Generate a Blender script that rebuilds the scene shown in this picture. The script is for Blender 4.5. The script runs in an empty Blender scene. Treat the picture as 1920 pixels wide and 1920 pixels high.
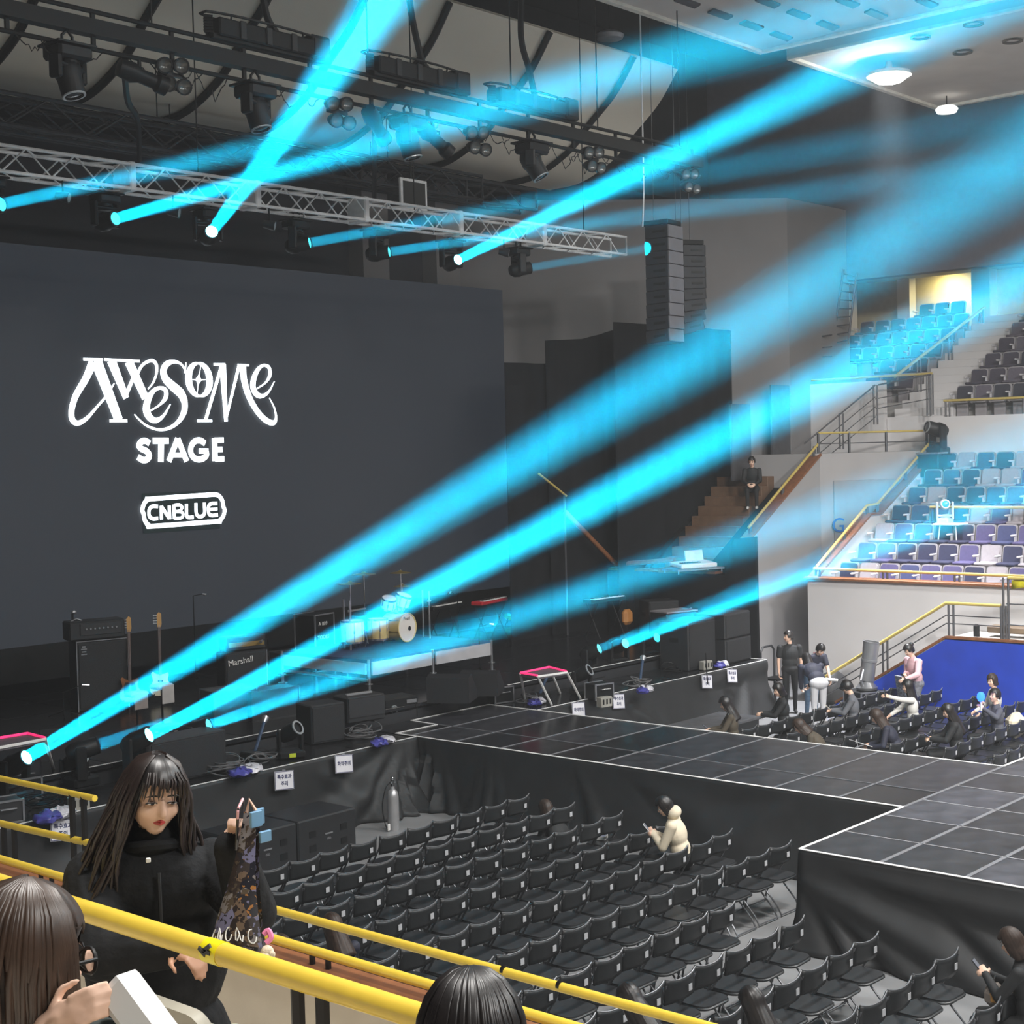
import bpy, bmesh, math, random
from mathutils import Vector, Matrix, noise
C = bpy.context.scene
COL = C.collection
PI = math.pi
R_ = math.radians
random.seed(7)

# ------------------------------------------------------------------ camera
F_PX, EYE = 2865.32, 5.6
YAW, PITCH, ROLL = 0.72222553, -0.03781709, -0.02563374
_f = Vector((math.cos(PITCH) * math.cos(YAW), math.cos(PITCH) * math.sin(YAW), math.sin(PITCH)))
_r = _f.cross(Vector((0, 0, 1))).normalized()
_u = _r.cross(_f)
_c, _s = math.cos(ROLL), math.sin(ROLL)
CR, CU = _c * _r + _s * _u, -_s * _r + _c * _u
cam_data = bpy.data.cameras.new('camera')
cam = bpy.data.objects.new('camera', cam_data)
COL.objects.link(cam)
cam.matrix_world = Matrix(((CR.x, CU.x, -_f.x, 0), (CR.y, CU.y, -_f.y, 0), (CR.z, CU.z, -_f.z, EYE), (0, 0, 0, 1)))
cam_data.sensor_fit = 'HORIZONTAL'
cam_data.sensor_width = 36
cam_data.lens = 36 * F_PX / 1920
cam_data.clip_start = 0.05
cam_data.clip_end = 200
C.camera = cam

# ------------------------------------------------------------------ world, exposure, render settings that belong to the scene
world = bpy.data.worlds.new('world')
C.world = world
world.use_nodes = True
world.node_tree.nodes['Background'].inputs[0].default_value = (0.75, 0.8, 1, 1)
world.node_tree.nodes['Background'].inputs[1].default_value = 0.015
C.view_settings.view_transform = 'Standard'
C.view_settings.look = 'None'
C.view_settings.exposure = 0.0
C.view_settings.gamma = 1.0
C.view_settings.use_curve_mapping = False
C.cycles.max_bounces = 5
C.cycles.diffuse_bounces = 3
C.cycles.glossy_bounces = 3
C.cycles.transmission_bounces = 4
C.cycles.volume_bounces = 0
C.cycles.transparent_max_bounces = 6
C.cycles.caustics_reflective = False
C.cycles.caustics_refractive = False
C.cycles.use_denoising = True
C.cycles.sample_clamp_indirect = 4.0
C.cycles.use_adaptive_sampling = True
C.cycles.adaptive_threshold = 0.03
C.cycles.adaptive_min_samples = 16

# ------------------------------------------------------------------ house lights of the hall (they hang above the audience, out of frame), and added wall fills
def area_light(name, loc, size, watts, color=(1, 0.97, 0.93), target=None, spread=180, disk=False):
    l = bpy.data.lights.new(name, 'AREA')
    l.shape = 'DISK' if disk else 'SQUARE'
    l.size = size
    l.energy = watts
    l.color = color
    l.spread = R_(spread)
    o = bpy.data.objects.new(name, l)
    COL.objects.link(o)
    a = Vector(loc)
    b = Vector(target) if target is not None else a - Vector((0, 0, 1))
    o.matrix_world = Matrix.Translation(a) @ (a - b).to_track_quat('Z', 'Y').to_matrix().to_4x4()
    return o
HOUSE = [((4, -5, 13.3), 900), ((4, 4, 13.3), 900), ((13, -4, 13.3), 1100), ((13, 4.5, 13.3), 1100), ((22, -4, 13.3), 1150), ((22, 5, 13.3), 1350),
         ((30, -3, 13.3), 420), ((30, 6, 13.3), 140)]
for _p, _w in HOUSE:
    area_light('house_light', _p, 2.2, _w)
for _p, _t, _w in (((8, -3, 13.3), (29, 9, 2), 480), ((12, -6, 13.3), (30, 12, 2), 480)):  # added fill lamps, unseen, to brighten the front wall of the stand
    area_light('stand_wall_fill', _p, 1.2, _w, target=_t, spread=70)

# ------------------------------------------------------------------ a pixel of the 1920 frame as a point on a real plane of the hall
def ray(px, py):
    return CR * ((px - 960) / F_PX) - CU * ((py - 960) / F_PX) + _f
def on_z(px, py, z):
    d = ray(px, py)
    return Vector((0, 0, EYE)) + d * ((z - EYE) / d.z)
def on_x(px, py, x):
    d = ray(px, py)
    return Vector((0, 0, EYE)) + d * (x / d.x)
def on_y(px, py, y):
    d = ray(px, py)
    return Vector((0, 0, EYE)) + d * (y / d.y)
def at_depth(px, py, dist):
    return Vector((0, 0, EYE)) + ray(px, py) * dist

# ------------------------------------------------------------------ materials
def lin(r, g, b):
    def f(c):
        c /= 255
        return c / 12.92 if c <= 0.04045 else ((c + 0.055) / 1.055) ** 2.4
    return (f(r), f(g), f(b))
MATS = {}
def mat(name, rgb, rough=0.6, metal=0.0, emit=None, strength=0.0, vary=0.12, scale=6.0, bump=0.0, spec=0.5, coat=0.0):
    """procedural surface: base colour varied by a noise, optional fine bump"""
    if name in MATS:
        return MATS[name]
    m = bpy.data.materials.new(name)
    m.use_nodes = True
    nt = m.node_tree
    b = nt.nodes['Principled BSDF']
    c = lin(*rgb)
    b.inputs['Roughness'].default_value = rough
    b.inputs['Metallic'].default_value = metal
    b.inputs['Specular IOR Level'].default_value = spec
    b.inputs['Coat Weight'].default_value = coat
    b.inputs['Base Color'].default_value = (*c, 1)
    if vary > 0 or bump > 0:
        tc = nt.nodes.new('ShaderNodeTexCoord')
        nz = nt.nodes.new('ShaderNodeTexNoise')
        nz.inputs['Scale'].default_value = scale
        nz.inputs['Detail'].default_value = 4
        nt.links.new(tc.outputs['Object'], nz.inputs['Vector'])
        if vary > 0:
            rp = nt.nodes.new('ShaderNodeValToRGB')
            rp.color_ramp.elements[0].position = 0.3
            rp.color_ramp.elements[1].position = 0.7
            rp.color_ramp.elements[0].color = (*[x * (1 - vary) for x in c], 1)
            rp.color_ramp.elements[1].color = (*[min(1, x * (1 + vary)) for x in c], 1)
            nt.links.new(nz.outputs['Fac'], rp.inputs['Fac'])
            nt.links.new(rp.outputs['Color'], b.inputs['Base Color'])
        if bump > 0:
            bp = nt.nodes.new('ShaderNodeBump')
            bp.inputs['Strength'].default_value = bump
            bp.inputs['Distance'].default_value = 0.02
            nt.links.new(nz.outputs['Fac'], bp.inputs['Height'])
            nt.links.new(bp.outputs['Normal'], b.inputs['Normal'])
    if emit is not None:
        b.inputs['Emission Color'].default_value = (*lin(*emit), 1)
        b.inputs['Emission Strength'].default_value = strength
    MATS[name] = m
    return m

# ------------------------------------------------------------------ mesh builder
class MB:
    def __init__(self):
        self.v, self.f, self.m = [], [], []
    def add(self, vs, fs, m=0, M=None):
        k = len(self.v)
        self.v += [tuple(M @ Vector(p)) if M is not None else tuple(p) for p in vs]
        self.f += [tuple(k + i for i in f) for f in fs]
        self.m += [m] * len(fs)
        return self
    def box(self, c, s, M=None, m=0, bev=0.0):
        x, y, z = s[0] / 2, s[1] / 2, s[2] / 2
        T = Matrix.Translation(c)
        T = (M @ T) if M is not None else T
        b = min(bev, x * 0.9, y * 0.9, z * 0.9)
        if b <= 0:
            vs = [(sx * x, sy * y, sz * z) for sz in (-1, 1) for sy in (-1, 1) for sx in (-1, 1)]
            return self.add(vs, [(0, 2, 3, 1), (4, 5, 7, 6), (0, 1, 5, 4), (2, 6, 7, 3), (0, 4, 6, 2), (1, 3, 7, 5)], m, T)
        vs, idx = [], {}
        for sx in (-1, 1):
            for sy in (-1, 1):
                for sz in (-1, 1):
                    for a in range(3):
                        p = [sx * (x - b), sy * (y - b), sz * (z - b)]
                        p[a] += (sx, sy, sz)[a] * b
                        idx[(sx, sy, sz, a)] = len(vs)
                        vs.append(tuple(p))
        fs = []
        for a in range(3):
            o = [i for i in range(3) if i != a]
            for s1 in (-1, 1):
                q = []
                for u, w in ((-1, -1), (1, -1), (1, 1), (-1, 1)):
                    k = [0, 0, 0]; k[a] = s1; k[o[0]] = u; k[o[1]] = w
                    q.append(idx[(*k, a)])
                flip = (s1 < 0) != (a == 1)
                fs.append(tuple(reversed(q)) if flip else tuple(q))
        for a in range(3):
            o = [i for i in range(3) if i != a]
            for u in (-1, 1):
                for w in (-1, 1):
                    k0 = [0, 0, 0]; k0[o[0]] = u; k0[o[1]] = w; k0[a] = -1
                    k1 = list(k0); k1[a] = 1
                    q = (idx[(*k0, o[0])], idx[(*k1, o[0])], idx[(*k1, o[1])], idx[(*k0, o[1])])
                    fs.append(q)
        for sx in (-1, 1):
            for sy in (-1, 1):
                for sz in (-1, 1):
                    fs.append((idx[(sx, sy, sz, 0)], idx[(sx, sy, sz, 1)], idx[(sx, sy, sz, 2)]))
        return self.add(vs, fs, m, T)
    def tube(self, pts, r, n=8, closed=False, m=0, M=None, caps=True):
        pts = [Vector(p) for p in pts]
        N = len(pts)
        rs = list(r) if isinstance(r, (list, tuple)) else [r] * N
        vs, fs = [], []
        ref = None
        for i, p in enumerate(pts):
            if closed:
                t = pts[(i + 1) % N] - pts[i - 1]
            else:
                t = pts[min(i + 1, N - 1)] - pts[max(i - 1, 0)]
            t = t.normalized() if t.length > 1e-9 else Vector((0, 0, 1))
            if ref is None:
                ref = Vector((0, 0, 1)) if abs(t.z) < 0.9 else Vector((1, 0, 0))
            a = (ref - t * ref.dot(t))
            if a.length < 1e-6:
                a = t.orthogonal()
            a.normalize()
            ref = a
            b = t.cross(a)
            for k in range(n):
                w = 2 * PI * k / n
                vs.append(p + (a * math.cos(w) + b * math.sin(w)) * rs[i])
        for i in range(N if closed else N - 1):
            j = (i + 1) % N
            for k in range(n):
                l = (k + 1) % n
                fs.append((i * n + k, i * n + l, j * n + l, j * n + k))
        if caps and not closed:
            fs.append(tuple(reversed(range(n))))
            fs.append(tuple((N - 1) * n + k for k in range(n)))
        return self.add(vs, fs, m, M)
    def cyl(self, a, b, r0, r1=None, n=12, m=0, M=None, caps=True):
        return self.tube([a, b], [r0, r0 if r1 is None else r1], n, False, m, M, caps)
    def lathe(self, prof, n=16, M=None, m=0):
        """profile [(r, z)] turned about local z; ends at r=0 close"""
        vs, fs, rings = [], [], []
        for r, z in prof:
            if r < 1e-6:
                rings.append([len(vs)]); vs.append((0, 0, z))
            else:
                rings.append(list(range(len(vs), len(vs) + n)))
                vs += [(r * math.cos(2 * PI * k / n), r * math.sin(2 * PI * k / n), z) for k in range(n)]
        for A, B in zip(rings, rings[1:]):
            if len(A) == 1 and len(B) == 1:
                continue
            for k in range(n):
                l = (k + 1) % n
                if len(A) == 1:
                    fs.append((A[0], B[l], B[k]))
                elif len(B) == 1:
                    fs.append((A[k], A[l], B[0]))
                else:
                    fs.append((A[k], A[l], B[l], B[k]))
        return self.add(vs, fs, m, M)
    def ball(self, c, r, nu=12, nv=8, m=0, M=None):
        if not isinstance(r, (tuple, list)):
            r = (r, r, r)
        T = Matrix.Translation(c) @ Matrix.Diagonal((*r, 1))
        T = (M @ T) if M is not None else T
        return self.lathe([(math.sin(PI * j / nv) if 0 < j < nv else 0, -math.cos(PI * j / nv)) for j in range(nv + 1)], nu, T, m)
    def prism(self, poly, z0, z1, m=0, M=None):
        n = len(poly)
        vs = [(x, y, z0) for x, y in poly] + [(x, y, z1) for x, y in poly]
        fs = [tuple(reversed(range(n))), tuple(range(n, 2 * n))] + [(i, (i + 1) % n, n + (i + 1) % n, n + i) for i in range(n)]
        return self.add(vs, fs, m, M)
    def quad(self, a, b, c, d, m=0):
        return self.add([a, b, c, d], [(0, 1, 2, 3)], m)
    def grid(self, fn, nu, nv, m=0, closed_u=False):
        vs = [fn(i / (nu if closed_u else nu - 1), j / (nv - 1)) for j in range(nv) for i in range(nu)]
        fs = []
        for j in range(nv - 1):
            for i in range(nu if closed_u else nu - 1):
                k = (i + 1) % nu
                fs.append((j * nu + i, j * nu + k, (j + 1) * nu + k, (j + 1) * nu + i))
        return self.add(vs, fs, m)
    def mesh(self, name, mats, smooth=35):
        me = bpy.data.meshes.new(name)
        me.from_pydata(self.v, [], self.f)
        for x in (mats if isinstance(mats, (list, tuple)) else [mats]):
            me.materials.append(x)
        me.polygons.foreach_set('material_index', self.m)
        bm = bmesh.new(); bm.from_mesh(me)
        bmesh.ops.recalc_face_normals(bm, faces=bm.faces)
        bm.to_mesh(me); bm.free()
        if smooth:
            me.polygons.foreach_set('use_smooth', [True] * len(me.polygons))
            me.set_sharp_from_angle(angle=R_(smooth))
        me.update()
        return me
    def build(self, name, mats, parent=None, smooth=35, loc=None, rot=None):
        o = bpy.data.objects.new(name, self.mesh(name, mats, smooth))
        COL.objects.link(o)
        if parent is not None:
            o.parent = parent
        if loc is not None:
            o.location = loc
        if rot is not None:
            o.rotation_euler = rot
        return o

def put(name, me, parent=None, loc=None, M=None):
    o = bpy.data.objects.new(name, me)
    COL.objects.link(o)
    if parent is not None:
        o.parent = parent
    if M is not None:
        o.matrix_local = M
    elif loc is not None:
        o.location = loc
    return o
def tag(o, label, cat, group=None):
    o['label'] = label
    o['category'] = cat
    if group:
        o['group'] = group
    return o
def thing(name, label, cat, loc=(0, 0, 0), rz=0.0, group=None):
    o = bpy.data.objects.new(name, None)
    o.empty_display_size = 0.2
    COL.objects.link(o)
    o.location = loc
    o.rotation_euler = (0, 0, rz)
    return tag(o, label, cat, group)
def structure(o):
    o['kind'] = 'structure'
    return o
def stuff(o):
    o['kind'] = 'stuff'
    return o
KIDS = {}
def dup(root, loc, rz=None, label=None, group=None):
    """a copy of a thing with copies of its parts and their sub-parts"""
    r = root.copy()
    COL.objects.link(r)
    r.location = loc
    if rz is not None:
        r.rotation_euler = (0, 0, rz)
    if label:
        r['label'] = label
    if group:
        r['group'] = group
    if root.name not in KIDS:
        KIDS[root.name] = [(ch, list(ch.children)) for ch in root.children]
    for ch, gg in KIDS[root.name]:
        c = ch.copy(); COL.objects.link(c); c.parent = r
        for g in gg:
            d = g.copy(); COL.objects.link(d); d.parent = c
    return r
ORD = 'zeroth first second third fourth fifth sixth seventh eighth ninth tenth eleventh twelfth thirteenth fourteenth fifteenth sixteenth seventeenth eighteenth nineteenth twentieth'.split()
def spline(pts, n=8):
    """Catmull-Rom through points of any dimension"""
    P = [Vector(p) for p in pts]
    P = [P[0] * 2 - P[1]] + P + [P[-1] * 2 - P[-2]]
    out = []
    for i in range(1, len(P) - 2):
        a, b, c, d = P[i - 1:i + 3]
        for k in range(n):
            t = k / n
            out.append(0.5 * ((2 * b) + (c - a) * t + (2 * a - 5 * b + 4 * c - d) * t * t + (3 * b - a - 3 * c + d) * t ** 3))
    out.append(P[-2])
    return out
def text_mesh(txt, size, mat_, depth=0.002, font=None, align='CENTER', bold=0.0):
    cu = bpy.data.curves.new('lettering', 'FONT')
    cu.body = txt
    cu.size = size
    cu.extrude = depth
    cu.offset = bold
    cu.align_x = align
    cu.align_y = 'CENTER'
    cu.resolution_u = 3
    if font is not None:
        cu.font = font
    o = bpy.data.objects.new('lettering', cu)
    COL.objects.link(o)
    dg = bpy.context.evaluated_depsgraph_get()
    me = bpy.data.meshes.new_from_object(o.evaluated_get(dg))
    bpy.data.objects.remove(o)
    bpy.data.curves.remove(cu)
    me.materials.clear()
    me.materials.append(mat_)
    return me

# shared materials
BLACK = mat('black_plastic', (20, 21, 23), 0.5, vary=0.15, spec=.35)
BLACKM = mat('black_metal', (16, 16, 18), 0.5, vary=0.1, spec=.25)
DKGREY = mat('dark_grey_paint', (44, 45, 48), 0.5)
CLOTH = mat('black_cloth', (34, 35, 37), 0.62, vary=0.2, scale=3, bump=0.05, spec=0.5)
DRAPE = mat('black_drape', (24, 25, 28), 0.9, vary=0.15, scale=2, spec=0.2)
ALU = mat('brushed_aluminium', (200, 202, 205), 0.32, 0.9, vary=0.08, scale=20)
CHROME = mat('chrome', (210, 212, 215), 0.2, 1.0, vary=0)
YELLOW = mat('yellow_rail_paint', (240, 206, 74), 0.38, vary=0.05, scale=14, bump=0.03, coat=0.2)
YELLOWD = mat('yellow_rail_paint_dull', (196, 174, 98), 0.4, vary=0.05, scale=8)
WALLP = mat('passage_wall_paint', (166, 164, 165), 0.85, vary=0.05, scale=1.0)
WALLW = mat('white_wall_paint', (210, 208, 209), 0.85, vary=0.04, scale=1.2)
WALLG = mat('grey_wall_paint', (128, 126, 127), 0.9, vary=0.06, scale=0.8)
WALLD = mat('unlit_wall_grey', (62, 63, 68), 0.9, vary=0.08, scale=0.6)
CEILD = mat('black_ceiling_paint', (30, 31, 36), 0.95, vary=0.1)
PANELC = mat('ceiling_panel_paint', (206, 202, 198), 0.8, vary=0.05, scale=1.5)
WOOD = mat('brown_wood_trim', (132, 84, 52), 0.5, vary=0.2, scale=9)
WHITE = mat('white_paint', (228, 228, 226), 0.5, vary=0.03)
TAPE = mat('white_edge_tape', (236, 236, 236), 0.5, vary=0.04)
GTAPE = mat('grey_seam_tape', (120, 121, 126), 0.6, vary=0.1)
BLUEC = mat('blue_cloth', (26, 62, 178), 0.7, vary=0.12, scale=2.5, bump=0.04)
# ================================================================== SETTING
ZS, ZM = 1.1, 1.35         # apron / runway height, main stage height
XW, LEDGE = 29.4, 2.7      # front wall of the stand across the floor, its ledge

# floor
floor_m = mat('grey_vinyl_floor', (146, 147, 149), 0.32, vary=0.14, scale=1.4, bump=0.02)
structure(MB().box((17, 11, -0.1), (40, 40, 0.2)).build('floor', floor_m, smooth=0))
# back wall with pillars, its unlit shade put in as a darker grey
wb = structure(MB().box((19, 27.25, 8), (38, 0.3, 16.4)).build('wall_back', WALLD, smooth=0))
for px in (690, 825, 967):
    p = on_y(px, 510, 26.9)
    MB().box((p.x, 26.85, 8), (1.25 if px > 900 else 0.85, 0.5, 16)).build('pillar', WALLG, wb, smooth=0)
# faceted grey side wall: a slanting face and a face parallel to the stage
wa = MB()
corner = Vector((34.9, 20.95)); far = Vector((28.3, 27.2))
wa.prism([(far.x, far.y), (corner.x, corner.y), (38.1, 20.95), (38.1, 21.25), (35.05, 21.25), (28.5, 27.5)], 0, 12.08)
structure(wa.build('wall_side', WALLG, smooth=0))
# bulkhead over the upper stand
structure(MB().box((38.2, 8, 13.4), (0.4, 40, 6.5)).build('wall_bulkhead', mat('bulkhead_paint', (96, 97, 106), 0.9, vary=0.05), smooth=0))
structure(MB().box((40.3, 8, 10.6), (4.0, 40, 0.16)).build('ceiling_gallery', WALLG, smooth=0))
structure(MB().box((42.9, 8, 9.5), (0.3, 40, 8)).build('wall_gallery', mat('gallery_wall_paint', (196, 186, 150), 0.9, vary=0.05), smooth=0))
pill = thing('pillar', 'white square pillar at the top of the aisle, under the dark bulkhead', 'pillar')
pill['kind'] = 'structure'
MB().box((42.0, 18.78, 9.9), (0.5, 0.55, 2.6)).build('shaft', WALLW, pill, smooth=0)
pill = thing('pillar', 'white pillar with a yellow-lit wall beside it, behind the upper seats', 'pillar')
pill['kind'] = 'structure'
MB().box((42.4, 21.4, 9.9), (0.4, 0.4, 2.6)).build('shaft', WALLW, pill, smooth=0)
pill = thing('pillar', 'pale pillar behind the wall ladder at the end of the upper seats', 'pillar')
pill['kind'] = 'structure'
MB().box((41.0, 22.75, 8.6), (0.6, 0.6, 3.9)).build('shaft', WALLW, pill, smooth=0)
for yy in (20.1, 16.3, 12.6):
    area_light('gallery_light', (42.2, yy, 10.45), 0.25, 38, (1, 0.86, 0.42), target=(42.65, yy, 9.3))
# black ceiling
structure(MB().box((20, 10, 16.6), (48, 44, 0.3)).build('ceiling', CEILD, smooth=0))

# suspended ceiling panels
def ceiling_panel(name, label, x0, x1, y0, y1, z, t=0.22):
    o = thing(name, label, 'ceiling panel', ((x0 + x1) / 2, (y0 + y1) / 2, z))
    o['kind'] = 'structure'
    sx, sy = x1 - x0, y1 - y0
    MB().box((0, 0, t / 2), (sx, sy, t)).build('board', PANELC, o, smooth=0)
    e = MB()
    for a, b, c in (((-sx / 2 + .06, 0, -.03), (.12, sy, .06), 0), ((sx / 2 - .06, 0, -.03), (.12, sy, .06), 0), ((0, sy / 2 - .06, -.03), (sx - .24, .12, .06), 0)):
        e.box(a, b)
    e.build('edge_trim', mat('panel_trim', (226, 224, 214), 0.7), o, smooth=0)
    return o
ZP = 13.5
c2 = on_z(1475, 107, ZP)
p2 = ceiling_panel('ceiling_panel', 'pale hung ceiling panel that carries the bright lamp', c2.x, 34.0, 4.0, c2.y, ZP)
c1 = on_z(1425, 97, ZP)
p1 = ceiling_panel('ceiling_panel', 'pale hung ceiling panel with slotted vents beside the curved reflector', 12.0, c1.x, 6.0, c1.y, ZP)
slot = MB()
slot.prism([(-.32, -.1), (.32, -.1), (.42, .1), (-.22, .1)], -0.03, 0.01)
slot_me = slot.mesh('vent_slot', mat('vent_dark', (70, 70, 76), 0.8), 0)
for r in range(5):
    for k in range(9):
        put('vent_slot', slot_me, p1, (c1.x - 0.8 - 1.05 * k - (c1.x + 12) / 2, c1.y - 0.95 - 1.0 * r - (6 + c1.y) / 2, -0.005))
cup = MB().lathe([(0, 0.05), (.14, 0.05), (.16, -.02), (.2, -.02), (.2, 0.0)], 14)
cup_me = cup.mesh('recessed_lamp', mat('recess_dark', (88, 80, 74), 0.7), 30)
for px, py in ((1726, 69), (1805, 97), (1825, 44), (1899, 76)):
    q = on_z(px, py, ZP - .01)
    put('recessed_lamp', cup_me, p2, (q.x - p2.location.x, q.y - p2.location.y, -.02))
# the lit lamp under the panel
q = on_z(1667, 141, ZP - 0.28)
lamp = thing('ceiling_lamp', 'glowing round lamp under the pale ceiling panel', 'lamp', q)
MB().lathe([(0, .28), (.06, .28), (.08, .12), (.44, .05), (.46, -.02), (.43, -.02)], 20).build('housing', WHITE, lamp)
MB().lathe([(0, -.18), (.26, -.14), (.4, -.04), (.43, 0)], 20).build('lamp_glass', mat('lamp_glow', (255, 250, 236), 0.4, emit=(255, 249, 232), strength=60, vary=0), lamp)
area_light('lamp_beam', q + Vector((0, 0, -.2)), 0.6, 360, (0.94, 0.95, 1.0), spread=44, disk=True)
area_light('lamp_spill', q + Vector((-.15, 0, -.17)), 0.5, 60, (1, 0.97, 0.9), target=q + Vector((-1.5, 0.2, .3)), spread=170, disk=True)
q = on_z(1775, 213, 13.1)
dl = thing('downlight', 'small round white downlight below the dark ceiling', 'lamp', q)
MB().lathe([(0, .02), (.22, .02), (.26, .1), (.2, .16), (0, .16)], 18).build('lens', mat('lamp_soft', (245, 245, 240), 0.4, emit=(255, 252, 245), strength=1.1, vary=0), dl)
MB().cyl((0, 0, .16), (0, 0, .4), .015, n=6).build('hanger_rod', BLACKM, dl)
q = on_z(1143, 75, 14.5)
dl = thing('downlight', 'round unlit downlight hanging above the curved reflector', 'lamp', q)
MB().lathe([(0, .02), (.28, .02), (.32, .1), (.24, .16), (0, .16)], 18).build('lens', mat('lamp_off', (150, 152, 158), 0.4), dl)
MB().cyl((0, 0, .16), (0, 0, 2.0), .015, n=6).build('hanger_rod', BLACKM, dl)

# curved reflector over the stage with dark ribs
XE = 29.0
prof = [on_x(px, py, XE) for px, py in ((1270, 130), (1235, 195), (1190, 250), (1150, 300), (1090, 342), (1030, 357))]
prof = [(p.y, p.z) for p in prof]
prof = [(prof[0][0] - .02, prof[0][1])] + prof[1:]
rf = thing('ceiling_reflector', 'big curved pale acoustic shell with dark ribs over the stage', 'ceiling panel', (0, 0, 0))
rf['kind'] = 'structure'
sp = [Vector((0, y, z)) for y, z in prof]
sp = spline([(p.y, p.z) for p in sp], 6)
g = MB()
g.grid(lambda u, v: (2.0 + (XE - 2.0) * u, sp[int(round(v * (len(sp) - 1)))].x, sp[int(round(v * (len(sp) - 1)))].y), 12, len(sp))
off = []
for i, p in enumerate(sp):
    t = (sp[min(i + 1, len(sp) - 1)] - sp[max(i - 1, 0)]).normalized()
    off.append(p + Vector((-t.y, t.x)) * 0.15)
g.grid(lambda u, v: (2.0 + (XE - 2.0) * u, off[int(round(v * (len(sp) - 1)))].x, off[int(round(v * (len(sp) - 1)))].y), 12, len(sp))
g.build('shell', mat('reflector_paint', (236, 231, 216), 0.85, vary=0.04, scale=0.7), rf, smooth=60)
ins = []
for i, p in enumerate(sp):
    t = (sp[min(i + 1, len(sp) - 1)] - sp[max(i - 1, 0)]).normalized()
    ins.append(p - Vector((-t.y, t.x)) * 0.06)
for px, py in ((1185, 105), (1028, 52), (840, 0)):
    xr = on_y(px, py, prof[0][0]).x
    MB().tube([(xr, p.x, p.y) for p in ins], 0.075, 6).build('rib', BLACKM, rf)
d = xr
for k in (1, 2, 3, 4, 5):
    MB().tube([(xr - 2.02 * k, p.x, p.y) for p in ins], 0.075, 6).build('rib', BLACKM, rf)
# black soffit behind the shell
structure(MB().box((18, 25.6, 14.4), (36, 3.0, 4.0)).build('ceiling_soffit', CEILD, smooth=0))

# ------------------------------------------------------------------ stage and runway
deck_m = mat('black_stage_deck', (34, 35, 38), 0.22, vary=0.35, scale=2.6, bump=0.02, spec=0.55)
deck_m2 = mat('worn_stage_deck', (74, 75, 82), 0.34, vary=0.45, scale=3.2, bump=0.03, spec=0.5)
deck_m3 = mat('scuffed_stage_deck', (52, 53, 58), 0.28, vary=0.45, scale=3.6, bump=0.03, spec=0.5)
def deck(name, rects, z, base_h, m, gapx=0.012):
    """a stage of separate panels on a dark core; each panel is a part"""
    x0 = min(r[0] for r in rects); x1 = max(r[1] for r in rects); y0 = min(r[2] for r in rects); y1 = max(r[3] for r in rects)
    o = bpy.data.objects.new(name, None); COL.objects.link(o); o.location = (0, 0, 0); structure(o)
    return o
def panels(o, xs, ys, z, ms, seams=True, sx=0.022, sy=0.012):
    rnd = random.Random(len(xs) * 31 + len(ys))
    for i in range(len(xs) - 1):
        for j in range(len(ys) - 1):
            w, d = xs[i + 1] - xs[i], ys[j + 1] - ys[j]
            key = ('panel', round(w, 3), round(d, 3), rnd.randrange(len(ms)))
            if key not in MESHES:
                MESHES[key] = MB().box((0, 0, -.03), (w - .014, d - .014, .06), bev=.004).mesh('deck_panel', ms[key[3]], 0)
            put('deck_panel', MESHES[key], o, ((xs[i] + xs[i + 1]) / 2, (ys[j] + ys[j + 1]) / 2, z + rnd.uniform(-.002, .002)))
MESHES = {}
def strip(o, name, a, b, w, m, t=0.006):
    a, b = Vector(a), Vector(b)
    d = (b - a); L = d.length
    M = Matrix.Translation((a + b) / 2) @ d.to_track_quat('X', 'Z').to_matrix().to_4x4()
    return MB().box((0, 0, t / 2), (L, w, t), M).build(name, m, o, smooth=0)
XR0, XR1 = 17.26, 20.22     # runway
YF, YB = 17.36, 18.5        # apron front, runway back edge
YT = 8.86                   # where the runway widens into the thrust
XT0, XT1 = 14.78, 22.7      # thrust
runway = deck('stage_runway', [(XR0, XR1, YT, YB)], ZS, ZS, deck_m)
runway['label'] = 'black panelled runway edged with white tape running out from the stage'
ys = [YB - .97 * k for k in range(11)]; ys[-1] = YT
panels(runway, [XR0, 18.24, XR1], ys[:6], ZS, [deck_m, deck_m, deck_m3])
panels(runway, [XR0, 18.24], ys[5:], ZS, [deck_m3, deck_m, deck_m3])
panels(runway, [18.24, XR1], ys[5:], ZS, [deck_m2, deck_m3, deck_m2])
xs = [XT0 + .99 * k for k in range(9)]
panels(runway, xs, [YT - .98 * k for k in range(8)][::-1], ZS, [deck_m2, deck_m3, deck_m3])
core = MB().box(((XR0 + XR1) / 2, (YT + YB) / 2, ZS / 2 - .04), (XR1 - XR0 - .05, YB - YT, ZS - .08)).box(((XT0 + XT1) / 2, YT - 3.45, ZS / 2 - .04), (XT1 - XT0 - .05, 6.8, ZS - .08))
core.build('understage', DKGREY, runway, smooth=0)
for y in ys[1:-1]:
    strip(runway, 'seam_tape', (XR0, y, ZS + .001), (XR1, y, ZS + .001), .03, GTAPE)
strip(runway, 'seam_tape', (18.24, YT, ZS + .001), (18.24, YB, ZS + .001), .014, GTAPE)
for k in range(0, 8):
    strip(runway, 'seam_tape', (XT0, YT - .98 * k, ZS + .001), (XT1, YT - .98 * k, ZS + .001), .05 if k else .045, GTAPE)
for x in xs[1:-1]:
    strip(runway, 'seam_tape', (x, YT - 6.86, ZS + .001), (x, YT, ZS + .001), .013, mat('pale_seam_tape', (168, 169, 174), .6))
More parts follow.
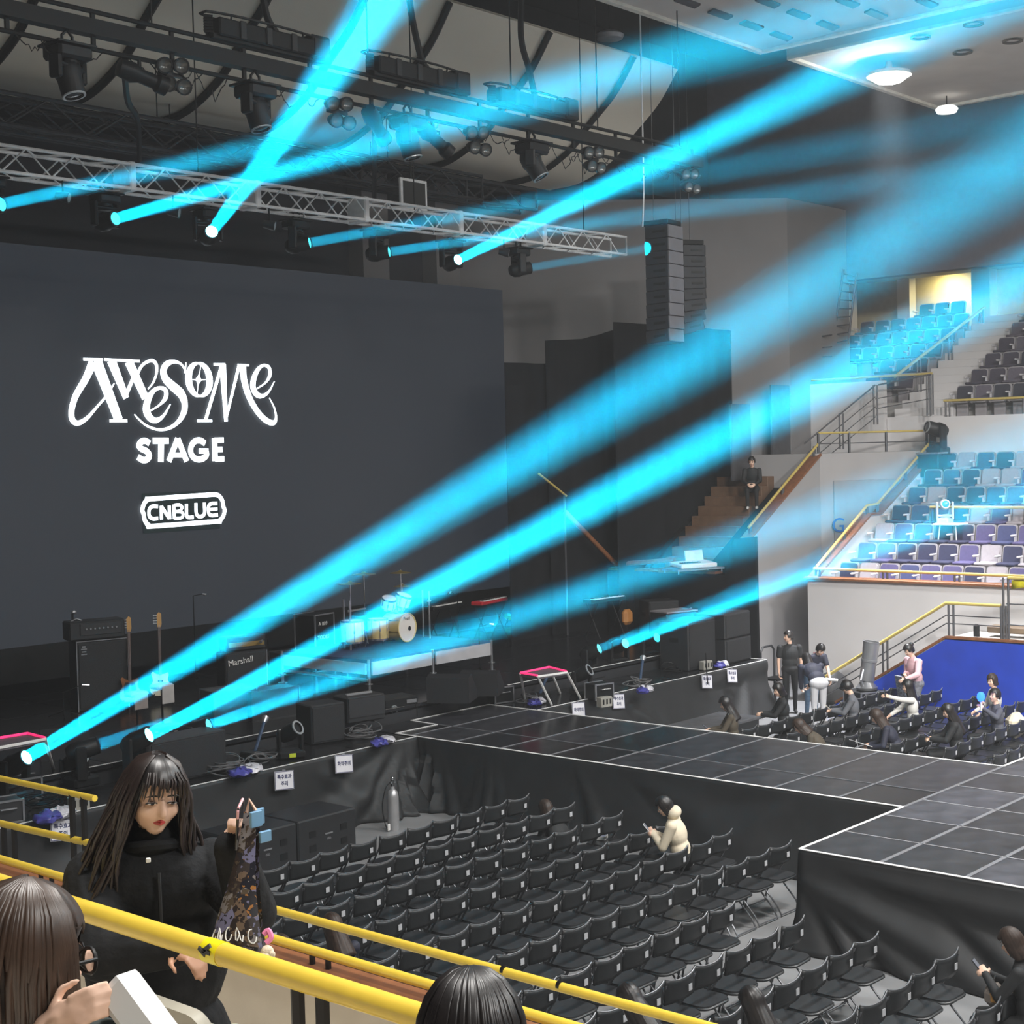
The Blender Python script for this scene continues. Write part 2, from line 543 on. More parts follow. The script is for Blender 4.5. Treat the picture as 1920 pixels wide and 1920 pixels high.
for a, b in (((XR0, YT), (XR0, YB - .65)), ((XR0, YB - .65), (18.22, YB - .65)), ((18.22, YB - .65), (18.26, YB)), ((18.26, YB), (XR1, YB)), ((XR1, YB), (XR1, YT)),
             ((XR0, YT), (XT0, YT)), ((XT0, YT), (XT0, YT - 6.8)), ((XR1, YT), (XT1, YT))):
    strip(runway, 'edge_tape', (*a, ZS + .003), (*b, ZS + .003), .045, TAPE)

XS0, XS1 = 7.5, 27.75
apron = deck('stage_apron', None or [(XS0, XS1, YF, YB)], ZS, ZS, deck_m)
apron['label'] = 'low black front strip of the stage crowded with lights and effect machines'
apx = [XS0 + 1.22 * k for k in range(17)]; apx[-1] = XS1
panels(apron, apx, [YF, YB + .1], ZS - .012, [deck_m])
MB().box(((XS0 + XS1) / 2, (YF + YB) / 2 + .05, ZS / 2 - .05), (XS1 - XS0 - .04, YB - YF, ZS - .1)).build('understage', DKGREY, apron, smooth=0)
for a, b in (((XS0, YF), (XR0, YF)), ((XR1, YF), (XS1, YF)), ((XS1, YF), (XS1, YB))):
    strip(apron, 'edge_tape', (*a, ZS + .003), (*b, ZS + .003), .035, TAPE)
stage = deck('stage', [(XS0, XS1, YB, 25)], ZM, ZM, deck_m)
stage['label'] = 'glossy black main stage floor under the screen'
panels(stage, [XS0 + 1.22 * k for k in range(18)], [18.6, 19.8, 21.0, 22.2, 23.4, 24.6, 25.4], ZM, [deck_m])
MB().box(((XS0 + 28.2) / 2, 22.0, ZM / 2 - .05), (28.2 - XS0, 6.7, ZM - .1)).build('understage', DKGREY, stage, smooth=0)
strip(stage, 'edge_tape', (XS0, 18.63, ZM + .003), (16.9, 18.63, ZM + .003), .03, TAPE)
strip(stage, 'edge_tape', (18.7, 18.63, ZM + .003), (28.2, 18.63, ZM + .003), .03, TAPE)

# skirts of black cloth
def skirt(name, label, a, b, ztop, seed, nfold=1.6, amp=.05, flare=.2, out=None, zbot=0.0, gathers=(), rays=()):
    a, b = Vector((*a, 0)), Vector((*b, 0))
    d = b - a; L = d.length; t = d / L
    n = Vector(out) if out else Vector((t.y, -t.x, 0))
    nu = max(12, int(L * 14)); nv = 22
    def fn(u, v):
        s = u * L
        h = 1 - v
        w = noise.noise(Vector((s * nfold + v * 1.3, seed, v * .7))) * .7 + noise.noise(Vector((s * nfold * 2.3 - v * 2.0, seed + 9, v * 1.6))) * .45
        k = .012 + amp * v ** .7 * (1 + w) + flare * v ** 3
        for gs, gw, ga in gathers:
            q = math.exp(-((s - gs) / (gw * (.3 + v))) ** 2)
            k += ga * q * v * (.6 + .5 * math.sin((s - gs) * 26 / (.35 + v) + seed))
        for s0, z0, ang, wd, am in rays:
            ds, dz = s - s0, (ztop - .015) * h - z0
            al = ds * math.cos(ang) + dz * math.sin(ang); pe = -ds * math.sin(ang) + dz * math.cos(ang)
            if al > 0:
                q = pe / (wd * (.18 + al * .34))
                k += am * 1.5 * min(1, al * 1.2) * min(1, v * 4) * (math.exp(-q * q) - .6 * math.exp(-(q + 1.6) ** 2))
        p = a + t * s + n * k
        return (p.x, p.y, zbot + .015 + (ztop - .015 - zbot) * h)
    o = MB().grid(fn, nu, nv).build(name, CLOTH, None, smooth=70)
    m = o.modifiers.new('thickness', 'SOLIDIFY'); m.thickness = .008; m.offset = 0
    return tag(o, label, 'stage skirt')
skirt('stage_skirt', 'black cloth skirt under the stage front beside the floor speakers', (XS0, YF), (XR0, YF), ZS, 3, nfold=.9, amp=.05, flare=.25, gathers=((9.55, .5, .3),), rays=((9.4, 1.0, R_(-125), .3, .1), (9.2, 1.0, R_(-145), .35, .09), (7.5, 1.0, R_(-35), .4, .06), (5, 1, R_(-150), .4, .07)))
skirt('stage_skirt', 'long black cloth skirt along the runway behind the empty chairs', (XR0, YF), (XR0, YT), ZS, 8, nfold=.8, amp=.04, flare=.12, out=(-1, 0, 0), gathers=((.3, .45, .28), (1.6, .3, .12)), rays=((3.3, 1.0, R_(-62), .3, .07), (4.2, 1.05, R_(-22), .4, .05), (7.2, 1.05, R_(-150), .4, .05)))
skirt('stage_skirt', 'black cloth skirt on the face joining the runway to the wide thrust', (XR0, YT), (XT0, YT), ZS, 15, nfold=1.0, amp=.05, flare=.1, out=(0, 1, 0), rays=((.2, 1.0, R_(-60), .3, .06), (.3, 1.0, R_(-40), .3, .05)))
skirt('stage_skirt', 'creased black cloth skirt along the near side of the wide thrust', (XT0, YT), (XT0, YT - 6.8), ZS, 21, nfold=.5, amp=.035, flare=.22, out=(-1, 0, 0), rays=((0, .78, R_(-42), .2, .09), (0, .78, R_(-27), .2, .1), (0, .8, R_(-17), .2, .08), (1.6, .75, R_(-24), .25, .08), (.4, .95, R_(-4), .2, .05), (3.2, .8, R_(-20), .3, .07)))
skirt('stage_skirt', 'sagging black cloth skirt under the far stage front with white notices', (XR1, YF), (XS1, YF), ZS, 33, nfold=.7, amp=.05, flare=.2, rays=((.3, .95, R_(-12), .35, .09), (2.4, .9, R_(-35), .3, .07), (5.0, .85, R_(8), .3, .07), (6.9, .9, R_(-130), .3, .08)))
skirt('stage_skirt', 'black cloth skirt at the far end of the stage', (XS1, YF), (XS1, 19.5), ZS, 41, amp=.06, flare=.15, out=(1, 0, 0))

# ------------------------------------------------------------------ LED screen
SY = 25.0
scr = thing('led_screen', 'huge dark LED screen with glowing white show lettering at the back of the stage', 'screen', (0, 0, 0))
MB().box((18.6, SY + .12, 5.98), (19.3, .2, 7.3)).build('screen_panel', mat('led_black', (40, 41, 44), 0.6, emit=(150, 165, 190), strength=.05, vary=.1, scale=.35), scr, smooth=0)
MB().box((18.6, SY + .13, 2.0), (19.3, .24, .66)).build('screen_base', BLACK, scr, smooth=0)
GLOW = mat('led_white', (255, 255, 255), 0.5, emit=(236, 248, 255), strength=2.6, vary=0)
def crop_pt(x, y):
    p = on_y(100 + x / 4.174, 640 + y / 4.174, SY - .02)
    return Vector((p.x, p.z))
LET_K = (crop_pt(1000, 700) - crop_pt(900, 700)).length / 100
def ribbon(strokes, name):
    mb = MB()
    for i, st in enumerate(strokes):
        pts = st if len(st) == 2 else spline(st, 7)
        P = [crop_pt(p[0], p[1]) for p in pts]
        W = [max(p[2], 5) * LET_K / 2 for p in pts]
        L, Rr = [], []
        for k, p in enumerate(P):
            t = (P[min(k + 1, len(P) - 1)] - P[max(k - 1, 0)]).normalized()
            nn = Vector((-t.y, t.x))
            L.append(p + nn * W[k]); Rr.append(p - nn * W[k])
        y = SY - .015 - .0012 * i
        n = len(P)
        mb.add([(p.x, y, p.y) for p in L] + [(p.x, y, p.y) for p in Rr], [(k, k + 1, n + k + 1, n + k) for k in range(n - 1)])
    o = mb.build(name, GLOW, scr, smooth=0)
    return o
ribbon([[(235, 140, 18), (388, 143, 18)], [(312, 160, 60), (255, 290, 48), (175, 430, 42), (143, 545, 40), (152, 615, 40), (195, 640, 32), (265, 600, 24), (345, 510, 16), (420, 422, 16), (478, 328, 9)],
        [(335, 150, 80), (512, 615, 62)], [(440, 622, 18), (580, 622, 18)]], 'letter')
ribbon([[(398, 142, 18), (676, 155, 18)], [(455, 150, 66), (572, 445, 44)], [(566, 430, 26), (645, 240, 26)], [(590, 158, 64), (722, 445, 56)],
        [(655, 260, 22), (690, 195, 20), (735, 160, 20), (780, 152, 24), (808, 190, 24), (806, 255, 18), (780, 325, 14), (740, 375, 9)]], 'letter')
ribbon([[(752, 548, 10), (830, 500, 14), (880, 440, 32), (880, 385, 32), (838, 364, 22), (785, 388, 30), (742, 460, 46), (730, 540, 54), (760, 600, 48), (810, 618, 34), (865, 580, 20), (918, 492, 9)]], 'letter')
ribbon([[(1040, 165, 8), (1030, 250, 16)], [(1032, 225, 12), (1000, 178, 16), (945, 158, 24), (890, 178, 40), (862, 230, 48), (880, 295, 54), (940, 355, 62), (1000, 410, 62), (1028, 480, 50), (1022, 555, 44), (978, 630, 30), (905, 680, 22), (820, 690, 18), (735, 662, 15), (675, 615, 12), (635, 572, 9)]], 'letter')
ell = []
for k in range(25):
    w = 2 * PI * k / 24
    ell.append((1142 + 82 * math.cos(w) - 8 * math.sin(w), 300 - 128 * math.sin(w), 14 + 40 * abs(math.cos(w))))
ribbon([ell, [(1158, 180, 4), (1143, 262, 12), (1137, 300, 44), (1133, 338, 12), (1126, 425, 4)], [(1085, 298, 4), (1120, 300, 12), (1137, 300, 40), (1155, 300, 12), (1192, 300, 4)]], 'letter')
ribbon([[(1255, 180, 16), (1348, 180, 16)], [(1318, 188, 26), (1192, 618, 26)], [(1125, 622, 16), (1245, 622, 16)], [(1325, 180, 56), (1352, 628, 30)], [(1350, 615, 20), (1452, 195, 26)], [(1440, 185, 16), (1532, 187, 16)],
        [(1482, 190, 56), (1492, 300, 52), (1530, 430, 48), (1590, 540, 44), (1660, 615, 42), (1720, 638, 36), (1742, 600, 22), (1728, 520, 14), (1690, 442, 8)]], 'letter')
ribbon([[(1592, 372, 10), (1660, 325, 14), (1695, 265, 30), (1688, 205, 28), (1645, 188, 20), (1600, 225, 32), (1568, 300, 44), (1566, 370, 46), (1600, 420, 40), (1645, 425, 26), (1690, 390, 16), (1732, 312, 8)]], 'letter')
W_ = 40
def flat(*pts, w=W_):
    return [(x, y, w) for x, y in pts]
ribbon([flat((755, 800), (725, 780), (690, 785), (672, 815), (690, 840), (730, 860), (752, 890), (740, 920), (705, 930), (662, 905))], 'letter')
ribbon([flat((778, 778), (905, 778)), flat((845, 770), (842, 945), w=44)], 'letter')
ribbon([flat((975, 760), (905, 940)), flat((975, 760), (1045, 940)), flat((925, 890), (1030, 890), w=30)], 'letter')
ribbon([flat((1190, 800), (1150, 775), (1105, 785), (1078, 830), (1080, 880), (1112, 918), (1160, 922), (1198, 895), (1200, 862)), flat((1140, 858), (1216, 858), w=34)], 'letter')
ribbon([flat((1262, 758), (1268, 938), w=44), flat((1262, 774), (1335, 772), w=36), flat((1262, 848), (1325, 846), w=36), flat((1268, 922), (1338, 919), w=36)], 'letter')
rr = []
for cx, cy, a0 in ((1265, 1290, -90), (1275, 1318, 0), (775, 1355, 90), (765, 1325, 180)):
    for k in range(5):
        w = R_(a0 + 22.5 * k)
        rr.append((cx + 92 * math.cos(w) * .72, cy + 92 * math.sin(w), 30))
rr.append(rr[0])
ribbon([rr], 'badge_outline')
MB().box((crop_pt(1010, 1330).x, SY - .006, crop_pt(1010, 1330).y), (1.85, .004, .78)).build('badge_field', mat('led_teal_black', (16, 30, 34), 0.6, emit=(90, 150, 150), strength=.03), scr, smooth=0)
w = 24
ribbon([flat((820, 1292), (775, 1292), (752, 1318), (752, 1365), (778, 1388), (822, 1386), w=w)], 'letter')
ribbon([flat((848, 1395), (846, 1288), w=w), flat((846, 1290), (910, 1388), w=w), flat((912, 1392), (908, 1285), w=w)], 'letter')
ribbon([flat((945, 1278), (948, 1390), w=w), flat((945, 1282), (990, 1280), (1008, 1300), (990, 1328), (950, 1332), w=20), flat((950, 1332), (1000, 1335), (1018, 1358), (1000, 1382), (950, 1386), w=20)], 'letter')
ribbon([flat((1043, 1272), (1045, 1360), (1060, 1378), (1100, 1376), w=w)], 'letter')
ribbon([flat((1117, 1265), (1120, 1345), (1140, 1370), (1170, 1366), (1185, 1340), (1182, 1262), w=w)], 'letter')
ribbon([flat((1285, 1268), (1235, 1272), (1215, 1295), (1218, 1345), (1240, 1362), (1290, 1358), w=w), flat((1225, 1316), (1286, 1312), w=20)], 'letter')
# ================================================================== HAZE AND LIGHT BEAMS
hz = bpy.data.materials.new('haze')
hz.use_nodes = True
_nt = hz.node_tree
_nt.nodes.clear()
_o = _nt.nodes.new('ShaderNodeOutputMaterial')
_v = _nt.nodes.new('ShaderNodeVolumeScatter')
_v.inputs['Density'].default_value = 0.0016
_v.inputs['Color'].default_value = (0.92, 0.96, 1, 1)
_v.inputs['Anisotropy'].default_value = 0.1
_nt.links.new(_v.outputs[0], _o.inputs['Volume'])
haze = MB().box((20, 9, 8), (60, 48, 20)).build('haze', hz, None, smooth=0)
stuff(haze)
haze['label'] = 'thin stage haze filling the hall and showing the light beams'
# ------------------------------------------------------------------ moving head lights
CYAN_L = mat('cyan_lens', (200, 255, 255), 0.2, emit=(120, 245, 255), strength=14, vary=0)
CYAN_D = mat('cyan_lens_dim', (120, 235, 245), 0.2, emit=(60, 225, 240), strength=1.6, vary=0)
LENS_OFF = mat('dark_lens_glass', (70, 74, 80), 0.08, 0.0, vary=0, coat=0.6)
LENS_RING = mat('lens_ring', (190, 196, 200), 0.3, 0.6, vary=0)
def moving_head(lens_c, aim, label, hung=False, lit=0.0, spread=7.0, body=None, drop=None, color=(0.0, 0.62, 1.0), lens=None, group=None, k=1.0, base_drop=.5):
    aim = Vector(aim).normalized()
    pivot = Vector(lens_c) - aim * .24 * k
    root_p = pivot + Vector((0, 0, (drop or .62) if hung else -base_drop))
    body = body or BLACK
    o = thing('moving_head_light', label, 'stage light', root_p, 0, group)
    pv = pivot - root_p
    s = -1 if hung else 1
    b = MB().box((0, 0, s * .08 * k), (.4 * k, .34 * k, .15 * k), bev=.03 * k)
    b.box((0, 0, s * .005), (.46 * k, .4 * k, .03), bev=.005)
    b.build('base', body, o)
    az = math.atan2(aim.y, aim.x)
    Rz = Matrix.Rotation(az, 4, 'Z')
    zb = s * .15 * k
    y = MB()
    y.cyl((0, 0, zb), (0, 0, zb + s * .05 * k), .12 * k, n=14)
    y.box((0, 0, zb + s * .07 * k), (.16 * k, .46 * k, .06 * k), Rz, bev=.02 * k)
    for sy in (-1, 1):
        y.box((0, sy * .21 * k, (zb + s * .05 * k + pv.z) / 2), (.15 * k, .06 * k, abs(pv.z - zb) + .12 * k), Rz, bev=.02 * k)
    y.build('yoke', body, o)
    q = aim.to_track_quat('Z', 'X').to_matrix().to_4x4()
    T = Matrix.Translation(pv) @ q
    MB().lathe([(0, -.2 * k), (.09 * k, -.19 * k), (.135 * k, -.12 * k), (.15 * k, 0), (.13 * k, .05 * k), (.125 * k, .225 * k), (.115 * k, .24 * k), (.1 * k, .235 * k), (.1 * k, .2 * k)], 18, T).build('head', body, o)
    MB().lathe([(.1 * k, .236 * k), (.122 * k, .236 * k), (.122 * k, .25 * k), (.1 * k, .25 * k)], 20, T).build('lens_ring', LENS_RING if not lit else body, o)
    lm = lens or (LENS_OFF if not lit else (CYAN_L if lit > .45 else CYAN_D))
    MB().lathe([(0, .245 * k), (.06 * k, .24 * k), (.1 * k, .225 * k)], 18, T).build('lens', lm, o)
    if hung:
        MB().tube([(-.07, 0, .0), (-.07, 0, .12), (0, 0, .19), (.07, 0, .12), (.07, 0, 0)], .02, 6).build('clamp', BLACKM, o)
    if lit:
        c = Vector(lens_c) + aim * .03
        area_light('beam', c, .17 * k, BEAM_W * lit, color, target=c + aim, spread=spread, disk=True)
    return o
BEAM_W = 5200
def aim_px(p, px, py, d):
    return at_depth(px, py, d) - p
ZL = ZS + .62
for nm, (px, py), (tx, ty, td), pw, sp, lb in (
    ('A', (50, 1420), (1920, 300, 15), .86, 4.2, 'moving head light at the near end of the stage front throwing the broadest cyan beam'),
    ('B', (280, 1378), (1920, 525, 17), .85, 4.0, 'moving head light with a bright cyan beam on the big speaker box behind the woman'),
    ('C', (183, 1397), (1300, 1040, 24), .12, 4, 'dim cyan moving head light between the two brightest floor lights'),
    ('C2', (392, 1360), (1500, 975, 20), .26, 4.5, 'moving head light with a faint cyan beam behind the coiled cables'),
    ('D', (1173, 1206), (1920, 925, 23), .28, 3.4, 'bright cyan moving head light on the far half of the stage front'),
    ('E', (1232, 1195), (1920, 1000, 25), .12, 3.4, 'cyan moving head light nearest the far speaker stack'),
    ('F', (1124, 1216), (1500, 1060, 28), .1, 4, 'narrow dim cyan moving head light at the inner end of the far row')):
    p = on_z(px, py, ZL if nm != 'B' else ZL + .24)
    moving_head(p, aim_px(p, tx, ty, td), lb, False, pw, sp, group='lit floor lights', base_drop=.5 if nm != 'B' else .72)
for nm, (px, py), (tx, ty, td), pw, sp, lb in (
    ('G', (397, 434), (720, 0, 17), .6, 4.6, 'moving head hung from the truss throwing the steep bright cyan beam to the ceiling'),
    ('H', (217, 410), (1400, 70, 17), .32, 4.2, 'moving head hung from the truss with a wide soft cyan beam over the light bar'),
    ('I', (3, 383), (1000, 165, 18), .13, 4.2, 'moving head on the truss at the edge of the view with dim cyan beam'),
    ('J', (581, 455), (1920, 215, 24), .11, 4.5, 'dim cyan moving head on the truss above the last screen letter'),
    ('K', (730, 472), (1920, 305, 25), .11, 4.5, 'dim cyan moving head on the truss just before the bright long beam'),
    ('L', (859, 487), (1900, -20, 19), .55, 4.6, 'moving head hung from the truss throwing the long bright beam to the lamp panel'),
    ('M', (993, 502), (1226, 464, 31.7), .045, 3.0, 'faint cyan moving head closest to the free end of the truss')):
    p = on_y(px, py, 20.0)
    moving_head(p, aim_px(p, tx, ty, td), lb, True, pw, sp, group='lit truss lights', drop=.42)
# ================================================================== STANDS ACROSS THE FLOOR
STEELP = mat('grey_rail_post', (78, 78, 82), 0.45, 0.3, vary=0.06)
def railing(name, label, pts, r, m, posts=(), bars=(), post_r=.022, post_m=None, double=.1, group=None, bar_r=.012):
    """pts: top rail; posts: [(top point, foot z)]; bars: lists of points of thinner lower bars"""
    o = thing(name, label, 'railing', (0, 0, 0), 0, group)
    MB().tube(pts, r, 20).build('top_rail', m, o, smooth=50)
    for p, z0 in posts:
        d = Vector(double) if isinstance(double, (tuple, list)) else Vector((0, double, 0))
        for s in ((-.5, .5) if d.length > 0 else (0,)):
            MB().cyl((p[0] + d.x * s, p[1] + d.y * s, z0), (p[0] + d.x * s, p[1] + d.y * s, p[2]), post_r, n=6).build('post', post_m or STEELP, o)
    for b in bars:
        MB().tube(b, bar_r, 6).build('bar', post_m or STEELP, o)
    return o

# --- lower stand: terraces, front wall, side parapet
st = structure(MB().box((29.5, 6.15, 1.35), (.2, 22.3, 2.7)).build('wall_front', WALLW, smooth=0))
MB().box((29.46, 6.15, 2.72), (.36, 22.4, .06), bev=.015).build('ledge_board', WOOD, st, smooth=0)
CONC = mat('pale_concrete', (158, 156, 154), 0.85, vary=0.08, scale=2)
low = bpy.data.objects.new('floor_terrace', None); COL.objects.link(low); structure(low)
for k in range(7):
    MB().box((29.6 + .83 * (k + .5), 6.1, (2.22 + .39 * k) / 2), (.83, 22.3, 2.22 + .39 * k)).build('terrace_step', CONC, low, smooth=0)
structure(MB().box((35.75, 5.6, 3.1), (.5, 23.4, 6.3)).build('wall_upper_front', WALLW, smooth=0))
side = MB()
def slab_y(mb, poly_xz, y0, y1, m=0):
    mb.prism(poly_xz, y0, y1, m, Matrix(((1, 0, 0, 0), (0, 0, 1, 0), (0, 1, 0, 0), (0, 0, 0, 1))))
slab_y(side, [(29.62, 0), (29.62, 2.78), (31.95, 3.98), (32.45, 3.98), (35.48, 5.42), (35.48, 0)], 17.12, 17.28)
sw = structure(side.build('wall_parapet', WALLW, smooth=0))
for a, b in (((29.4, 2.7), (31.95, 4.0)), ((31.95, 4.0), (32.45, 4.0)), ((32.45, 4.0), (35.5, 5.44))):
    L = math.hypot(b[0] - a[0], b[1] - a[1]); w = math.atan2(b[1] - a[1], b[0] - a[0])
    MB().box((0, 0, 0), (L, .24, .05)).build('parapet_cap', WOOD, sw, smooth=0, loc=((a[0] + b[0]) / 2, 17.2, (a[1] + b[1]) / 2), rot=(0, -w, 0))
railing('handrail', 'yellow handrail along the front ledge of the lower seats', [(29.5, 17.2, 2.92), (29.5, 6, 2.9)], .032, YELLOWD, [((29.5, 17.1 - 1.62 * k, 2.9), 2.72) for k in range(6)])
railing('handrail', 'yellow handrail crossing the lower seats behind the white effect light', [(32.2, 15.75, 4.16), (32.2, 6, 4.15)], .03, YELLOWD, [((32.2, 15.7 - 2.2 * k, 4.15), 3.0) for k in range(4)])
railing('handrail', 'yellow sloping handrail on the parapet beside the lower seats', [(29.6, 17.2, 2.94), (31.95, 17.2, 4.2), (32.45, 17.2, 4.22), (35.4, 17.2, 5.72)], .032, YELLOWD,
        [((x, 17.2, z), z - .22) for x, z in ((29.65, 2.96), (30.9, 3.62), (31.95, 4.2), (32.45, 4.22), (33.9, 4.95), (35.3, 5.66))], double=(.06, 0, 0))

# --- passage between the two lower stands
pw = MB()
pw.prism([(32.9, 19.05), (35.5, 17.3), (36.0, 17.3), (36.0, 21.0), (32.9, 21.0)], 0, 5.42)
pg = structure(pw.build('wall_passage', WALLP, smooth=0))
dx = Vector((35.5 - 32.9, 17.3 - 19.05)).normalized(); nrm = Vector((-dx.y, dx.x)) * -1
MB().box((0, 0, 0), (1.75, .04, 4.5), bev=.01).build('niche_shade_panel', mat('niche_shade_grey', (152, 150, 150), 0.85, vary=.03), pg, smooth=0,  # proud panel in darker grey, paints the shade of the recess
    loc=(33.98 + nrm.x * .03, 18.32 + nrm.y * .03, 2.5), rot=(0, 0, math.atan2(dx.y, dx.x)))
def on_plane(px, py, p0, n):
    d = ray(px, py); e = Vector((0, 0, EYE)); return e + d * ((Vector(p0) - e).dot(Vector(n)) / d.dot(Vector(n)))
q = on_plane(1572, 986, (32.9 + nrm.x * .085, 19.05 + nrm.y * .085, 0), (nrm.x, nrm.y, 0))
gsign = put('section_sign', text_mesh('G', .5, mat('blue_sign_paint', (40, 98, 176), 0.5), .012), pg)
gsign.matrix_local = Matrix.Translation(q) @ Matrix.Rotation(math.atan2(dx.y, dx.x), 4, 'Z') @ Matrix.Rotation(PI / 2, 4, 'X')
lw = MB()
slab_y(lw, [(29.75, 0), (29.75, 3.5), (33.0, 5.38), (33.0, 0)], 19.0, 19.2)
lws = structure(lw.build('wall_passage_side', WALLP, smooth=0))
L = math.hypot(3.25, 1.88); w = math.atan2(1.88, 3.25)
MB().box((0, 0, 0), (L, .28, .05)).build('parapet_cap', WOOD, lws, smooth=0, loc=(31.37, 19.1, 4.46), rot=(0, -w, 0))
railing('handrail', 'yellow sloping handrail beside the brown steps with the seated watcher', [(29.8, 19.05, 3.78), (33.0, 19.05, 5.66)], .032, YELLOWD,
        [((x, 19.1, 3.78 + (x - 29.8) * .5875), 3.5 + (x - 29.8) * .578) for x in (29.95, 31.4, 32.9)], double=(.06, 0, 0))
railing('guardrail', 'thin grey and yellow guardrail above the white passage wall with the blue letter', [(33.0, 19.05, 5.92), (35.45, 17.4, 5.92)], .026, YELLOWD,
        [((33.0 + 2.45 * t, 19.05 - 1.65 * t, 5.92), 5.42) for t in (0, .28, .62, 1)], bars=[[(33.0, 19.05, 5.66), (35.45, 17.4, 5.66)]], double=(.05, .05, 0))

# --- stage-side section covered with black cloth, brown steps
for y0, y1, lb in ((19.24, 20.2, 'black cloth pulled over the seats between the brown steps and the white passage'), (21.78, 21.96, 'black cloth pulled over the seats on the drape side of the brown steps')):
    cov = MB()
    slab_y(cov, [(29.62, 2.2), (29.62, 2.74), (32.8, 4.6), (32.8, 4.1)], y0, y1)
    cv = cov.build('seat_cover', DRAPE, None, smooth=0)
    tag(cv, lb, 'seat cover')
structure(MB().box((31.3, 20.95, 1.05), (3.4, 3.5, 2.1)).build('floor_stage_side', CONC, smooth=0))
stp = bpy.data.objects.new('steps', None); COL.objects.link(stp)
tag(stp, 'brown wooden aisle steps climbing between black covered seats', 'steps'); stp['kind'] = 'structure'
STEPW = mat('brown_step_wood', (112, 86, 66), 0.6, vary=.15, scale=5)
for k in range(12):
    MB().box((29.4 + .29 * k + .15, 21.0, 2.1 + (.2 + .235 * k) / 2), (.3, 1.5, .2 + .235 * k), bev=.01).build('step', STEPW, stp, smooth=0)
ld = structure(MB().box((29.45, 21.2, 2.76), (.3, 3.1, .06)).build('trim_ledge', WOOD, smooth=0))
railing('handrail', 'brown wooden rail slanting up behind the drum riser below the black drape', [on_x(1265, 1050, 29.05), on_x(1155, 1058, 29.05), on_y(1060, 960, 22.62)], .06, WOOD)
railing('handrail', 'thin yellow handrail end glimpsed between the two broad beams', [on_y(1010, 888, 22.55), on_y(1062, 930, 22.55)], .025, YELLOWD, [(on_y(1058, 927, 22.55), 0.0)], double=(0, 0, 0))
wn_ = thing('wall_notice', 'small pale red notice low on the white wall near the standing man', 'notice', on_x(1535, 1232, 29.385))
MB().box((0, 0, 0), (.012, .26, .2)).build('sheet', mat('pale_red_notice', (206, 150, 150), .7, vary=.3, scale=30), wn_, smooth=0)

# --- drapes
def drape(name, label, a, b, tops, zbot, seed, folds=2.2, amp=.06, m=DRAPE):
    """hanging cloth from plan point a to b; tops: [(fraction, z)]"""
    a, b = Vector((*a, 0)), Vector((*b, 0)); d = b - a; L = d.length; t = d / L; n = Vector((t.y, -t.x, 0))
    def top(u):
        for (u0, z0), (u1, z1) in zip(tops, tops[1:]):
            if u <= u1 + 1e-6:
                return z0 + (z1 - z0) * ((u - u0) / max(u1 - u0, 1e-6))
        return tops[-1][1]
    def fn(u, v):
        k = amp * (math.sin(u * L * folds * 2 + 2 * noise.noise(Vector((u * L * .7, seed, 0)))) * .5 + noise.noise(Vector((u * L * folds, seed, v * .6))))
        p = a + t * (u * L) + n * (k + .02)
        return (p.x, p.y, zbot + (top(u) - zbot) * (1 - v))
    o = MB().grid(fn, max(24, int(L * 12)), 8).build(name, m, None, smooth=70)
    md = o.modifiers.new('thickness', 'SOLIDIFY'); md.thickness = .01
    return tag(o, label, 'drape')
P = [on_y(px, py, 23.0) for px, py in ((944, 680), (1027, 682), (1027, 640), (1085, 636), (1150, 618))]
drape('stage_drape', 'lower black drape beside the right edge of the screen', P[0].xy, P[1].xy, [(0, P[0].z), (1, P[1].z)], 0, 2)
drape('stage_drape', 'middle black drape with a sagging top edge behind the beams', (P[2].x - .25, 22.9), (P[4].x, 22.9), [(0, P[2].z), (.5, P[3].z), (1, P[4].z)], 0, 5)
P = [on_y(px, py, 22.0) for px, py in ((1148, 604), (1285, 612), (1366, 620))]
drape('stage_drape', 'tallest black drape behind the hanging line array', P[0].xy, P[2].xy, [(0, P[0].z), (.62, P[1].z), (1, P[2].z)], 0, 9)
drape('stage_drape', 'black cloth hung on the stand front by the mixing desk', (29.3, 22.75), (29.3, 18.5), [(0, 2.72), (.8, 2.72), (.86, 3.55), (1, 3.62)], 0, 14, amp=.05)

# --- upper stand
up = bpy.data.objects.new('floor_upper_terrace', None); COL.objects.link(up); structure(up)
for k in range(7):
    z = 6.25 + .44 * k
    MB().box((36.05 + .85 * (k + .5), 6.2, 5 + (z - 5) / 2), (.85, 22.0, z - 5)).build('terrace_step', CONC, up, smooth=0)
    MB().box((36.05 + .85 * (k + .5), 20.6, 5 + (z - 5) / 2), (.85, 3.6, z - 5)).build('terrace_step', CONC, up, smooth=0)
for k in range(14):
    MB().box((36.05 + .425 * (k + .5), 18.0, 5 + (1.3 + .22 * k) / 2), (.425, 1.6, 1.3 + .22 * k), bev=.01).build('aisle_step', WALLW, up, smooth=0)
structure(MB().box((36.0, 19.95, 6.3), (.16, 2.3, 1.9)).build('wall_balcony', WALLW, smooth=0))
railing('handrail', 'yellow handrail on the balcony front of the blue-lit upper seats', [(36.0, 21.5, 7.36), (36.0, 17.5, 7.36)], .03, YELLOWD, [((36.0, y, 7.36), 6.3) for y in (21.2, 17.6)])
railing('handrail', 'yellow sloping handrail of the upper aisle, beside the white steps', [(36.15, 18.6, 7.34), (41.6, 18.6, 9.42)], .04, YELLOWD, [((x, 18.6, 7.34 + (x - 36.15) * .382), 6.4 + (x - 36.15) * .4) for x in (37.5, 39.4, 41.4)])
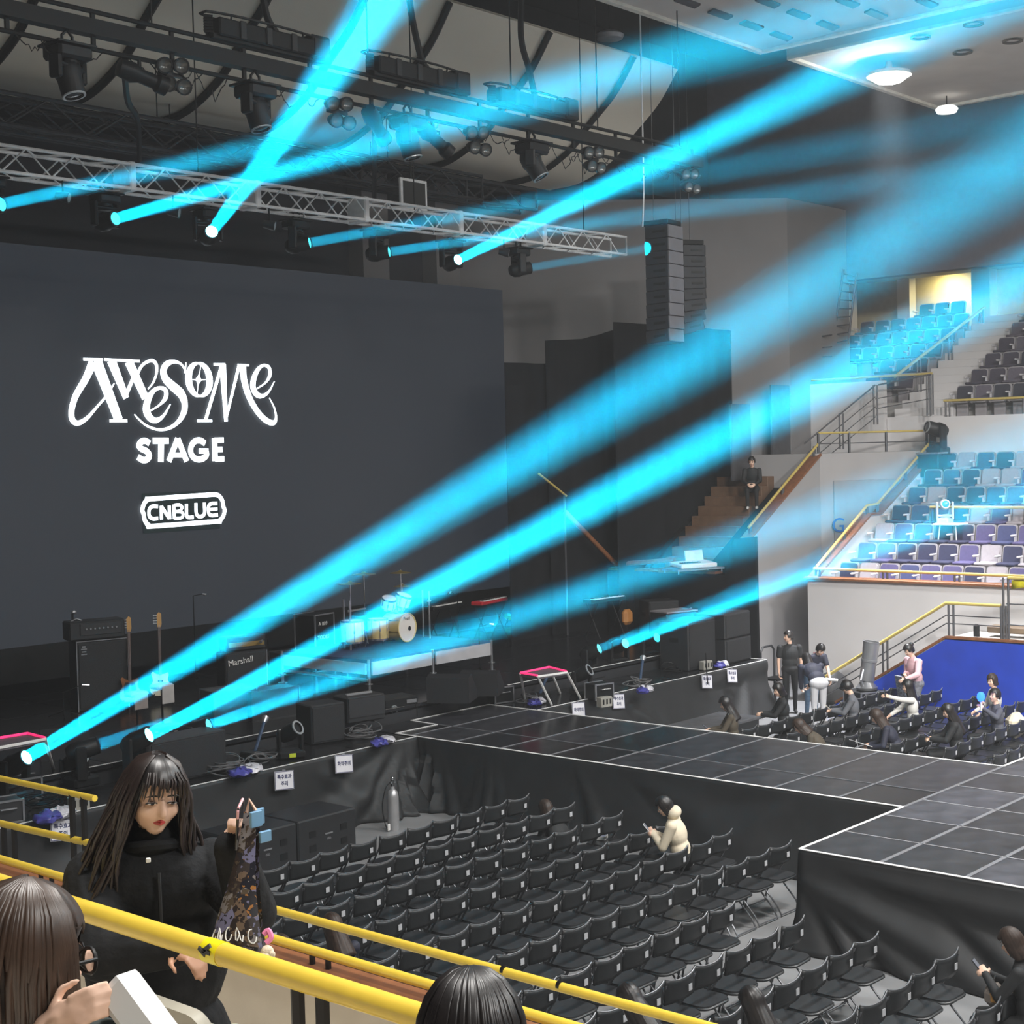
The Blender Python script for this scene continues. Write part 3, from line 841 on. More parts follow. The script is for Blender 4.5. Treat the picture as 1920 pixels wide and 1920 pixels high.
railing('handrail', 'yellow handrail in front of the upper grey seats', [(36.0, 17.2, 6.66), (36.0, 6, 6.62)], .03, YELLOWD, [((36.0, 17.1 - 2 * k, 6.64), 6.25) for k in range(4)])
g1, g2, g3 = on_x(1641, 722, 35.2), on_x(1577, 775, 34.4), on_x(1508, 832, 33.6)
g0 = on_x(1745, 702, 35.5)
railing('guardrail', 'grey metal guardrail of the short staircase up to the upper seats', [g3, g2, g1], .02, STEELP, [(g1, g1.z - 1.0), (g2, g2.z - .9)],
        bars=[[p - Vector((0, 0, h)) for p in (g3, g2, g1)] for h in (.3, .55, .8)])
railing('guardrail', 'grey metal guardrail at the foot of the white upper aisle', [g1 + Vector((0, -.08, .0)), g0], .02, STEELP, [(g0, g0.z - 1.0)],
        bars=[[p - Vector((0, 0, h)) for p in (g1, g0)] for h in (.35, .6)])

# --- stadium seats
SEATC = [mat('seat_navy_fabric', (44, 46, 74), .8, vary=.12, scale=20), mat('seat_purple_fabric', (82, 76, 116), .8, vary=.1, scale=20), mat('seat_pale_fabric', (158, 152, 158), .8, vary=.06, scale=20),
         mat('seat_blue_fabric', (62, 68, 106), .8, vary=.1, scale=20)]
SEATU = [mat('seat_dark_plum_fabric', (62, 56, 70), .85, vary=.12, scale=20), mat('seat_dusk_fabric', (92, 86, 98), .85, vary=.1, scale=20), mat('seat_dark_fabric', (46, 46, 58), .85, vary=.1, scale=20), mat('seat_grey_fabric', (140, 134, 138), .85)]
SHELL = mat('seat_shell_plastic', (150, 146, 150), .5, vary=.05)
ARMW = mat('armrest_plastic', (206, 204, 208), .45, vary=.04)
def rounded(w, h, r, n=4):
    pts = []
    for cx, cy, a in ((w / 2 - r, h / 2 - r, 0), (-w / 2 + r, h / 2 - r, 90), (-w / 2 + r, -h / 2 + r, 180), (w / 2 - r, -h / 2 + r, 270)):
        for k in range(n + 1):
            t = R_(a + 90 * k / n); pts.append((cx + r * math.cos(t), cy + r * math.sin(t)))
    return pts
YZ = Matrix(((0, 0, 1, 0), (1, 0, 0, 0), (0, 1, 0, 0), (0, 0, 0, 1)))   # poly (y, z) pushed along x
def seat_back_meshes():
    tilt = Matrix.Translation((.2, 0, .56)) @ Matrix.Rotation(R_(12), 4, 'Y')
    a = MB().prism(rounded(.46, .5, .07), 0.0, .035, 0, tilt @ YZ).mesh('shell', SHELL, 40)
    trap = [(-.19, .2), (.19, .2), (.21, -.21), (-.21, -.21)]
    b = {}
    for m in SEATC + SEATU:
        b[m.name] = (MB().prism(rounded(.4, .44, .06), -.03, .0, 0, tilt @ YZ).mesh('back_cushion', m, 40),
                     MB().box((-.02, 0, .42), (.4, .42, .07), bev=.025).mesh('seat_cushion', m, 40))
    c = MB().box((-.02, .24, .58), (.3, .05, .045), bev=.018).box((.06, .24, .45), (.06, .03, .24)).mesh('armrest', ARMW, 40)
    d = MB().box((.05, 0, .2), (.07, .3, .38), bev=.01).box((.02, 0, .37), (.36, .4, .04)).mesh('seat_pan', SHELL, 40)
    return a, b, c, d
SB = seat_back_meshes()
def stadium_seat(loc, m, label, group, arm=True):
    o = thing('stadium_seat', label, 'stadium seat', loc, 0, group)
    put('shell', SB[0], o); put('back_cushion', SB[1][m.name][0], o); put('seat_cushion', SB[1][m.name][1], o); put('seat_pan', SB[3], o)
    if arm:
        put('armrest', SB[2], o)
    return o
rnd = random.Random(11)
pat = ['0213110213', '1100012021', '2130013102', '0310212013', '3200312102', '0302210132', '0230223012']
names = {0: 'navy', 1: 'purple', 2: 'pale grey', 3: 'dusty blue'}
namu = {0: 'dark plum', 1: 'dusky grey', 2: 'near-black', 3: 'pale grey'}
for k in range(7):
    for j in range(10 if k < 3 else 8 - (k - 3) // 2):
        y = 16.72 - .485 * j
        if k == 3 and 3 <= j <= 3:
            pass
        c = int(pat[k][j])
        lab = '%s stadium seat, %s along the %s row of the lower stand' % (names[c], ORD[j + 1], ORD[k + 1])
        stadium_seat((30.0 + .83 * k, y, 2.22 + .39 * k), SEATC[c], lab, 'seats of the lower stand')
for k in range(7):
    n = 6 if k < 2 else 5 if k < 4 else 4
    for j in range(n):
        c = rnd.choice((0, 0, 1, 2, 1, 3 if j == 2 and k == 0 else 0))
        stadium_seat((36.6 + .85 * k, 17.0 - .49 * j, 6.25 + .44 * k), SEATU[c], '%s stadium seat, %s from the aisle in the %s upper row' % (namu[c], ORD[j + 1], ORD[k + 1]), 'seats of the upper block')
for k in range(1, 7):
    for j in range(7):
        c = rnd.choice((0, 2, 2))
        if 36.6 + .85 * k < 38.6 and j > 2 or k == 6 and (j < 1 or j > 3):
            continue
        stadium_seat((36.6 + .85 * k, 19.05 + .49 * j, 6.25 + .44 * k), SEATU[c], '%s blue-lit stadium seat, %s from the handrail in the %s balcony row' % (namu[c], ORD[j + 1], ORD[k + 1]), 'seats of the blue-lit balcony block')

for n_, (xa_, xb_, zt_) in enumerate(((on_y(1372, 800, 20.9).x, on_y(1408, 800, 20.9).x, on_y(1390, 758, 20.9).z), (on_y(1448, 800, 20.9).x, on_y(1482, 800, 20.9).x, on_y(1460, 722, 20.9).z))):
    dr_ = structure(MB().box(((xa_ + xb_) / 2, 20.93, zt_ - .95), (xb_ - xa_, .05, 1.9)).build('door_%d' % (n_ + 1), mat('grey_door', (74, 74, 78), .6), smooth=0))

# --- ladder and little platform at the end of the upper stand
lad = thing('wall_ladder', 'steep metal ladder on the wall beside the upper seats', 'ladder')
l0, l1, r0, r1 = on_x(1560, 652, 37.4), on_x(1582, 505, 37.4), on_x(1590, 645, 37.4), on_x(1606, 512, 37.4)
MB().cyl(l0, l1, .03, n=6).build('stile', STEELP, lad); MB().cyl(r0, r1, .03, n=6).build('stile', STEELP, lad)
for k in range(9):
    t = (k + .5) / 9
    MB().cyl(l0.lerp(l1, t), r0.lerp(r1, t), .018, n=6).build('rung', STEELP, lad)
pf = [on_x(px, py, 36.6) for px, py in ((1517, 634), (1560, 628), (1517, 671), (1560, 668))]
railing('guardrail', 'small grey guardrail of the landing at the foot of the wall ladder', [pf[0], pf[1]], .02, STEELP, [(pf[0], pf[2].z)], bars=[[pf[2], pf[3]], [pf[0].lerp(pf[2], .55), pf[1].lerp(pf[3], .55)]], double=(0, 0, 0))

# --- blue stair platform in front of the stand
bl = MB().prism([(16.3, 0), (15.85, .28), (13.4, 1.78), (6, 1.78), (6, 0)], 28.0, 29.38, 0, YZ)
blo = bl.build('stair_platform', mat('stair_concrete', (176, 172, 168), .8), None, smooth=0)
tag(blo, 'stair platform with bright blue cloth on its side below the white stand wall', 'stairs')
blo['kind'] = 'structure'
MB().prism([(16.25, .02), (15.83, .26), (13.4, 1.75), (6, 1.75), (6, .02)], 27.95, 28.0, 0, YZ).build('blue_cloth', BLUEC, blo, smooth=0)
for a, b in (((15.85, .3), (13.4, 1.8)), ((13.4, 1.8), (6, 1.8))):
    L = math.hypot(b[0] - a[0], b[1] - a[1]); w = math.atan2(b[1] - a[1], b[0] - a[0])
    MB().box((0, 0, 0), (.12, L, .045)).build('edge_board', WOOD, blo, smooth=0, loc=(28.0, (a[0] + b[0]) / 2, (a[1] + b[1]) / 2), rot=(w, 0, 0))
railing('handrail', 'yellow handrail rising beside the grey confetti cannon above the blue cloth', [(28.06, 16.2, .75), (28.06, 13.42, 2.46), (28.06, 12.3, 2.46)], .034, YELLOWD,
        [((28.06, 14.75, 1.64), .95), ((28.06, 13.32, 2.46), 1.8), ((28.06, 12.25, 2.46), 1.8)],
        bars=[[(28.06, 16.2, .75 - h), (28.06, 13.42, 2.46 - h), (28.06, 12.3, 2.46 - h)] for h in (.24, .4)])
railing('handrail', 'yellow handrail beside the yellow caution tape at the edge of the view', [(28.06, 12.15, 3.0), (28.06, 9, 3.0)], .034, YELLOWD,
        [((28.06, 12.2, 3.0), 1.8), ((28.06, 10.6, 3.0), 1.8)], bars=[[(28.06, 12.2, 2.5), (28.06, 9, 2.5)], [(28.06, 12.2, 2.1), (28.06, 9, 2.1)]])
tape = MB().grid(lambda u, v: (28.1, 12.1 - 1.2 * u, 2.78 + .17 * v + .12 * math.sin(u * 2)), 8, 2).build('caution_tape', mat('caution_yellow', (238, 224, 40), .5), None, smooth=60)
md = tape.modifiers.new('t', 'SOLIDIFY'); md.thickness = .004
tag(tape, 'band of bright yellow caution tape tied to the handrail post', 'tape')
tag(MB().box((28.7, 11.6, 1.93), (.35, 2.4, .13), bev=.02).build('wooden_bench', mat('bench_wood', (122, 104, 84), .6, vary=.2)), 'brown wooden bench top lying on the stair platform', 'bench')
tag(MB().lathe([(0, 0), (.06, 0), (.06, .2), (.03, .24), (0, .24)], 10, Matrix.Translation((28.5, 13.0, 1.785))).build('bottle', BLACK), 'small black bottle standing on the platform edge by the bench', 'bottle')

# lights on the stand
p = on_x(1738, 800, 34.75)
moving_head(p, Vector((-.75, .55, .25)), 'big black moving head on a box at the top of the lower stand', False, 0, k=1.25, base_drop=.62)
bx = thing('flight_case', 'black flight case under the big moving head at the top of the stand', 'case', (34.75, p.y - .12, 0))
MB().box((0, 0, p.z - .62 - .3 - .02), (.5, .56, .58), bev=.02).build('body', BLACK, bx)
MB().box((0, 0, p.z - .65), (.54, .6, .04), bev=.01).build('lid_frame', ALU, bx)
p = on_x(1773, 945, 31.8)
moving_head(p, Vector((-.85, -.5, .12)), 'small white moving head with a blue lens among the lower seats', False, 0, 5, body=mat('white_fixture', (190, 190, 192), .4), lens=mat('blue_lens', (40, 90, 255), .2, emit=(30, 90, 255), strength=5, vary=0), k=.8, base_drop=.42)
tb = thing('lamp_stand', 'small white stand under the white moving head', 'stand', (31.9, p.y - .06, 2.95))
MB().box((0, 0, p.z - 2.95 - .45), (.5, .62, .04), bev=.01).build('top', WHITE, tb)
for sx in (-.2, .2):
    for sy in (-.26, .26):
        MB().cyl((sx, sy, 0.05), (sx * .7, sy * .7, p.z - 2.95 - .46), .016, n=6).build('leg', WHITE, tb)
# ================================================================== RIGGING OVER THE STAGE
TRUSSM = mat('truss_aluminium', (228, 230, 232), .45, 0.0, vary=.08, scale=12)
TRUSSD = mat('dark_truss', (48, 50, 54), .5, .4, vary=.1)
def truss(name, label, x0, x1, y, z0, z1, w, m, pitch, rc=.028, rb=.014, hangers=()):
    """box truss along x: four chords, each brace its own part (shared meshes)"""
    o = thing(name, label, 'truss', (0, 0, 0))
    L = x1 - x0
    ch = MB().cyl((0, 0, 0), (L, 0, 0), rc, n=8).mesh('chord', m)
    for yy in (y - w / 2, y + w / 2):
        for zz in (z0, z1):
            put('chord', ch, o, (x0, yy, zz))
    n = int(L / pitch)
    h = z1 - z0
    me = {}
    for s in (1, -1):
        me['v', s] = MB().cyl((0, 0, 0 if s > 0 else h), (pitch, 0, h if s > 0 else 0), rb, n=5, caps=False).mesh('brace', m, 60)
        me['h', s] = MB().cyl((0, -w / 2 * s, 0), (pitch, w / 2 * s, 0), rb, n=5, caps=False).mesh('brace', m, 60)
    en = MB().cyl((0, 0, 0), (0, 0, h), rb * 1.2, n=6).mesh('end_post', m)
    for k in range(n):
        s = 1 if k % 2 == 0 else -1
        for yy in (y - w / 2, y + w / 2):
            put('brace', me['v', s], o, (x0 + k * pitch, yy, z0))
        put('brace', me['h', s], o, (x0 + k * pitch, y, z0))
        if w > .3:
            put('brace', me['h', -s], o, (x0 + k * pitch, y, z1))
    for yy in (y - w / 2, y + w / 2):
        put('end_post', en, o, (x1, yy, z0))
    cl = MB().box((0, 0, 0), (.1, w + .08, h + .09), bev=.01)
    for x in hangers:
        MB().cyl((x, y, z1 - .02), (x, y, 16.4), .012, n=5).build('hanging_wire', BLACKM, o)
    return o
t1 = truss('lighting_truss', 'bright aluminium box truss carrying the cyan moving heads', 8.5, 26.38, 20.0, 9.8, 10.17, .42, TRUSSM, .4, hangers=(10.5, 15.3, 20.2, 25.2))
for k in range(5):
    MB().box((13.9 + 2.44 * k, 20, 9.985), (.12, .48, .45), bev=.02).build('joint_plate', TRUSSM, t1, smooth=0)
for px, py in ((118, 369), (325, 397), (505, 422), (945, 473)):
    q = on_y(px, py, 19.79)
    p = thing('pinspot', 'tiny round spotlight under the truss, %s along it' % {118: 'first', 325: 'second', 505: 'third', 945: 'last'}[px], 'stage light', (q.x, q.y, q.z))
    MB().cyl((0, 0, 0.05), (0, 0, 9.8 - q.z), .015, n=6).build('stem', BLACKM, p)
    MB().lathe([(0, -.1), (.06, -.1), (.075, 0), (.085, .1), (.07, .1)], 14, Vector((.55, -.75, -.2)).to_track_quat('Z', 'Y').to_matrix().to_4x4()).build('can', DKGREY, p)
    MB().lathe([(0, .085), (.07, .095)], 14, Vector((.55, -.75, -.2)).to_track_quat('Z', 'Y').to_matrix().to_4x4()).build('lens', LENS_RING, p)
za, zb = on_y(990, 360, 23.0).z, on_y(890, 378, 23.0).z
xe = on_y(990, 362, 23.0).x
truss('rear_truss', 'dark upper truss running under the curved reflector', 8.5, xe, 23.0, za - .45, za, .5, TRUSSD, .75, .04, .022, hangers=(12, 17, 22))
x2 = on_y(890, 378, 22.0).x; z2 = on_y(890, 378, 22.0).z
truss('rear_truss', 'dark lower truss between the bright truss and the upper one', 8.5, x2, 22.0, z2, z2 + .5, .45, TRUSSD, .75, .036, .02, hangers=(11, 16, 21.5))
# monitor and panels stuck on the rear truss
fr = on_y(775, 375, 21.7)
mn = thing('truss_monitor', 'small framed panel fixed behind the bright truss', 'panel', fr)
MB().box((0, 0, .1), (.75, .06, .62), bev=.01).build('frame', TRUSSM, mn, smooth=0)
MB().box((0, -.035, .1), (.62, .01, .5)).build('face', BLACK, mn, smooth=0)
MB().box((0, .06, .3), (.06, .04, 1.5), bev=.005).cyl((0, .05, .38), (0, .05, .75), .02, n=6).build('bracket', BLACKM, mn)

# the light bar (catwalk beam) in front
yB = 16.0
zu, zt, zl, zd = 11.06, 10.98, 10.78, 10.68
bar = thing('light_bar', 'long black steel light bar hung above the audience edge of the stage', 'lighting bar')
xa, xb = 5.0, on_y(1312, 290, yB).x
BARM = mat('bar_black_steel', (18, 18, 18), .6, 0, vary=.1, spec=.25)
MB().cyl((xa, yB, zu), (xb - .6, yB, zu), .03, n=8).build('upper_pipe', BARM, bar)
MB().box(((xa + xb) / 2, yB, (zt + zl) / 2 - .02), (xb - xa, .16, .19)).build('beam', BARM, bar, smooth=0)
MB().cyl((xa, yB, zd - .07), (xb, yB, zd - .07), .03, n=8).build('lower_pipe', BARM, bar)
for k in range(13):
    x = 9.6 + 1.15 * k
    MB().box((x, yB + .01, (zu + zd) / 2 - .03), (.05, .04, zu - zd + .1)).build('upright', BARM, bar, smooth=0)
for x in (11.6, 15.3, 18.4, 20.6, 23.0):
    MB().cyl((x, yB, zu), (x, yB, 16.4), .012, n=5).build('hanging_wire', BLACKM, bar)
for k, (x0, n, sag) in enumerate(((9.7, 3, .25), (11.2, 4, .3), (13.3, 3, .22), (15.2, 4, .28), (17.1, 4, .25), (19.0, 5, .3), (20.6, 4, .25), (22.0, 3, .2))):
    w = MB()
    for j in range(n):
        a = x0 + j * .34 + random.uniform(-.05, .05); b = a + random.uniform(.35, .7)
        w.tube([(a + (b - a) * t, yB + random.uniform(-.01, .01) - .03, zd - .09 - sag * random.uniform(.6, 1.2) * math.sin(PI * t) * (1 if j % 2 else .6)) for t in [i / 10 for i in range(11)]], .008, 4)
    stuff(w.build('loose_cable', BLACKM, bar))
def cable_rack(px0, py0, px1, py1, label):
    a, b = on_y(px0, py0, yB + .02), on_y(px1, py1, yB + .02)
    L = b.x - a.x
    o = thing('dimmer_rack', label, 'dimmer rack', (a.x, yB, zu + .03))
    h = a.z - zu - .03
    MB().box((L / 2, 0, h * .42), (L * .93, .32, h * .8), bev=.02).build('body', BARM, o)
    for k in range(1, 4):
        MB().box((L * k / 4, -.17, h * .42), (.1, .03, h * .82), bev=.01).build('strap', BLACK, o)
    for k in range(6):
        for s in (0, 1):
            MB().tube([(s * L + (.02 if s else -.02), 0, h * (.12 + .13 * k)), (s * L * 1.0 + (.1 if s else -.1), -.05, h * (.15 + .13 * k)), (s * L + (.02 if s else -.02), -.12, h * (.12 + .13 * k))], .022, 5).build('cable_loop', BLACKM, o)
    pts = []
    for k in range(16):
        t = 2 * PI * k / 16
        pts.append((L / 2 + (L / 2 + .08) * max(-1, min(1, 1.15 * math.cos(t))), .17 * math.sin(t), h))
    MB().tube(pts, .018, 6, closed=True).build('top_hoop', BLACKM, o)
    for k in (.15, .5, .85):
        MB().cyl((L * k, -.14, h * .8), (L * k, -.16, h), .014, n=5).build('hoop_stay', BLACKM, o)
    MB().box((L / 2, 0, .0), (L, .2, .06)).build('foot_plate', BARM, o, smooth=0)
    return o
cable_rack(388, 26, 580, 70, 'long dimmer rack with cable hoops, nearest on the light bar')
cable_rack(690, 98, 845, 136, 'long dimmer rack with cable hoops in the middle of the light bar')
cable_rack(918, 158, 1050, 186, 'long dimmer rack with cable hoops, farthest on the light bar')
for px, py, lb in ((592, 112, 'small black junction box on the light bar behind the steep beam'), (858, 176, 'small black junction box on the light bar after the middle rack'), (1063, 222, 'small black junction box on the light bar after the farthest rack')):
    q = on_y(px, py, yB)
    j = thing('junction_box', lb, 'junction box', (q.x, yB, zu + .02))
    MB().box((0, 0, .16), (.34, .26, .34), bev=.02).build('body', BARM, j)
    MB().box((0, -.135, .16), (.26, .02, .24), bev=.005).build('cover', BLACK, j)
# fixtures of the light bar
def bar_head(px, py, label, aim):
    q = on_y(px, py, yB)
    moving_head(q + Vector(aim).normalized() * .276, aim, label, True, 0, k=1.15, drop=zd - .1 - q.z, body=BLACKM, group='moving heads on the light bar')
bar_head(128, 138, 'black moving head on the light bar, nearest of its kind', (.1, -.25, -1))
bar_head(480, 205, 'black moving head on the light bar just before the steep beam', (.1, -.25, -1))
bar_head(765, 262, 'black moving head on the light bar between two black spotlights', (.15, -.2, -1))
bar_head(998, 305, 'black moving head on the light bar, nearest its far end', (.3, -.5, -1))
def spot(px, py, aim, label):
    q = on_y(px, py, yB); aim = Vector(aim).normalized()
    o = thing('profile_spotlight', label, 'stage light', (q.x, yB, zd - .1), 0, 'spotlights on the light bar')
    T = Matrix.Translation((0, 0, q.z - zd + .1)) @ aim.to_track_quat('Z', 'Y').to_matrix().to_4x4()
    MB().lathe([(0, -.3), (.11, -.28), (.13, -.1), (.09, 0), (.09, .2), (.12, .24), (.12, .36), (.1, .36)], 14, T).build('barrel', BLACKM, o)
    MB().lathe([(0, .33), (.1, .34)], 14, T).build('lens', LENS_OFF, o)
    MB().tube([(-.13, 0, q.z - zd + .1), (-.14, 0, -.12), (.14, 0, -.12), (.13, 0, q.z - zd + .1)], .016, 6).build('yoke', BLACKM, o)
    MB().cyl((0, 0, -.13), (0, 0, .02), .025, n=8).build('clamp', BLACKM, o)
spot(262, 142, (.9, -.2, -.25), 'black profile spotlight on the light bar beside a four-lamp cluster')
spot(704, 232, (.75, .3, -.5), 'black profile spotlight on the light bar washed by the blue beam')
spot(812, 258, (.7, -.2, -.55), 'black profile spotlight on the light bar past a moving head')
BULB = mat('lamp_reflector', (92, 92, 90), .25, .4, vary=.1)
def cluster(px, py, label, n=4):
    q = on_y(px, py, yB)
    o = thing('par_cluster', label, 'stage light', (q.x, yB, zd - .1), 0, 'four-lamp clusters on the light bar')
    z = q.z - zd + .1
    aim = Vector((-.25, -.85, -.25)).normalized()
    Q = aim.to_track_quat('Z', 'Y').to_matrix().to_4x4()
    MB().box((0, 0, (z) / 2), (.05, .04, abs(z) + .1)).build('stem', BLACKM, o, smooth=0)
    for k, (dx, dz) in enumerate(((-.12, .1), (.12, .13), (-.1, -.13), (.12, -.14))):
        T = Matrix.Translation((dx, -.02 * k, z + dz)) @ Q
        c = MB().lathe([(0, -.13), (.05, -.12), (.08, -.04), (.1, .05), (.105, .1), (.085, .1)], 14, T).build('lamp_can', BLACKM, o)
        MB().lathe([(0, .05), (.045, .06), (.084, .095)], 14, T).build('reflector', BULB, c)
    MB().box((0, 0, z), (.36, .05, .05), Matrix.Rotation(.0, 4, 'Y')).build('cross_bar', BLACKM, o, smooth=0)
cluster(320, 140, 'cluster of four round lamps, nearest on the light bar')
cluster(632, 210, 'cluster of four round lamps beside the steep beam')
cluster(890, 262, 'cluster of four round lamps below the farthest rack')
cluster(1108, 298, 'cluster of four round lamps at the far end of the light bar')
cluster(1288, 338, 'cluster of pale lamps hanging past the end of the light bar')
# upright droppers from the roof with cables
for pts, lb in (([(765, -30), (772, 30), (790, 110), (800, 128)], 'black cable dropping to the middle rack'), ([(978, -30), (977, 70), (992, 130), (1003, 182)], 'black cable dropping to the farthest rack'), ([(490, -30), (500, 30), (520, 65)], 'black cable dropping to the nearest rack')):
    q = [on_y(px, py, yB + .1) for px, py in pts]
    tag(MB().tube(spline(q, 6), .05, 6).build('drop_cable', BLACKM), lb, 'cable')
for pts, lb in (([(232, 120), (240, 190), (258, 225), (262, 300)], 'black cable hanging from the light bar down to the dark trusses'), ([(702, 250), (702, 300), (702, 372)], 'black cable hanging beside the blue-washed spotlight')):
    q = [on_y(px, py, yB + .15 + 5.5 * i / (len(pts) - 1)) for i, (px, py) in enumerate(pts)]
    tag(MB().tube(spline(q, 6), .045, 6).build('drop_cable', BLACKM), lb, 'cable')

# ------------------------------------------------------------------ line arrays
ARRM = mat('speaker_lit_face', (104, 105, 112), .6, vary=.08)  # face lighter than the side: house light on the front put into colour
ARRD = mat('speaker_dark_side', (38, 40, 46), .6, vary=.1)
def line_array(name, label, x, y, ztop, n, w, h, dpt, curve, face, side, rz):
    o = thing(name, label, 'loudspeaker', (x, y, ztop), rz)
    z, a = 0.0, 0.0
    off = 0.0
    for k in range(n):
        T = Matrix.Translation((0, off, z)) @ Matrix.Rotation(-a, 4, 'X')
        c = MB().box((0, 0, -h / 2), (w, dpt, h * .985), T, bev=.012).build('cabinet', side, o)
        MB().box((0, -dpt / 2 - .006, -h / 2), (w * .97, .02, h * .94), T, bev=.008).build('grille', face, c)
        MB().box((-w / 2 - .004, -dpt * .1, -h / 2), (.012, dpt * .5, .05), T).build('handle', BLACK, c, smooth=0)
        off += math.sin(a) * h
        z -= math.cos(a) * h
        a += curve * (k / n)
    MB().box((0, .05, .06), (w * .95, dpt * 1.1, .1), bev=.01).build('fly_frame', BLACKM, o)
    MB().cyl((-.05, .2, .1), (-.05, .2, 16.46 - ztop), .007, n=5).build('chain', STEELP, o)
    MB().cyl((.25, -.15, .1), (.25, -.15, 16.46 - ztop), .007, n=5).build('chain', STEELP, o)
    return o
q = on_y(1244, 425, 18.6)
line_array('line_array', 'tall hanging line array of grey-faced speaker cabinets', q.x, q.y, q.z, 9, .62, .268, .55, .02, ARRM, ARRD, R_(6))
q = on_y(1291, 462, 20.2)
line_array('line_array', 'second dark curved line array hanging behind the grey one', q.x, q.y, q.z, 8, .6, .25, .55, .09, ARRD, ARRD, R_(60))
q = on_y(1208, 310, 18.6)
MB_c = MB()
_q = on_y(1206, 300, 18.7)
tag(MB().tube([(_q.x, _q.y, 16.46), _q, on_y(1207, 360, 18.7), on_y(1205, 425, 18.65)], .016, 6).build('hoist_chain', TRUSSM), 'slack hoist chain above the grey line array', 'chain')
# ================================================================== STAGE GEAR
GRILL = mat('speaker_grille', (30, 31, 34), .7, vary=.2, scale=60, bump=.15)
TOLEX = mat('black_tolex', (32, 33, 36), .55, vary=.1, bump=.05, scale=40)
SILVER = mat('silver_hardware', (190, 192, 196), .3, .8, vary=.05)
MAPLE = mat('maple_wood', (206, 158, 92), .4, vary=.12, scale=8)
ROSE = mat('rosewood', (92, 62, 50), .5, vary=.15, scale=12)
CREAM = mat('cream_lacquer', (230, 222, 196), .25, vary=.04, coat=.5)
PINK = mat('pink_led_strip', (255, 70, 130), .4, emit=(255, 50, 120), strength=.9, vary=0)
PAPER = mat('white_paper', (226, 226, 232), .6, vary=.03)
INK = mat('ink', (40, 44, 90), .7, vary=0)
NAVYB = mat('navy_border', (38, 42, 92), .7, vary=0)
RED = mat('red_lacquer', (190, 40, 48), .3, coat=.4)
FRZ = 0.28                     # gear on the stage faces the audience, a little toward its middle

# --- bass stack
p = Vector((14.6, 22.9, ZM))
w = thing('bass_cabinet', 'tall black bass speaker cabinet with light edges behind two bass guitars', 'amplifier', p, R_(-16))
MB().box((.45, .22, .62), (.9, .45, 1.2), bev=.02).build('body', TOLEX, w)
MB().box((.45, -.008, .62), (.82, .02, 1.1), bev=.005).build('grille', GRILL, w)
for x in (.005, .895):
    MB().box((x, -.012, .62), (.014, .02, 1.22)).build('edge_strip', SILVER, w, smooth=0)
MB().box((.45, -.012, 1.222), (.9, .02, .014)).build('edge_strip', SILVER, w, smooth=0)
bd = MB()
for r in range(3):
    bd.box((.13, -.022, 1.09 - .045 * r), (.1 - .02 * (r == 1), .006, .02))
bd.box((.13, -.022, 1.13), (.06, .006, .03))
bd.build('badge', SILVER, w, smooth=0)
h_ = thing('bass_amp_head', 'black bass amplifier head standing on the tall cabinet', 'amplifier', w.location + Vector((-.12, .02, 1.235)), R_(-16))
MB().box((.5, .2, .17), (.98, .4, .33), bev=.025).build('body', TOLEX, h_)
MB().box((.56, -.006, .19), (.72, .02, .2), bev=.004).build('control_panel', DKGREY, h_)
k_ = MB()
for k in range(8):
    k_.cyl((.3 + .075 * k, -.015, .2), (.3 + .075 * k, -.04, .2), .016, n=8)
k_.build('knob', SILVER, h_)
MB().tube([(.1, .2, .33), (.2, .2, .37), (.3, .2, .33)], .012, 6).build('handle', SILVER, h_)
mc = thing('microphone', 'small microphone clipped behind the bass amplifier head', 'microphone', h_.location + Vector((.28, .3, .33)))
MB().cyl((0, 0, 0), (0, 0, .12), .02, n=8).build('stem', BLACK, mc); MB().ball((.03, 0, .14), (.05, .035, .035)).build('grille', SILVER, mc)

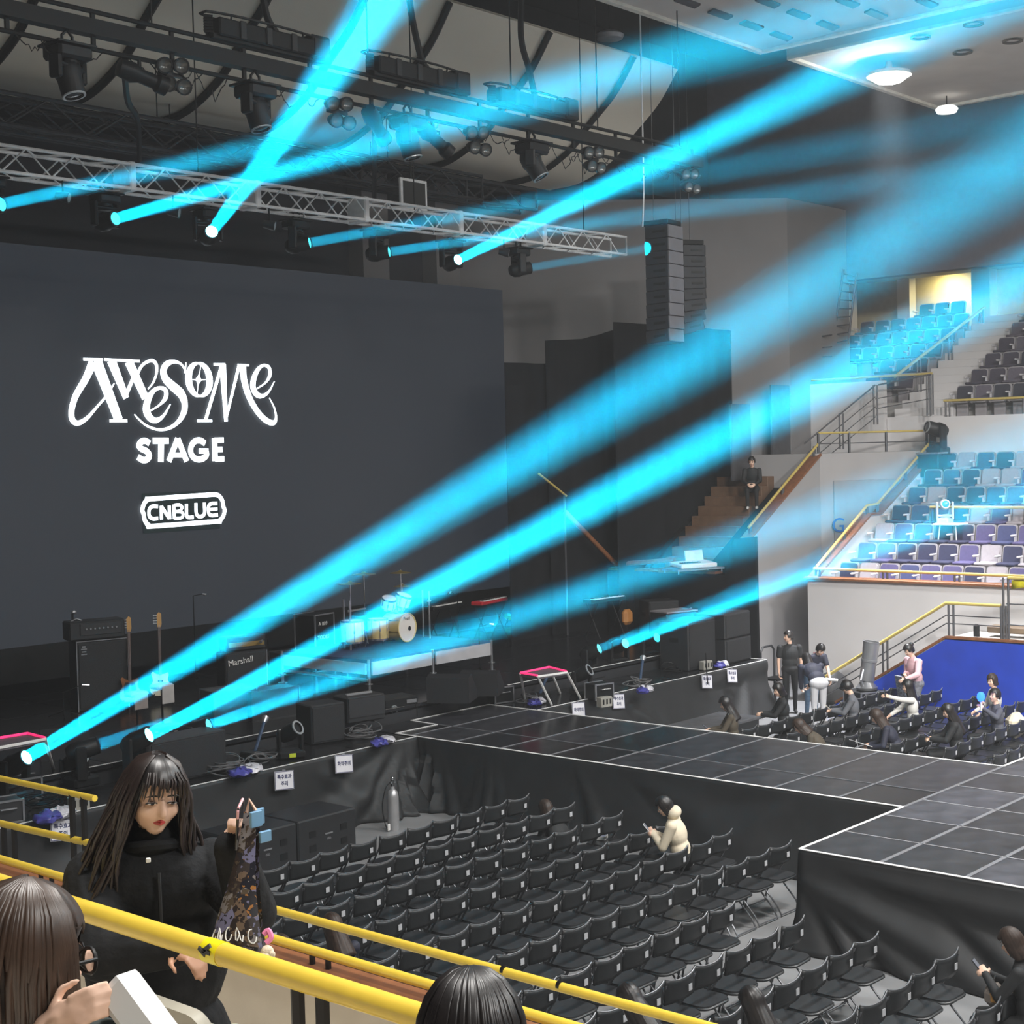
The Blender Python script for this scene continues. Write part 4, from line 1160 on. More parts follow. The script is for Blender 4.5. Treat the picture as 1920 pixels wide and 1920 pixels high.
# --- guitars on stands
def guitar(name, label, loc, rz, body_m, bass=True, guard=WHITE, scale=1.0, head=MAPLE):
    o = thing(name, label, 'guitar', loc, rz)
    S = Matrix.Rotation(R_(-10), 4, 'X') @ Matrix.Scale(scale, 4)
    T = Matrix.Translation((0, .05, .12)) @ S
    XZ = Matrix(((1, 0, 0, 0), (0, 0, -1, 0), (0, 1, 0, 0), (0, 0, 0, 1)))
    out = [(0, 0), (.1, .01), (.16, .08), (.16, .17), (.125, .25), (.115, .3), (.13, .36), (.115, .41), (.06, .385), (-.05, .385), (-.11, .43), (-.14, .4), (-.125, .32), (-.12, .26), (-.16, .17), (-.16, .08), (-.1, .01)]
    out = [tuple(v) for v in spline([(x * 1.12, y) for x, y in out] + [out[0]], 4)][:-1]
    MB().prism(out, -.02, .025, 0, T @ XZ).build('body', body_m, o, smooth=40)
    MB().prism([(-.1, .1), (.05, .08), (.11, .2), (.08, .33), (-.08, .34), (-.11, .25)], .021, .028, 0, T @ XZ).build('pickguard', guard, o, smooth=0)
    MB().box((0, -.034, .16), (.09, .012, .03), T).box((0, -.034, .26), (.09, .012, .03), T).build('pickup', BLACK, o, smooth=0)
    L = .86 if bass else .66
    MB().box((0, -.03, .36 + L / 2), (.05, .025, L), T, bev=.006).build('neck', ROSE, o)
    MB().prism([(-.03, .36 + L), (.03, .36 + L), (.045, .42 + L), (.04, .6 + L), (.0, .63 + L), (-.04, .58 + L)], .01, .028, 0, T @ XZ).build('headstock', head, o, smooth=0)
    tp = MB()
    for k in range(4):
        tp.cyl((-.03, -.025, .43 + L + .045 * k), (-.085, -.025, .43 + L + .045 * k), .009, n=6, M=T).ball((-.09, -.025, .43 + L + .045 * k), (.018, .008, .014), 6, 4, M=T)
    tp.build('tuning_peg', SILVER, o)
    s = MB()
    for k in range(4):
        s.cyl((-.018 + .012 * k, -.046, .12), (-.015 + .01 * k, -.046, .4 + L), .0015, n=4, M=T)
    s.build('strings', SILVER, o)
    return o
def gstand(loc, rz, label):
    o = thing('guitar_stand', label, 'guitar stand', loc, rz)
    MB().cyl((0, .1, .25), (0, .22, .95), .013, n=6).build('post', BLACKM, o)
    for x, y in ((-.22, -.12), (.22, -.12), (0, .38)):
        MB().cyl((0, .12, .3), (x, y, 0.012), .012, n=6).build('leg', BLACKM, o)
    MB().tube([(-.12, -.02, .14), (-.12, .1, .1), (.12, .1, .1), (.12, -.02, .14)], .012, 6).build('cradle', BLACKM, o)
    return o
for (px, py), lb, bm in (((245, 1330), 'bass guitar with pale wood headstock nearest the tall bass cabinet', mat('sunburst', (150, 96, 60), .25, vary=.3, coat=.6)), ((302, 1318), 'white-bodied bass guitar with pale wood headstock between the cabinet and the broad beam', CREAM)):
    q = on_z(px, py, ZM)
    guitar('bass_guitar', lb, q + Vector((0, 0, .0)), R_(-38), bm, True, WHITE if bm is CREAM else BLACK)
    gstand(q + Vector((.03, .03, 0)), R_(-38), 'black guitar stand under the ' + ('white bass guitar' if bm is CREAM else 'bass guitar beside the cabinet'))

# --- guitar amp with script lettering
q = on_z(425, 1312, ZM)
mk = thing('guitar_cabinet', 'black guitar speaker cabinet with white script lettering below the broad beam', 'amplifier', q, R_(-12))
MB().box((.42, .2, .42), (.84, .36, .82), bev=.02).build('body', TOLEX, mk)
MB().box((.42, .015, .42), (.77, .02, .74), bev=.004).build('grille', GRILL, mk)
put('lettering', text_mesh('Marshall', .15, WHITE, .004), mk, M=Matrix.Translation((.3, -.002, .66)) @ Matrix.Rotation(PI / 2, 4, 'X') @ Matrix.Rotation(R_(6), 4, 'Z'))
MB().box((.83, .012, .42), (.012, .02, .8)).build('edge_strip', SILVER, mk, smooth=0)
hd = thing('guitar_amp_head', 'black guitar amplifier head on the cabinet with script lettering', 'amplifier', q + Vector((.02, .0, .835)), R_(-12))
MB().box((.42, .19, .14), (.8, .3, .26), bev=.02).build('body', TOLEX, hd)
MB().box((.42, .03, .12), (.7, .02, .08)).build('control_panel', mat('gold_panel', (150, 124, 70), .4, .4), hd, smooth=0)
ms = thing('microphone_stand', 'thin microphone stand with boom rising against the screen above the script-lettered cabinet', 'microphone stand', on_z(430, 1240, ZM))
def micstand(o, hgt, boom):
    MB().cyl((0, 0, 0.02), (0, 0, hgt), .011, n=6).build('pole', BLACKM, o)
    for k in range(3):
        a = 2.1 * k
        MB().cyl((0, 0, .1), (.28 * math.cos(a), .28 * math.sin(a), .012), .01, n=6).build('leg', BLACKM, o)
    MB().cyl((0, 0, hgt), (boom[0], boom[1], hgt + boom[2]), .008, n=6).build('boom', BLACKM, o)
    b = Vector((boom[0], boom[1], hgt + boom[2]))
    MB().cyl(b, b + Vector((boom[0], boom[1], -.05)) * .4, .018, .026, n=8).build('microphone', SILVER, o)
ms.location = on_y(367, 1262, 24.6); ms.location.z = ZM
ms.location.x = on_y(367, 1260, 24.6).x
micstand(ms, 1.62, (.15, -.1, .03))
for px, py, hh, bm, lb in ((120, 1345, .42, (.3, -.1, .1), 'low microphone stand at the foot of the bass cabinet'), (505, 1300, 1.0, (-.2, -.1, .0), 'microphone stand between the two lower beams'), (470, 1262, .5, (.25, -.05, -.3), 'short microphone boom in front of the script-lettered cabinet'),
                           (860, 1218, 1.2, (-.3, -.1, .1), 'microphone stand beside the red keyboard'), (900, 1262, .9, (.2, -.1, .05), 'short microphone stand in front of the guitar rack')):
    o = thing('microphone_stand', lb, 'microphone stand', on_z(px, py, ZM))
    micstand(o, hh, bm)
tow = thing('towel_table', 'small stand draped with a pale towel behind the brightest floor beam', 'stand', on_z(258, 1362, ZM))
MB().cyl((0, 0, 0), (0, 0, .5), .02, n=6).build('pole', BLACKM, tow)
MB().box((0, 0, .53), (.34, .24, .08), bev=.03).box((0, -.125, .42), (.26, .02, .26), bev=.008).build('towel', mat('pale_towel', (150, 140, 136), .9), tow)
tow = thing('towel_table', 'small stand draped with a white towel below the white bass guitar', 'stand', on_z(305, 1352, ZM))
MB().cyl((0, 0, 0), (0, 0, .55), .02, n=6).build('pole', BLACKM, tow)
MB().box((0, 0, .58), (.34, .26, .08), bev=.03).box((.03, -.135, .45), (.24, .02, .3), bev=.008).build('towel', mat('white_towel', (180, 176, 174), .9), tow)

# --- rack cases beside the riser
def flightcase(name, label, loc, rz, s, m=BLACK, trim=SILVER, cat='case', group=None):
    o = thing(name, label, cat, loc, rz, group)
    MB().box((0, 0, s[2] / 2), (s[0] - .02, s[1] - .02, s[2] - .02), bev=.01).build('body', m, o)
    for sx in (-1, 1):
        for sy in (-1, 1):
            MB().box((sx * (s[0] / 2 - .01), sy * (s[1] / 2 - .01), s[2] / 2), (.025, .025, s[2])).build('edge_strip', trim, o, smooth=0)
    for sy in (-1, 1):
        MB().box((0, sy * (s[1] / 2 - .01), s[2] - .012), (s[0], .025, .025)).build('edge_strip', trim, o, smooth=0)
        MB().box((0, sy * (s[1] / 2 - .01), .012), (s[0], .025, .025)).build('edge_strip', trim, o, smooth=0)
    return o
rk = flightcase('flight_case', 'black flight case with metal edges and white stencilled marks beside the drum riser', on_z(592, 1256, ZM), R_(8), (.6, .55, 1.15))
for z, t_ in ((.95, 'A 009'), (.68, 'TOOLS')):
    put('lettering', text_mesh(t_, .11, WHITE, .002), rk, M=Matrix.Translation((-.05, -.272, z)) @ Matrix.Rotation(PI / 2, 4, 'X'))
for px, py, s, lb in ((545, 1262, (.7, .5, .45), 'low flat black case at the foot of the stencilled flight case'), (505, 1345, (.9, .5, .5), 'dark equipment box on the main stage behind the cyan lamp'), (430, 1352, (.8, .5, .55), 'dark equipment box on the main stage under the faint beam')):
    flightcase('equipment_box', lb, on_z(px, py, ZM), R_(-10), s, TOLEX, DKGREY, 'box')

# --- drum riser
rx0, rx1, ry0, ry1, rz_ = 18.85, 22.15, 20.15, 22.55, 1.95
rs = thing('drum_riser', 'drum riser with pale side boards on scaffold legs', 'stage riser', (0, 0, 0))
MB().box(((rx0 + rx1) / 2, (ry0 + ry1) / 2, rz_ - .03), (rx1 - rx0, ry1 - ry0, .06)).build('deck', mat('blue_carpet', (44, 66, 104), .9, vary=.2), rs, smooth=0)
RB = mat('riser_board', (176, 176, 180), .6, vary=.08)
for k in range(2):
    xm = rx0 + (rx1 - rx0) * (.25 + .5 * k)
    MB().box((xm, ry0 - .02, rz_ - .16), ((rx1 - rx0) / 2 - .12, .04, .24)).build('side_board', RB, rs, smooth=0)
MB().box((rx0 - .02, (ry0 + ry1) / 2, rz_ - .16), (.04, ry1 - ry0 - .1, .2)).build('side_board', RB, rs, smooth=0)
MB().cyl((rx0 - .02, ry0, rz_ - .36), (rx0 - .02, ry1, rz_ - .36), .03, n=8).build('ledger', ALU, rs)
for x in (rx0, (rx0 + rx1) / 2, rx1):
    for y in (ry0, ry1):
        MB().cyl((x, y, ZM + .005), (x, y, rz_ + .01), .028, n=8).build('leg', ALU, rs)
        MB().lathe([(0, .16), (.07, .16), (.07, .175), (0, .175)], 10, Matrix.Translation((x, y, ZM))).lathe([(0, 0), (.09, 0), (.09, .012), (0, .012)], 10, Matrix.Translation((x, y, ZM))).build('leg_collar', ALU, rs)
# drum kit
SHELLY = mat('champagne_drum_shell', (226, 204, 142), .3, .15, vary=.1, coat=.5)
HEADW = mat('drum_skin', (226, 222, 216), .5, vary=.03)
def drum(name, label, c, r, L, axis, cat='drum', ports=False, legs=0):
    o = thing(name, label, cat, c)
    Q = Vector(axis).normalized().to_track_quat('Z', 'Y').to_matrix().to_4x4()
    MB().lathe([(r * .97, -L / 2), (r, -L / 2 + .01), (r, L / 2 - .01), (r * .97, L / 2)], 28, Q).build('shell', SHELLY, o)
    for s in (-1, 1):
        h = MB().lathe([(0, s * (L / 2 + .002)), (r * .97, s * (L / 2 + .002))], 28, Q).build('skin', HEADW, o)
        MB().lathe([(r * .96, s * L / 2 - .015), (r * 1.03, s * L / 2 - .015), (r * 1.03, s * L / 2 + .018), (r * .96, s * L / 2 + .018), (r * .96, s * L / 2 - .015)], 28, Q).build('hoop', SHELLY if ports else CHROME, o)
        if ports and s > 0:
            MB().lathe([(0, L / 2 + .005), (r * .17, L / 2 + .005)], 14, Q @ Matrix.Translation((r * .28, -r * .1, 0))).build('port', BLACK, h, smooth=0)
            put('lettering', text_mesh('Pearl', .1, BLACK, .001), h, M=Q @ Matrix.Translation((0, r * .62, L / 2 + .006)))
    lg = MB()
    for k in range(8):
        a = 2 * PI * k / 8 + .2
        lg.cyl((r * 1.03 * math.cos(a), r * 1.03 * math.sin(a), -L / 2), (r * 1.03 * math.cos(a), r * 1.03 * math.sin(a), L / 2), .007, n=5, M=Q)
        lg.box((r * 1.02 * math.cos(a), r * 1.02 * math.sin(a), 0), (.02, .02, .06), Q)
    lg.build('lug', CHROME, o)
    for k in range(legs):
        a = (-1, 1)[k % 2]
        MB().cyl((a * r * .85, L * .2, -r * .4), (a * r * 1.15, L * .32 - .5 * (k > 1), -(c[2] - rz_) + .01), .011, n=6).build('leg', CHROME, o)
    return o
bq = on_z(762, 1178, rz_ + .3)
bx_, by_ = bq.x, bq.y
by_ = max(by_, ry0 + .35)
drum('bass_drum', 'champagne bass drum with white front skin and dark port', (bx_, by_ + .22, rz_ + .31), .28, .42, (.12, -1, .02), ports=True, legs=2)
drum('rack_tom', 'champagne rack tom above the bass drum on the cabinet side', (bx_ - .22, by_ + .25, rz_ + .8), .15, .2, (-.1, -.35, .9))
drum('rack_tom', 'champagne rack tom above the bass drum on the keyboard side', (bx_ + .16, by_ + .25, rz_ + .82), .16, .22, (.1, -.35, .9))
drum('floor_tom', 'champagne floor tom beside the bass drum', (bx_ - .62, by_ + .15, rz_ + .34), .2, .38, (0, 0, 1), legs=2)
drum('floor_tom', 'champagne floor tom at the near corner of the riser', (bx_ - 1.15, by_ + .3, rz_ + .34), .22, .4, (0, 0, 1), legs=2)
drum('snare_drum', 'shallow snare drum behind the toms', (bx_ + .45, by_ + .75, rz_ + .62), .18, .13, (0, 0, 1))
MB().cyl((0, 0, 0), (0, 0, 0), .01)
for (dx, dy, z, r), lb in (((-.95, .55, 1.25, .22), 'brass cymbal over the near floor tom'), ((-.35, .8, 1.38, .24), 'brass cymbal behind the rack toms'), ((.42, .55, 1.36, .22), 'brass cymbal above the keyboard-side tom'), ((.75, .85, 1.05, .18), 'hi-hat cymbals at the far side of the kit')):
    o = thing('cymbal', lb, 'cymbal', (bx_ + dx, by_ + dy, rz_))
    MB().lathe([(0, z + .03), (.03, z + .028), (.05, z + .01), (r, z - .02), (r, z - .024), (.05, z + .004)], 20).build('plate', mat('brass', (196, 170, 104), .3, .8), o)
    MB().cyl((0, 0, .1), (0, 0, z + .05), .011, n=6).build('stand_pole', CHROME, o)
    for k in range(3):
        MB().cyl((0, 0, .25), (.22 * math.cos(2.1 * k), .22 * math.sin(2.1 * k), .01), .01, n=5).build('leg', CHROME, o)
for x, lb in ((bx_ - 1.3, 'chrome drum rack pipe across the near floor tom'), (bx_ + .85, 'pale drum-fan screen post pair beside the bass drum')):
    o = thing('drum_hardware', lb, 'drum hardware', (x, by_ + .2, rz_))
    MB().cyl((0, 0, 0), (0, 0, .95), .018, n=6).build('post', ALU, o); MB().cyl((.12, .3, 0), (.12, .3, .95), .018, n=6).build('post', ALU, o)
    MB().cyl((-.05, 0, .75), (.5, .1, .75) if x < bx_ else (.05, 0, .75), .02, n=6).build('cross_pipe', ALU, o)
st_ = thing('drum_stool', 'round black drum stool behind the kit', 'stool', (bx_ - .1, by_ + 1.25, rz_))
MB().lathe([(0, .5), (.16, .5), (.18, .46), (.16, .43), (0, .43)], 16).build('seat', BLACK, st_); MB().cyl((0, 0, .05), (0, 0, .44), .02, n=6).build('post', CHROME, st_)
for k in range(3):
    MB().cyl((0, 0, .2), (.22 * math.cos(2.1 * k), .22 * math.sin(2.1 * k), .01), .012, n=5).build('leg', CHROME, st_)

# --- keyboards
def keyboard(name, label, loc, rz, L, m, hgt, cross=True):
    o = thing(name, label, 'keyboard', loc, rz)
    MB().box((0, 0, hgt + .05), (L, .3, .09), bev=.02).build('body', m, o)
    MB().box((0, -.1, hgt + .1), (L * .86, .12, .02)).build('keys', WHITE, o, smooth=0)
    kk = MB()
    for k in range(int(L / .05)):
        if k % 7 not in (2, 6):
            kk.box((-L * .42 + .045 * k, -.07, hgt + .115), (.02, .07, .02))
    kk.build('black_keys', BLACK, o, smooth=0)
    MB().box((0, .09, hgt + .1), (L * .5, .06, .015)).build('control_panel', DKGREY, o, smooth=0)
    for x in (-.35 * L, .35 * L):
        for s in (-1, 1):
            MB().cyl((x, -s * .22, 0.02), (x, s * .18, hgt), .014, n=6).build('leg', BLACKM, o)
    return o
q = on_z(905, 1185, ZM)
keyboard('keyboard', 'red keyboard on a stand beside the drum riser', Vector((25.6, 23.3, ZM)), R_(14), 1.25, RED, .88)
keyboard('keyboard', 'black keyboard on a stand behind the drums beside the red one', Vector((24.4, 23.6, ZM)), R_(10), 1.2, BLACK, .86)
q = on_z(1135, 1195, ZM)
keyboard('keyboard', 'black keyboard with white printed panel near the far stage end', q, R_(-4), 1.2, BLACK, .82)
kb2 = thing('keyboard_bag', 'small tan padded case hanging under the far keyboard', 'bag', on_z(1178, 1192, ZM) + Vector((.1, .1, .42)))
MB().box((0, 0, 0), (.32, .2, .36), bev=.08).build('body', mat('tan_case', (176, 118, 60), .6), kb2); MB().cyl((0, 0, .1), (0, -.02, .4), .012, n=5).build('strap', BLACK, kb2)
MB().cyl((0, 0, -.18), (0, 0, -.415), .02, n=5).build('stand_leg', BLACK, kb2)
# guitars by the keyboards
for px, py, lb, m, hd_ in ((1017, 1185, 'white electric guitar on a rack in the beam behind the drum riser', CREAM, ROSE), (1001, 1183, 'dark guitar beside the white one on the rack', ROSE, BLACK), (961, 1172, 'gold electric guitar leaning by the red keyboard', mat('gold_lacquer', (190, 160, 80), .3, .2, coat=.5), MAPLE)):
    q = on_z(px, py, ZM)
    guitar('electric_guitar', lb, q, R_(-30), m, False, WHITE, 1.05, hd_)
    gstand(q + Vector((.02, .03, 0)), R_(-30), 'guitar stand holding the ' + lb.split(' guitar')[0] + ' guitar')

# --- wedges, FX boxes and other stage-front gear
def wedge(label, loc, rz, s=1.0):
    o = thing('wedge_monitor', label, 'loudspeaker', loc, rz)
    YZm = Matrix(((0, 0, 1, 0), (1, 0, 0, 0), (0, 1, 0, 0), (0, 0, 0, 1)))
    MB().prism([(-.3 * s, 0), (.3 * s, 0), (.3 * s, .12 * s), (-.12 * s, .44 * s), (-.3 * s, .4 * s)], -.34 * s, .34 * s, 0, YZm).build('cabinet', TOLEX, o, smooth=0)
    n = Vector((0, .32, .42)).normalized()
    T = Matrix.Translation((0, .09 * s, .28 * s)) @ Vector((0, n.y, n.z)).to_track_quat('Z', 'Y').to_matrix().to_4x4()
    MB().box((0, 0, .005), (.6 * s, .44 * s, .02), T, bev=.006).build('grille', GRILL, o)
    for z in (.14, .26):
        MB().box((-.345 * s, -.08 * s, z * s), (.012, .14 * s, .05 * s)).build('handle_hole', BLACK, o, smooth=0)
    return o
wedge('black wedge monitor on the main stage edge with a white towel beside it', on_z(872, 1316, ZM) + Vector((0, .3, 0)), R_(-60), 1.1)
wedge('second black wedge monitor behind the pink-edged ramp', on_z(925, 1305, ZM) + Vector((.1, .35, 0)), R_(-60), 1.0)
wedge('black wedge monitor at the near end of the stage', on_z(140, 1422, ZM) + Vector((0, .25, 0)), R_(-30), 1.0)
tl = MB().grid(lambda u, v: (.3 * (u - .5), .34 * (v - .5), .02 + .06 * math.sin(5 * u + 2 * v) ** 2), 10, 10).build('towel', mat('white_towel', (205, 200, 198), .9))
tl.location = on_z(826, 1302, ZM) + Vector((0, 0, .005)); tag(tl, 'crumpled white towel on the stage beside the wedge monitor', 'towel')
def fxbox(label, px, py, z, s, rz=0, m=TOLEX, name='effect_machine', dy=.0):
    q = on_z(px, py, z)
    o = thing(name, label, 'effect machine', q + Vector((0, s[1] / 2 + dy, 0)), rz)
    MB().box((0, 0, s[2] / 2), s, bev=.02).build('body', m, o)
    return o
def nozzle(o, p, r, aim, L=.25, ring=LENS_RING):
    Q = Matrix.Translation(p) @ Vector(aim).normalized().to_track_quat('Z', 'Y').to_matrix().to_4x4()
    MB().lathe([(r * .8, 0), (r * .9, L), (r, L), (r, L - .03), (r * .86, 0)], 16, Q).build('nozzle', BLACKM, o)
    MB().lathe([(r * .8, L + .003), (r * 1.04, L + .003), (r * 1.04, L - .015)], 16, Q).build('nozzle_rim', ring, o)
sb = fxbox('large plain black speaker box on the stage front behind the woman', 355, 1462, ZS, (1.35, .5, .62), R_(0), name='subwoofer', dy=0)
MB().box((0, -.255, .31), (1.25, .02, .54), bev=.005).build('grille', GRILL, sb); MB().box((-.685, 0, .4), (.02, .2, .1)).build('handle', BLACK, sb, smooth=0)
o = fxbox('black box with clips and silver fittings on the speaker box behind the cyan lamp', 338, 1402, ZM, (.6, .3, .3), R_(-8), BLACK, dy=.25)
c_ = MB()
for k in range(6):
    c_.box((-.2 + .08 * k, -.155, .24 - .03 * (k % 3)), (.05, .02, .02))
c_.build('silver_fitting', SILVER, o, smooth=0)
o = fxbox('dark upright speaker box in the middle of the stage front', 622, 1392, ZS, (.62, .5, .62), R_(-12)); MB().box((0, -.255, .31), (.56, .02, .54), bev=.005).build('grille', GRILL, o)
o = fxbox('dark box with a pale lid rail beside the upright speaker box', 692, 1352, ZM, (.72, .45, .42), R_(-10), dy=.0); MB().box((0, -.23, .24), (.68, .02, .3)).build('front_plate', DKGREY, o, smooth=0)
MB().box((0, 0, .43), (.5, .06, .04), bev=.01).build('lid_rail', SILVER, o)
o = fxbox('black haze machine with a round silver outlet and yellow tag by the runway steps', 770, 1350, ZS, (.68, .5, .38), R_(-12), BLACK, dy=.15)
nozzle(o, (-.18, -.25, .2), .07, (0, -1, 0), .05); MB().box((.2, -.255, .3), (.2, .01, .06)).build('label_plate', SILVER, o, smooth=0)
MB().box((.345, -.1, .3), (.01, .06, .08)).build('yellow_tag', YELLOW, o, smooth=0)
for px, py, z, lb, rz in ((140, 1478, ZS, 'spark machine with a silver ring nozzle near the stage end', -30), (545, 1420, ZS, 'black moving effect light with a ring lens and a yellow sticker', -30), (1092, 1302, ZS, 'black effect head with a ring nozzle beside the pink-edged ramp', -25), (1300, 1248, ZS, 'black effect light with a yellow-green sticker on the far stage front', -25)):
    q = on_z(px, py, z)
    o = thing('effect_light', lb, 'stage light', q, R_(rz))
    MB().box((0, 0, .06), (.42, .34, .12), bev=.03).build('base', BLACK, o)
    MB().box((0, -.172, .06), (.1, .01, .06)).build('sticker', mat('yellow_green_sticker', (200, 210, 50), .5), o, smooth=0)
    for s in (-1, 1):
        MB().box((s * .17, 0, .26), (.06, .14, .34), bev=.02).build('yoke_arm', BLACK, o)
    T = Matrix.Translation((0, 0, .38)) @ Vector((.55, -.6, .45)).normalized().to_track_quat('Z', 'Y').to_matrix().to_4x4()
    MB().lathe([(0, -.18), (.1, -.16), (.13, 0), (.11, .18), (.09, .18), (.09, .14), (0, .13)], 16, T).build('head', BLACK, o)
    MB().lathe([(.085, .183), (.115, .183), (.115, .165)], 18, T).build('lens_ring', LENS_RING, o)
def confetti_pipe(px, py, z, lb, aim=(.5, .2, .75), L=.55):
    q = on_z(px, py, z)
    o = thing('smoke_jet', lb, 'effect machine', q)
    MB().box((0, 0, .05), (.36, .3, .1), bev=.02).build('base', BLACK, o)
    a = Vector(aim).normalized()
    MB().cyl((0, 0, .08), a * L + Vector((0, 0, .08)), .028, n=10).build('pipe', mat('dark_blue_pipe', (60, 78, 104), .4, .3), o)
    MB().cyl(a * L + Vector((0, 0, .08)), a * (L + .1) + Vector((0, 0, .08)), .035, .06, n=12).build('nozzle', SILVER, o)
confetti_pipe(478, 1420, ZS, 'smoke jet with slanting pipe between the cables and the effect light', (.55, .3, .6))
confetti_pipe(1200, 1286, ZS, 'smoke jet with slanting pipe beyond the pink-edged ramp', (.55, .3, .5))
confetti_pipe(1012, 1310, ZS, 'smoke jet with slanting pipe under the pink-edged ramp', (.6, .2, .45))
for px, py, lb in ((24, 1545, 'grey foot case with white edge at the near end of the stage front'), (60, 1500, 'open black case with silver catches at the near end of the stage front'), (1140, 1312, 'black case with silver catches next to the smoke jet pipe'), (952, 1318, 'black case with silver bars beside the first wedge')):
    q = on_z(px, py, ZS)
    o = flightcase('accessory_case', lb, q + Vector((0, .2, 0)), R_(-14), (.42, .34, .3), DKGREY if 'grey' in lb else BLACK, SILVER)
    MB().tube([(-.1, -.18, .2), (-.1, -.22, .2), (.1, -.22, .2), (.1, -.18, .2)], .01, 5).build('handle', SILVER, o)
# cable heaps
def heap(px, py, z, lb, n=5, r=.22, m=BLACKM, seed=1):
    rr_ = random.Random(seed); w = MB()
    for k in range(n):
        a0, rr0, ex = rr_.uniform(0, 6), r * rr_.uniform(.6, 1.1), rr_.uniform(.6, 1)
        cx, cy = rr_.uniform(-.1, .1), rr_.uniform(-.06, .06)
        lift = rr_.uniform(.05, .3)
        w.tube([(cx + rr0 * math.cos(a0 + t), cy + rr0 * ex * math.sin(a0 + t), .02 + .02 * k + lift * max(0, math.sin(t * 1.0 + k)) * .4) for t in [i * .4 for i in range(16)]], .011, 5, closed=True)
    o = w.build('cable_coil', m, None)
    o.location = on_z(px, py, z) + Vector((0, .1, 0))
    return stuff(tag(o, lb, 'cable coil'))
GCAB = mat('grey_cable', (98, 98, 100), .5)
heap(437, 1450, ZS, 'big coil of looped cable on the stage front next to the speaker box', 8, .3, GCAB, 1)
heap(500, 1432, ZS, 'tangle of cable before the smoke jet', 5, .2, GCAB, 2)
heap(690, 1385, ZS, 'tangle of dark hoses beside the haze machine', 7, .26, GCAB, 3)
heap(1000, 1318, ZS, 'tangle of cable under the pink-edged ramp', 5, .22, GCAB, 4)
heap(1205, 1290, ZS, 'tangle of cable on the far stage front', 6, .24, GCAB, 5)
heap(1355, 1240, ZS, 'heap of cable before the far speaker stack', 7, .26, GCAB, 6)
heap(95, 1515, ZS, 'hose and cable roll at the near end of the stage front', 6, .26, BLACKM, 7)
heap(1265, 1262, ZS, 'loose cable between the far effect lights', 4, .2, BLACKM, 8)
BLUEBAG = mat('blue_plastic', (70, 70, 150), .35, vary=.4, scale=9)
CLEAR = mat('clear_plastic', (206, 206, 214), .3, vary=.1)
for px, py, s, lb in ((112, 1540, 1.0, 'crumpled blue and clear plastic bag on the near stage front above the first notice'), (470, 1455, 1.0, 'crumpled blue and clear plastic bag in front of the cable coil'), (728, 1398, .9, 'crumpled blue and clear plastic bag at the runway corner'), (1015, 1322, .8, 'crumpled plastic bag by the far runway corner'), (1218, 1300, .8, 'crumpled white plastic bag on the far stage front'), (1362, 1252, .8, 'crumpled blue and white plastic bag under the far speaker stack')):
    o = thing('plastic_bag', lb, 'plastic bag', on_z(px, py, ZS) + Vector((0, .12, 0)), .3)
    for k, (m, x) in enumerate(((BLUEBAG, -.13), (CLEAR, .13))):
        MB().ball((x * s, 0, .05 * s), (.2 * s, .15 * s, .07 * s), 22, 14).build('blue_half' if k == 0 else 'clear_half', m, o, smooth=20)
        for v in o.children[-1].data.vertices:
            n_ = noise.noise(v.co * 11 + Vector((k, px, 0))); n2 = noise.noise(v.co * 26 + Vector((px, k, 3)))
            v.co += Vector((n_ * .07, n2 * .06, abs(n_) * .06 + n2 * .03))
            v.co.z = max(v.co.z, .004)
for px, py, lb in ((154, 1520, 'grey power strip box on the near stage front'), (1140, 1326, 'grey power strip box near the far notices'), (1330, 1256, 'grey power strip box beside the far effect light')):
    q = on_z(px, py, ZS)
    o = thing('power_box', lb, 'power box', q + Vector((0, .08, 0)), R_(-10))
    MB().box((0, 0, .09), (.26, .14, .18), bev=.01).build('body', mat('power_box_grey', (150, 148, 140), .5), o)
    for k in range(3):
        MB().box((-.08 + .08 * k, -.072, .1), (.03, .01, .09)).build('socket', BLACK, o, smooth=0)
# pink-edged ramps
def ramp(label, corners, hz, legs):
    """four top corners; legs: [(top, foot)]"""
    o = thing('led_ramp', label, 'stage ramp')
    a, b, c, d = [Vector(v) for v in corners]
    up = Vector((0, 0, .05))
    MB().add([a, b, c, d, a - up, b - up, c - up, d - up], [(0, 1, 2, 3), (7, 6, 5, 4), (0, 4, 5, 1), (1, 5, 6, 2), (2, 6, 7, 3), (3, 7, 4, 0)]).build('deck', mat('ramp_mesh', (92, 86, 92), .6, vary=.3, scale=50), o, smooth=0)
    for p, q in ((b, c), (c, d), (d, a)):
        MB().cyl(p + up * .3, q + up * .3, .018, n=6).build('led_edge', PINK, o)
    MB().cyl(a - up * .2, b - up * .2, .022, n=6).build('front_bar', WHITE, o)
    for p, q in legs:
        MB().cyl(p, q, .024, n=6).build('leg', WHITE, o)
    return o
a, b, c, d = [on_z(*q, ZS + .62) for q in ((1008, 1268), (1062, 1260), (1030, 1252), (976, 1263))]
e = on_z(1088, 1310, ZS); f_ = on_z(1034, 1322, ZS)
ramp('folding ramp with pink glowing edges and white legs on the far stage front', (a, b, c, d), .62, [(b, e), (a, f_), (d, on_z(985, 1316, ZS)), (c, on_z(1050, 1300, ZS))])
a, b, c, d = [on_z(*q, ZM + .7) for q in ((-60, 1412), (84, 1385), (52, 1377), (-90, 1400))]
ramp('folding ramp with pink glowing edges at the near end of the stage', (a, b, c, d), .7, [(b, on_z(100, 1442, ZM)), (a, on_z(-50, 1470, ZM)), (d, on_z(-80, 1440, ZM))])

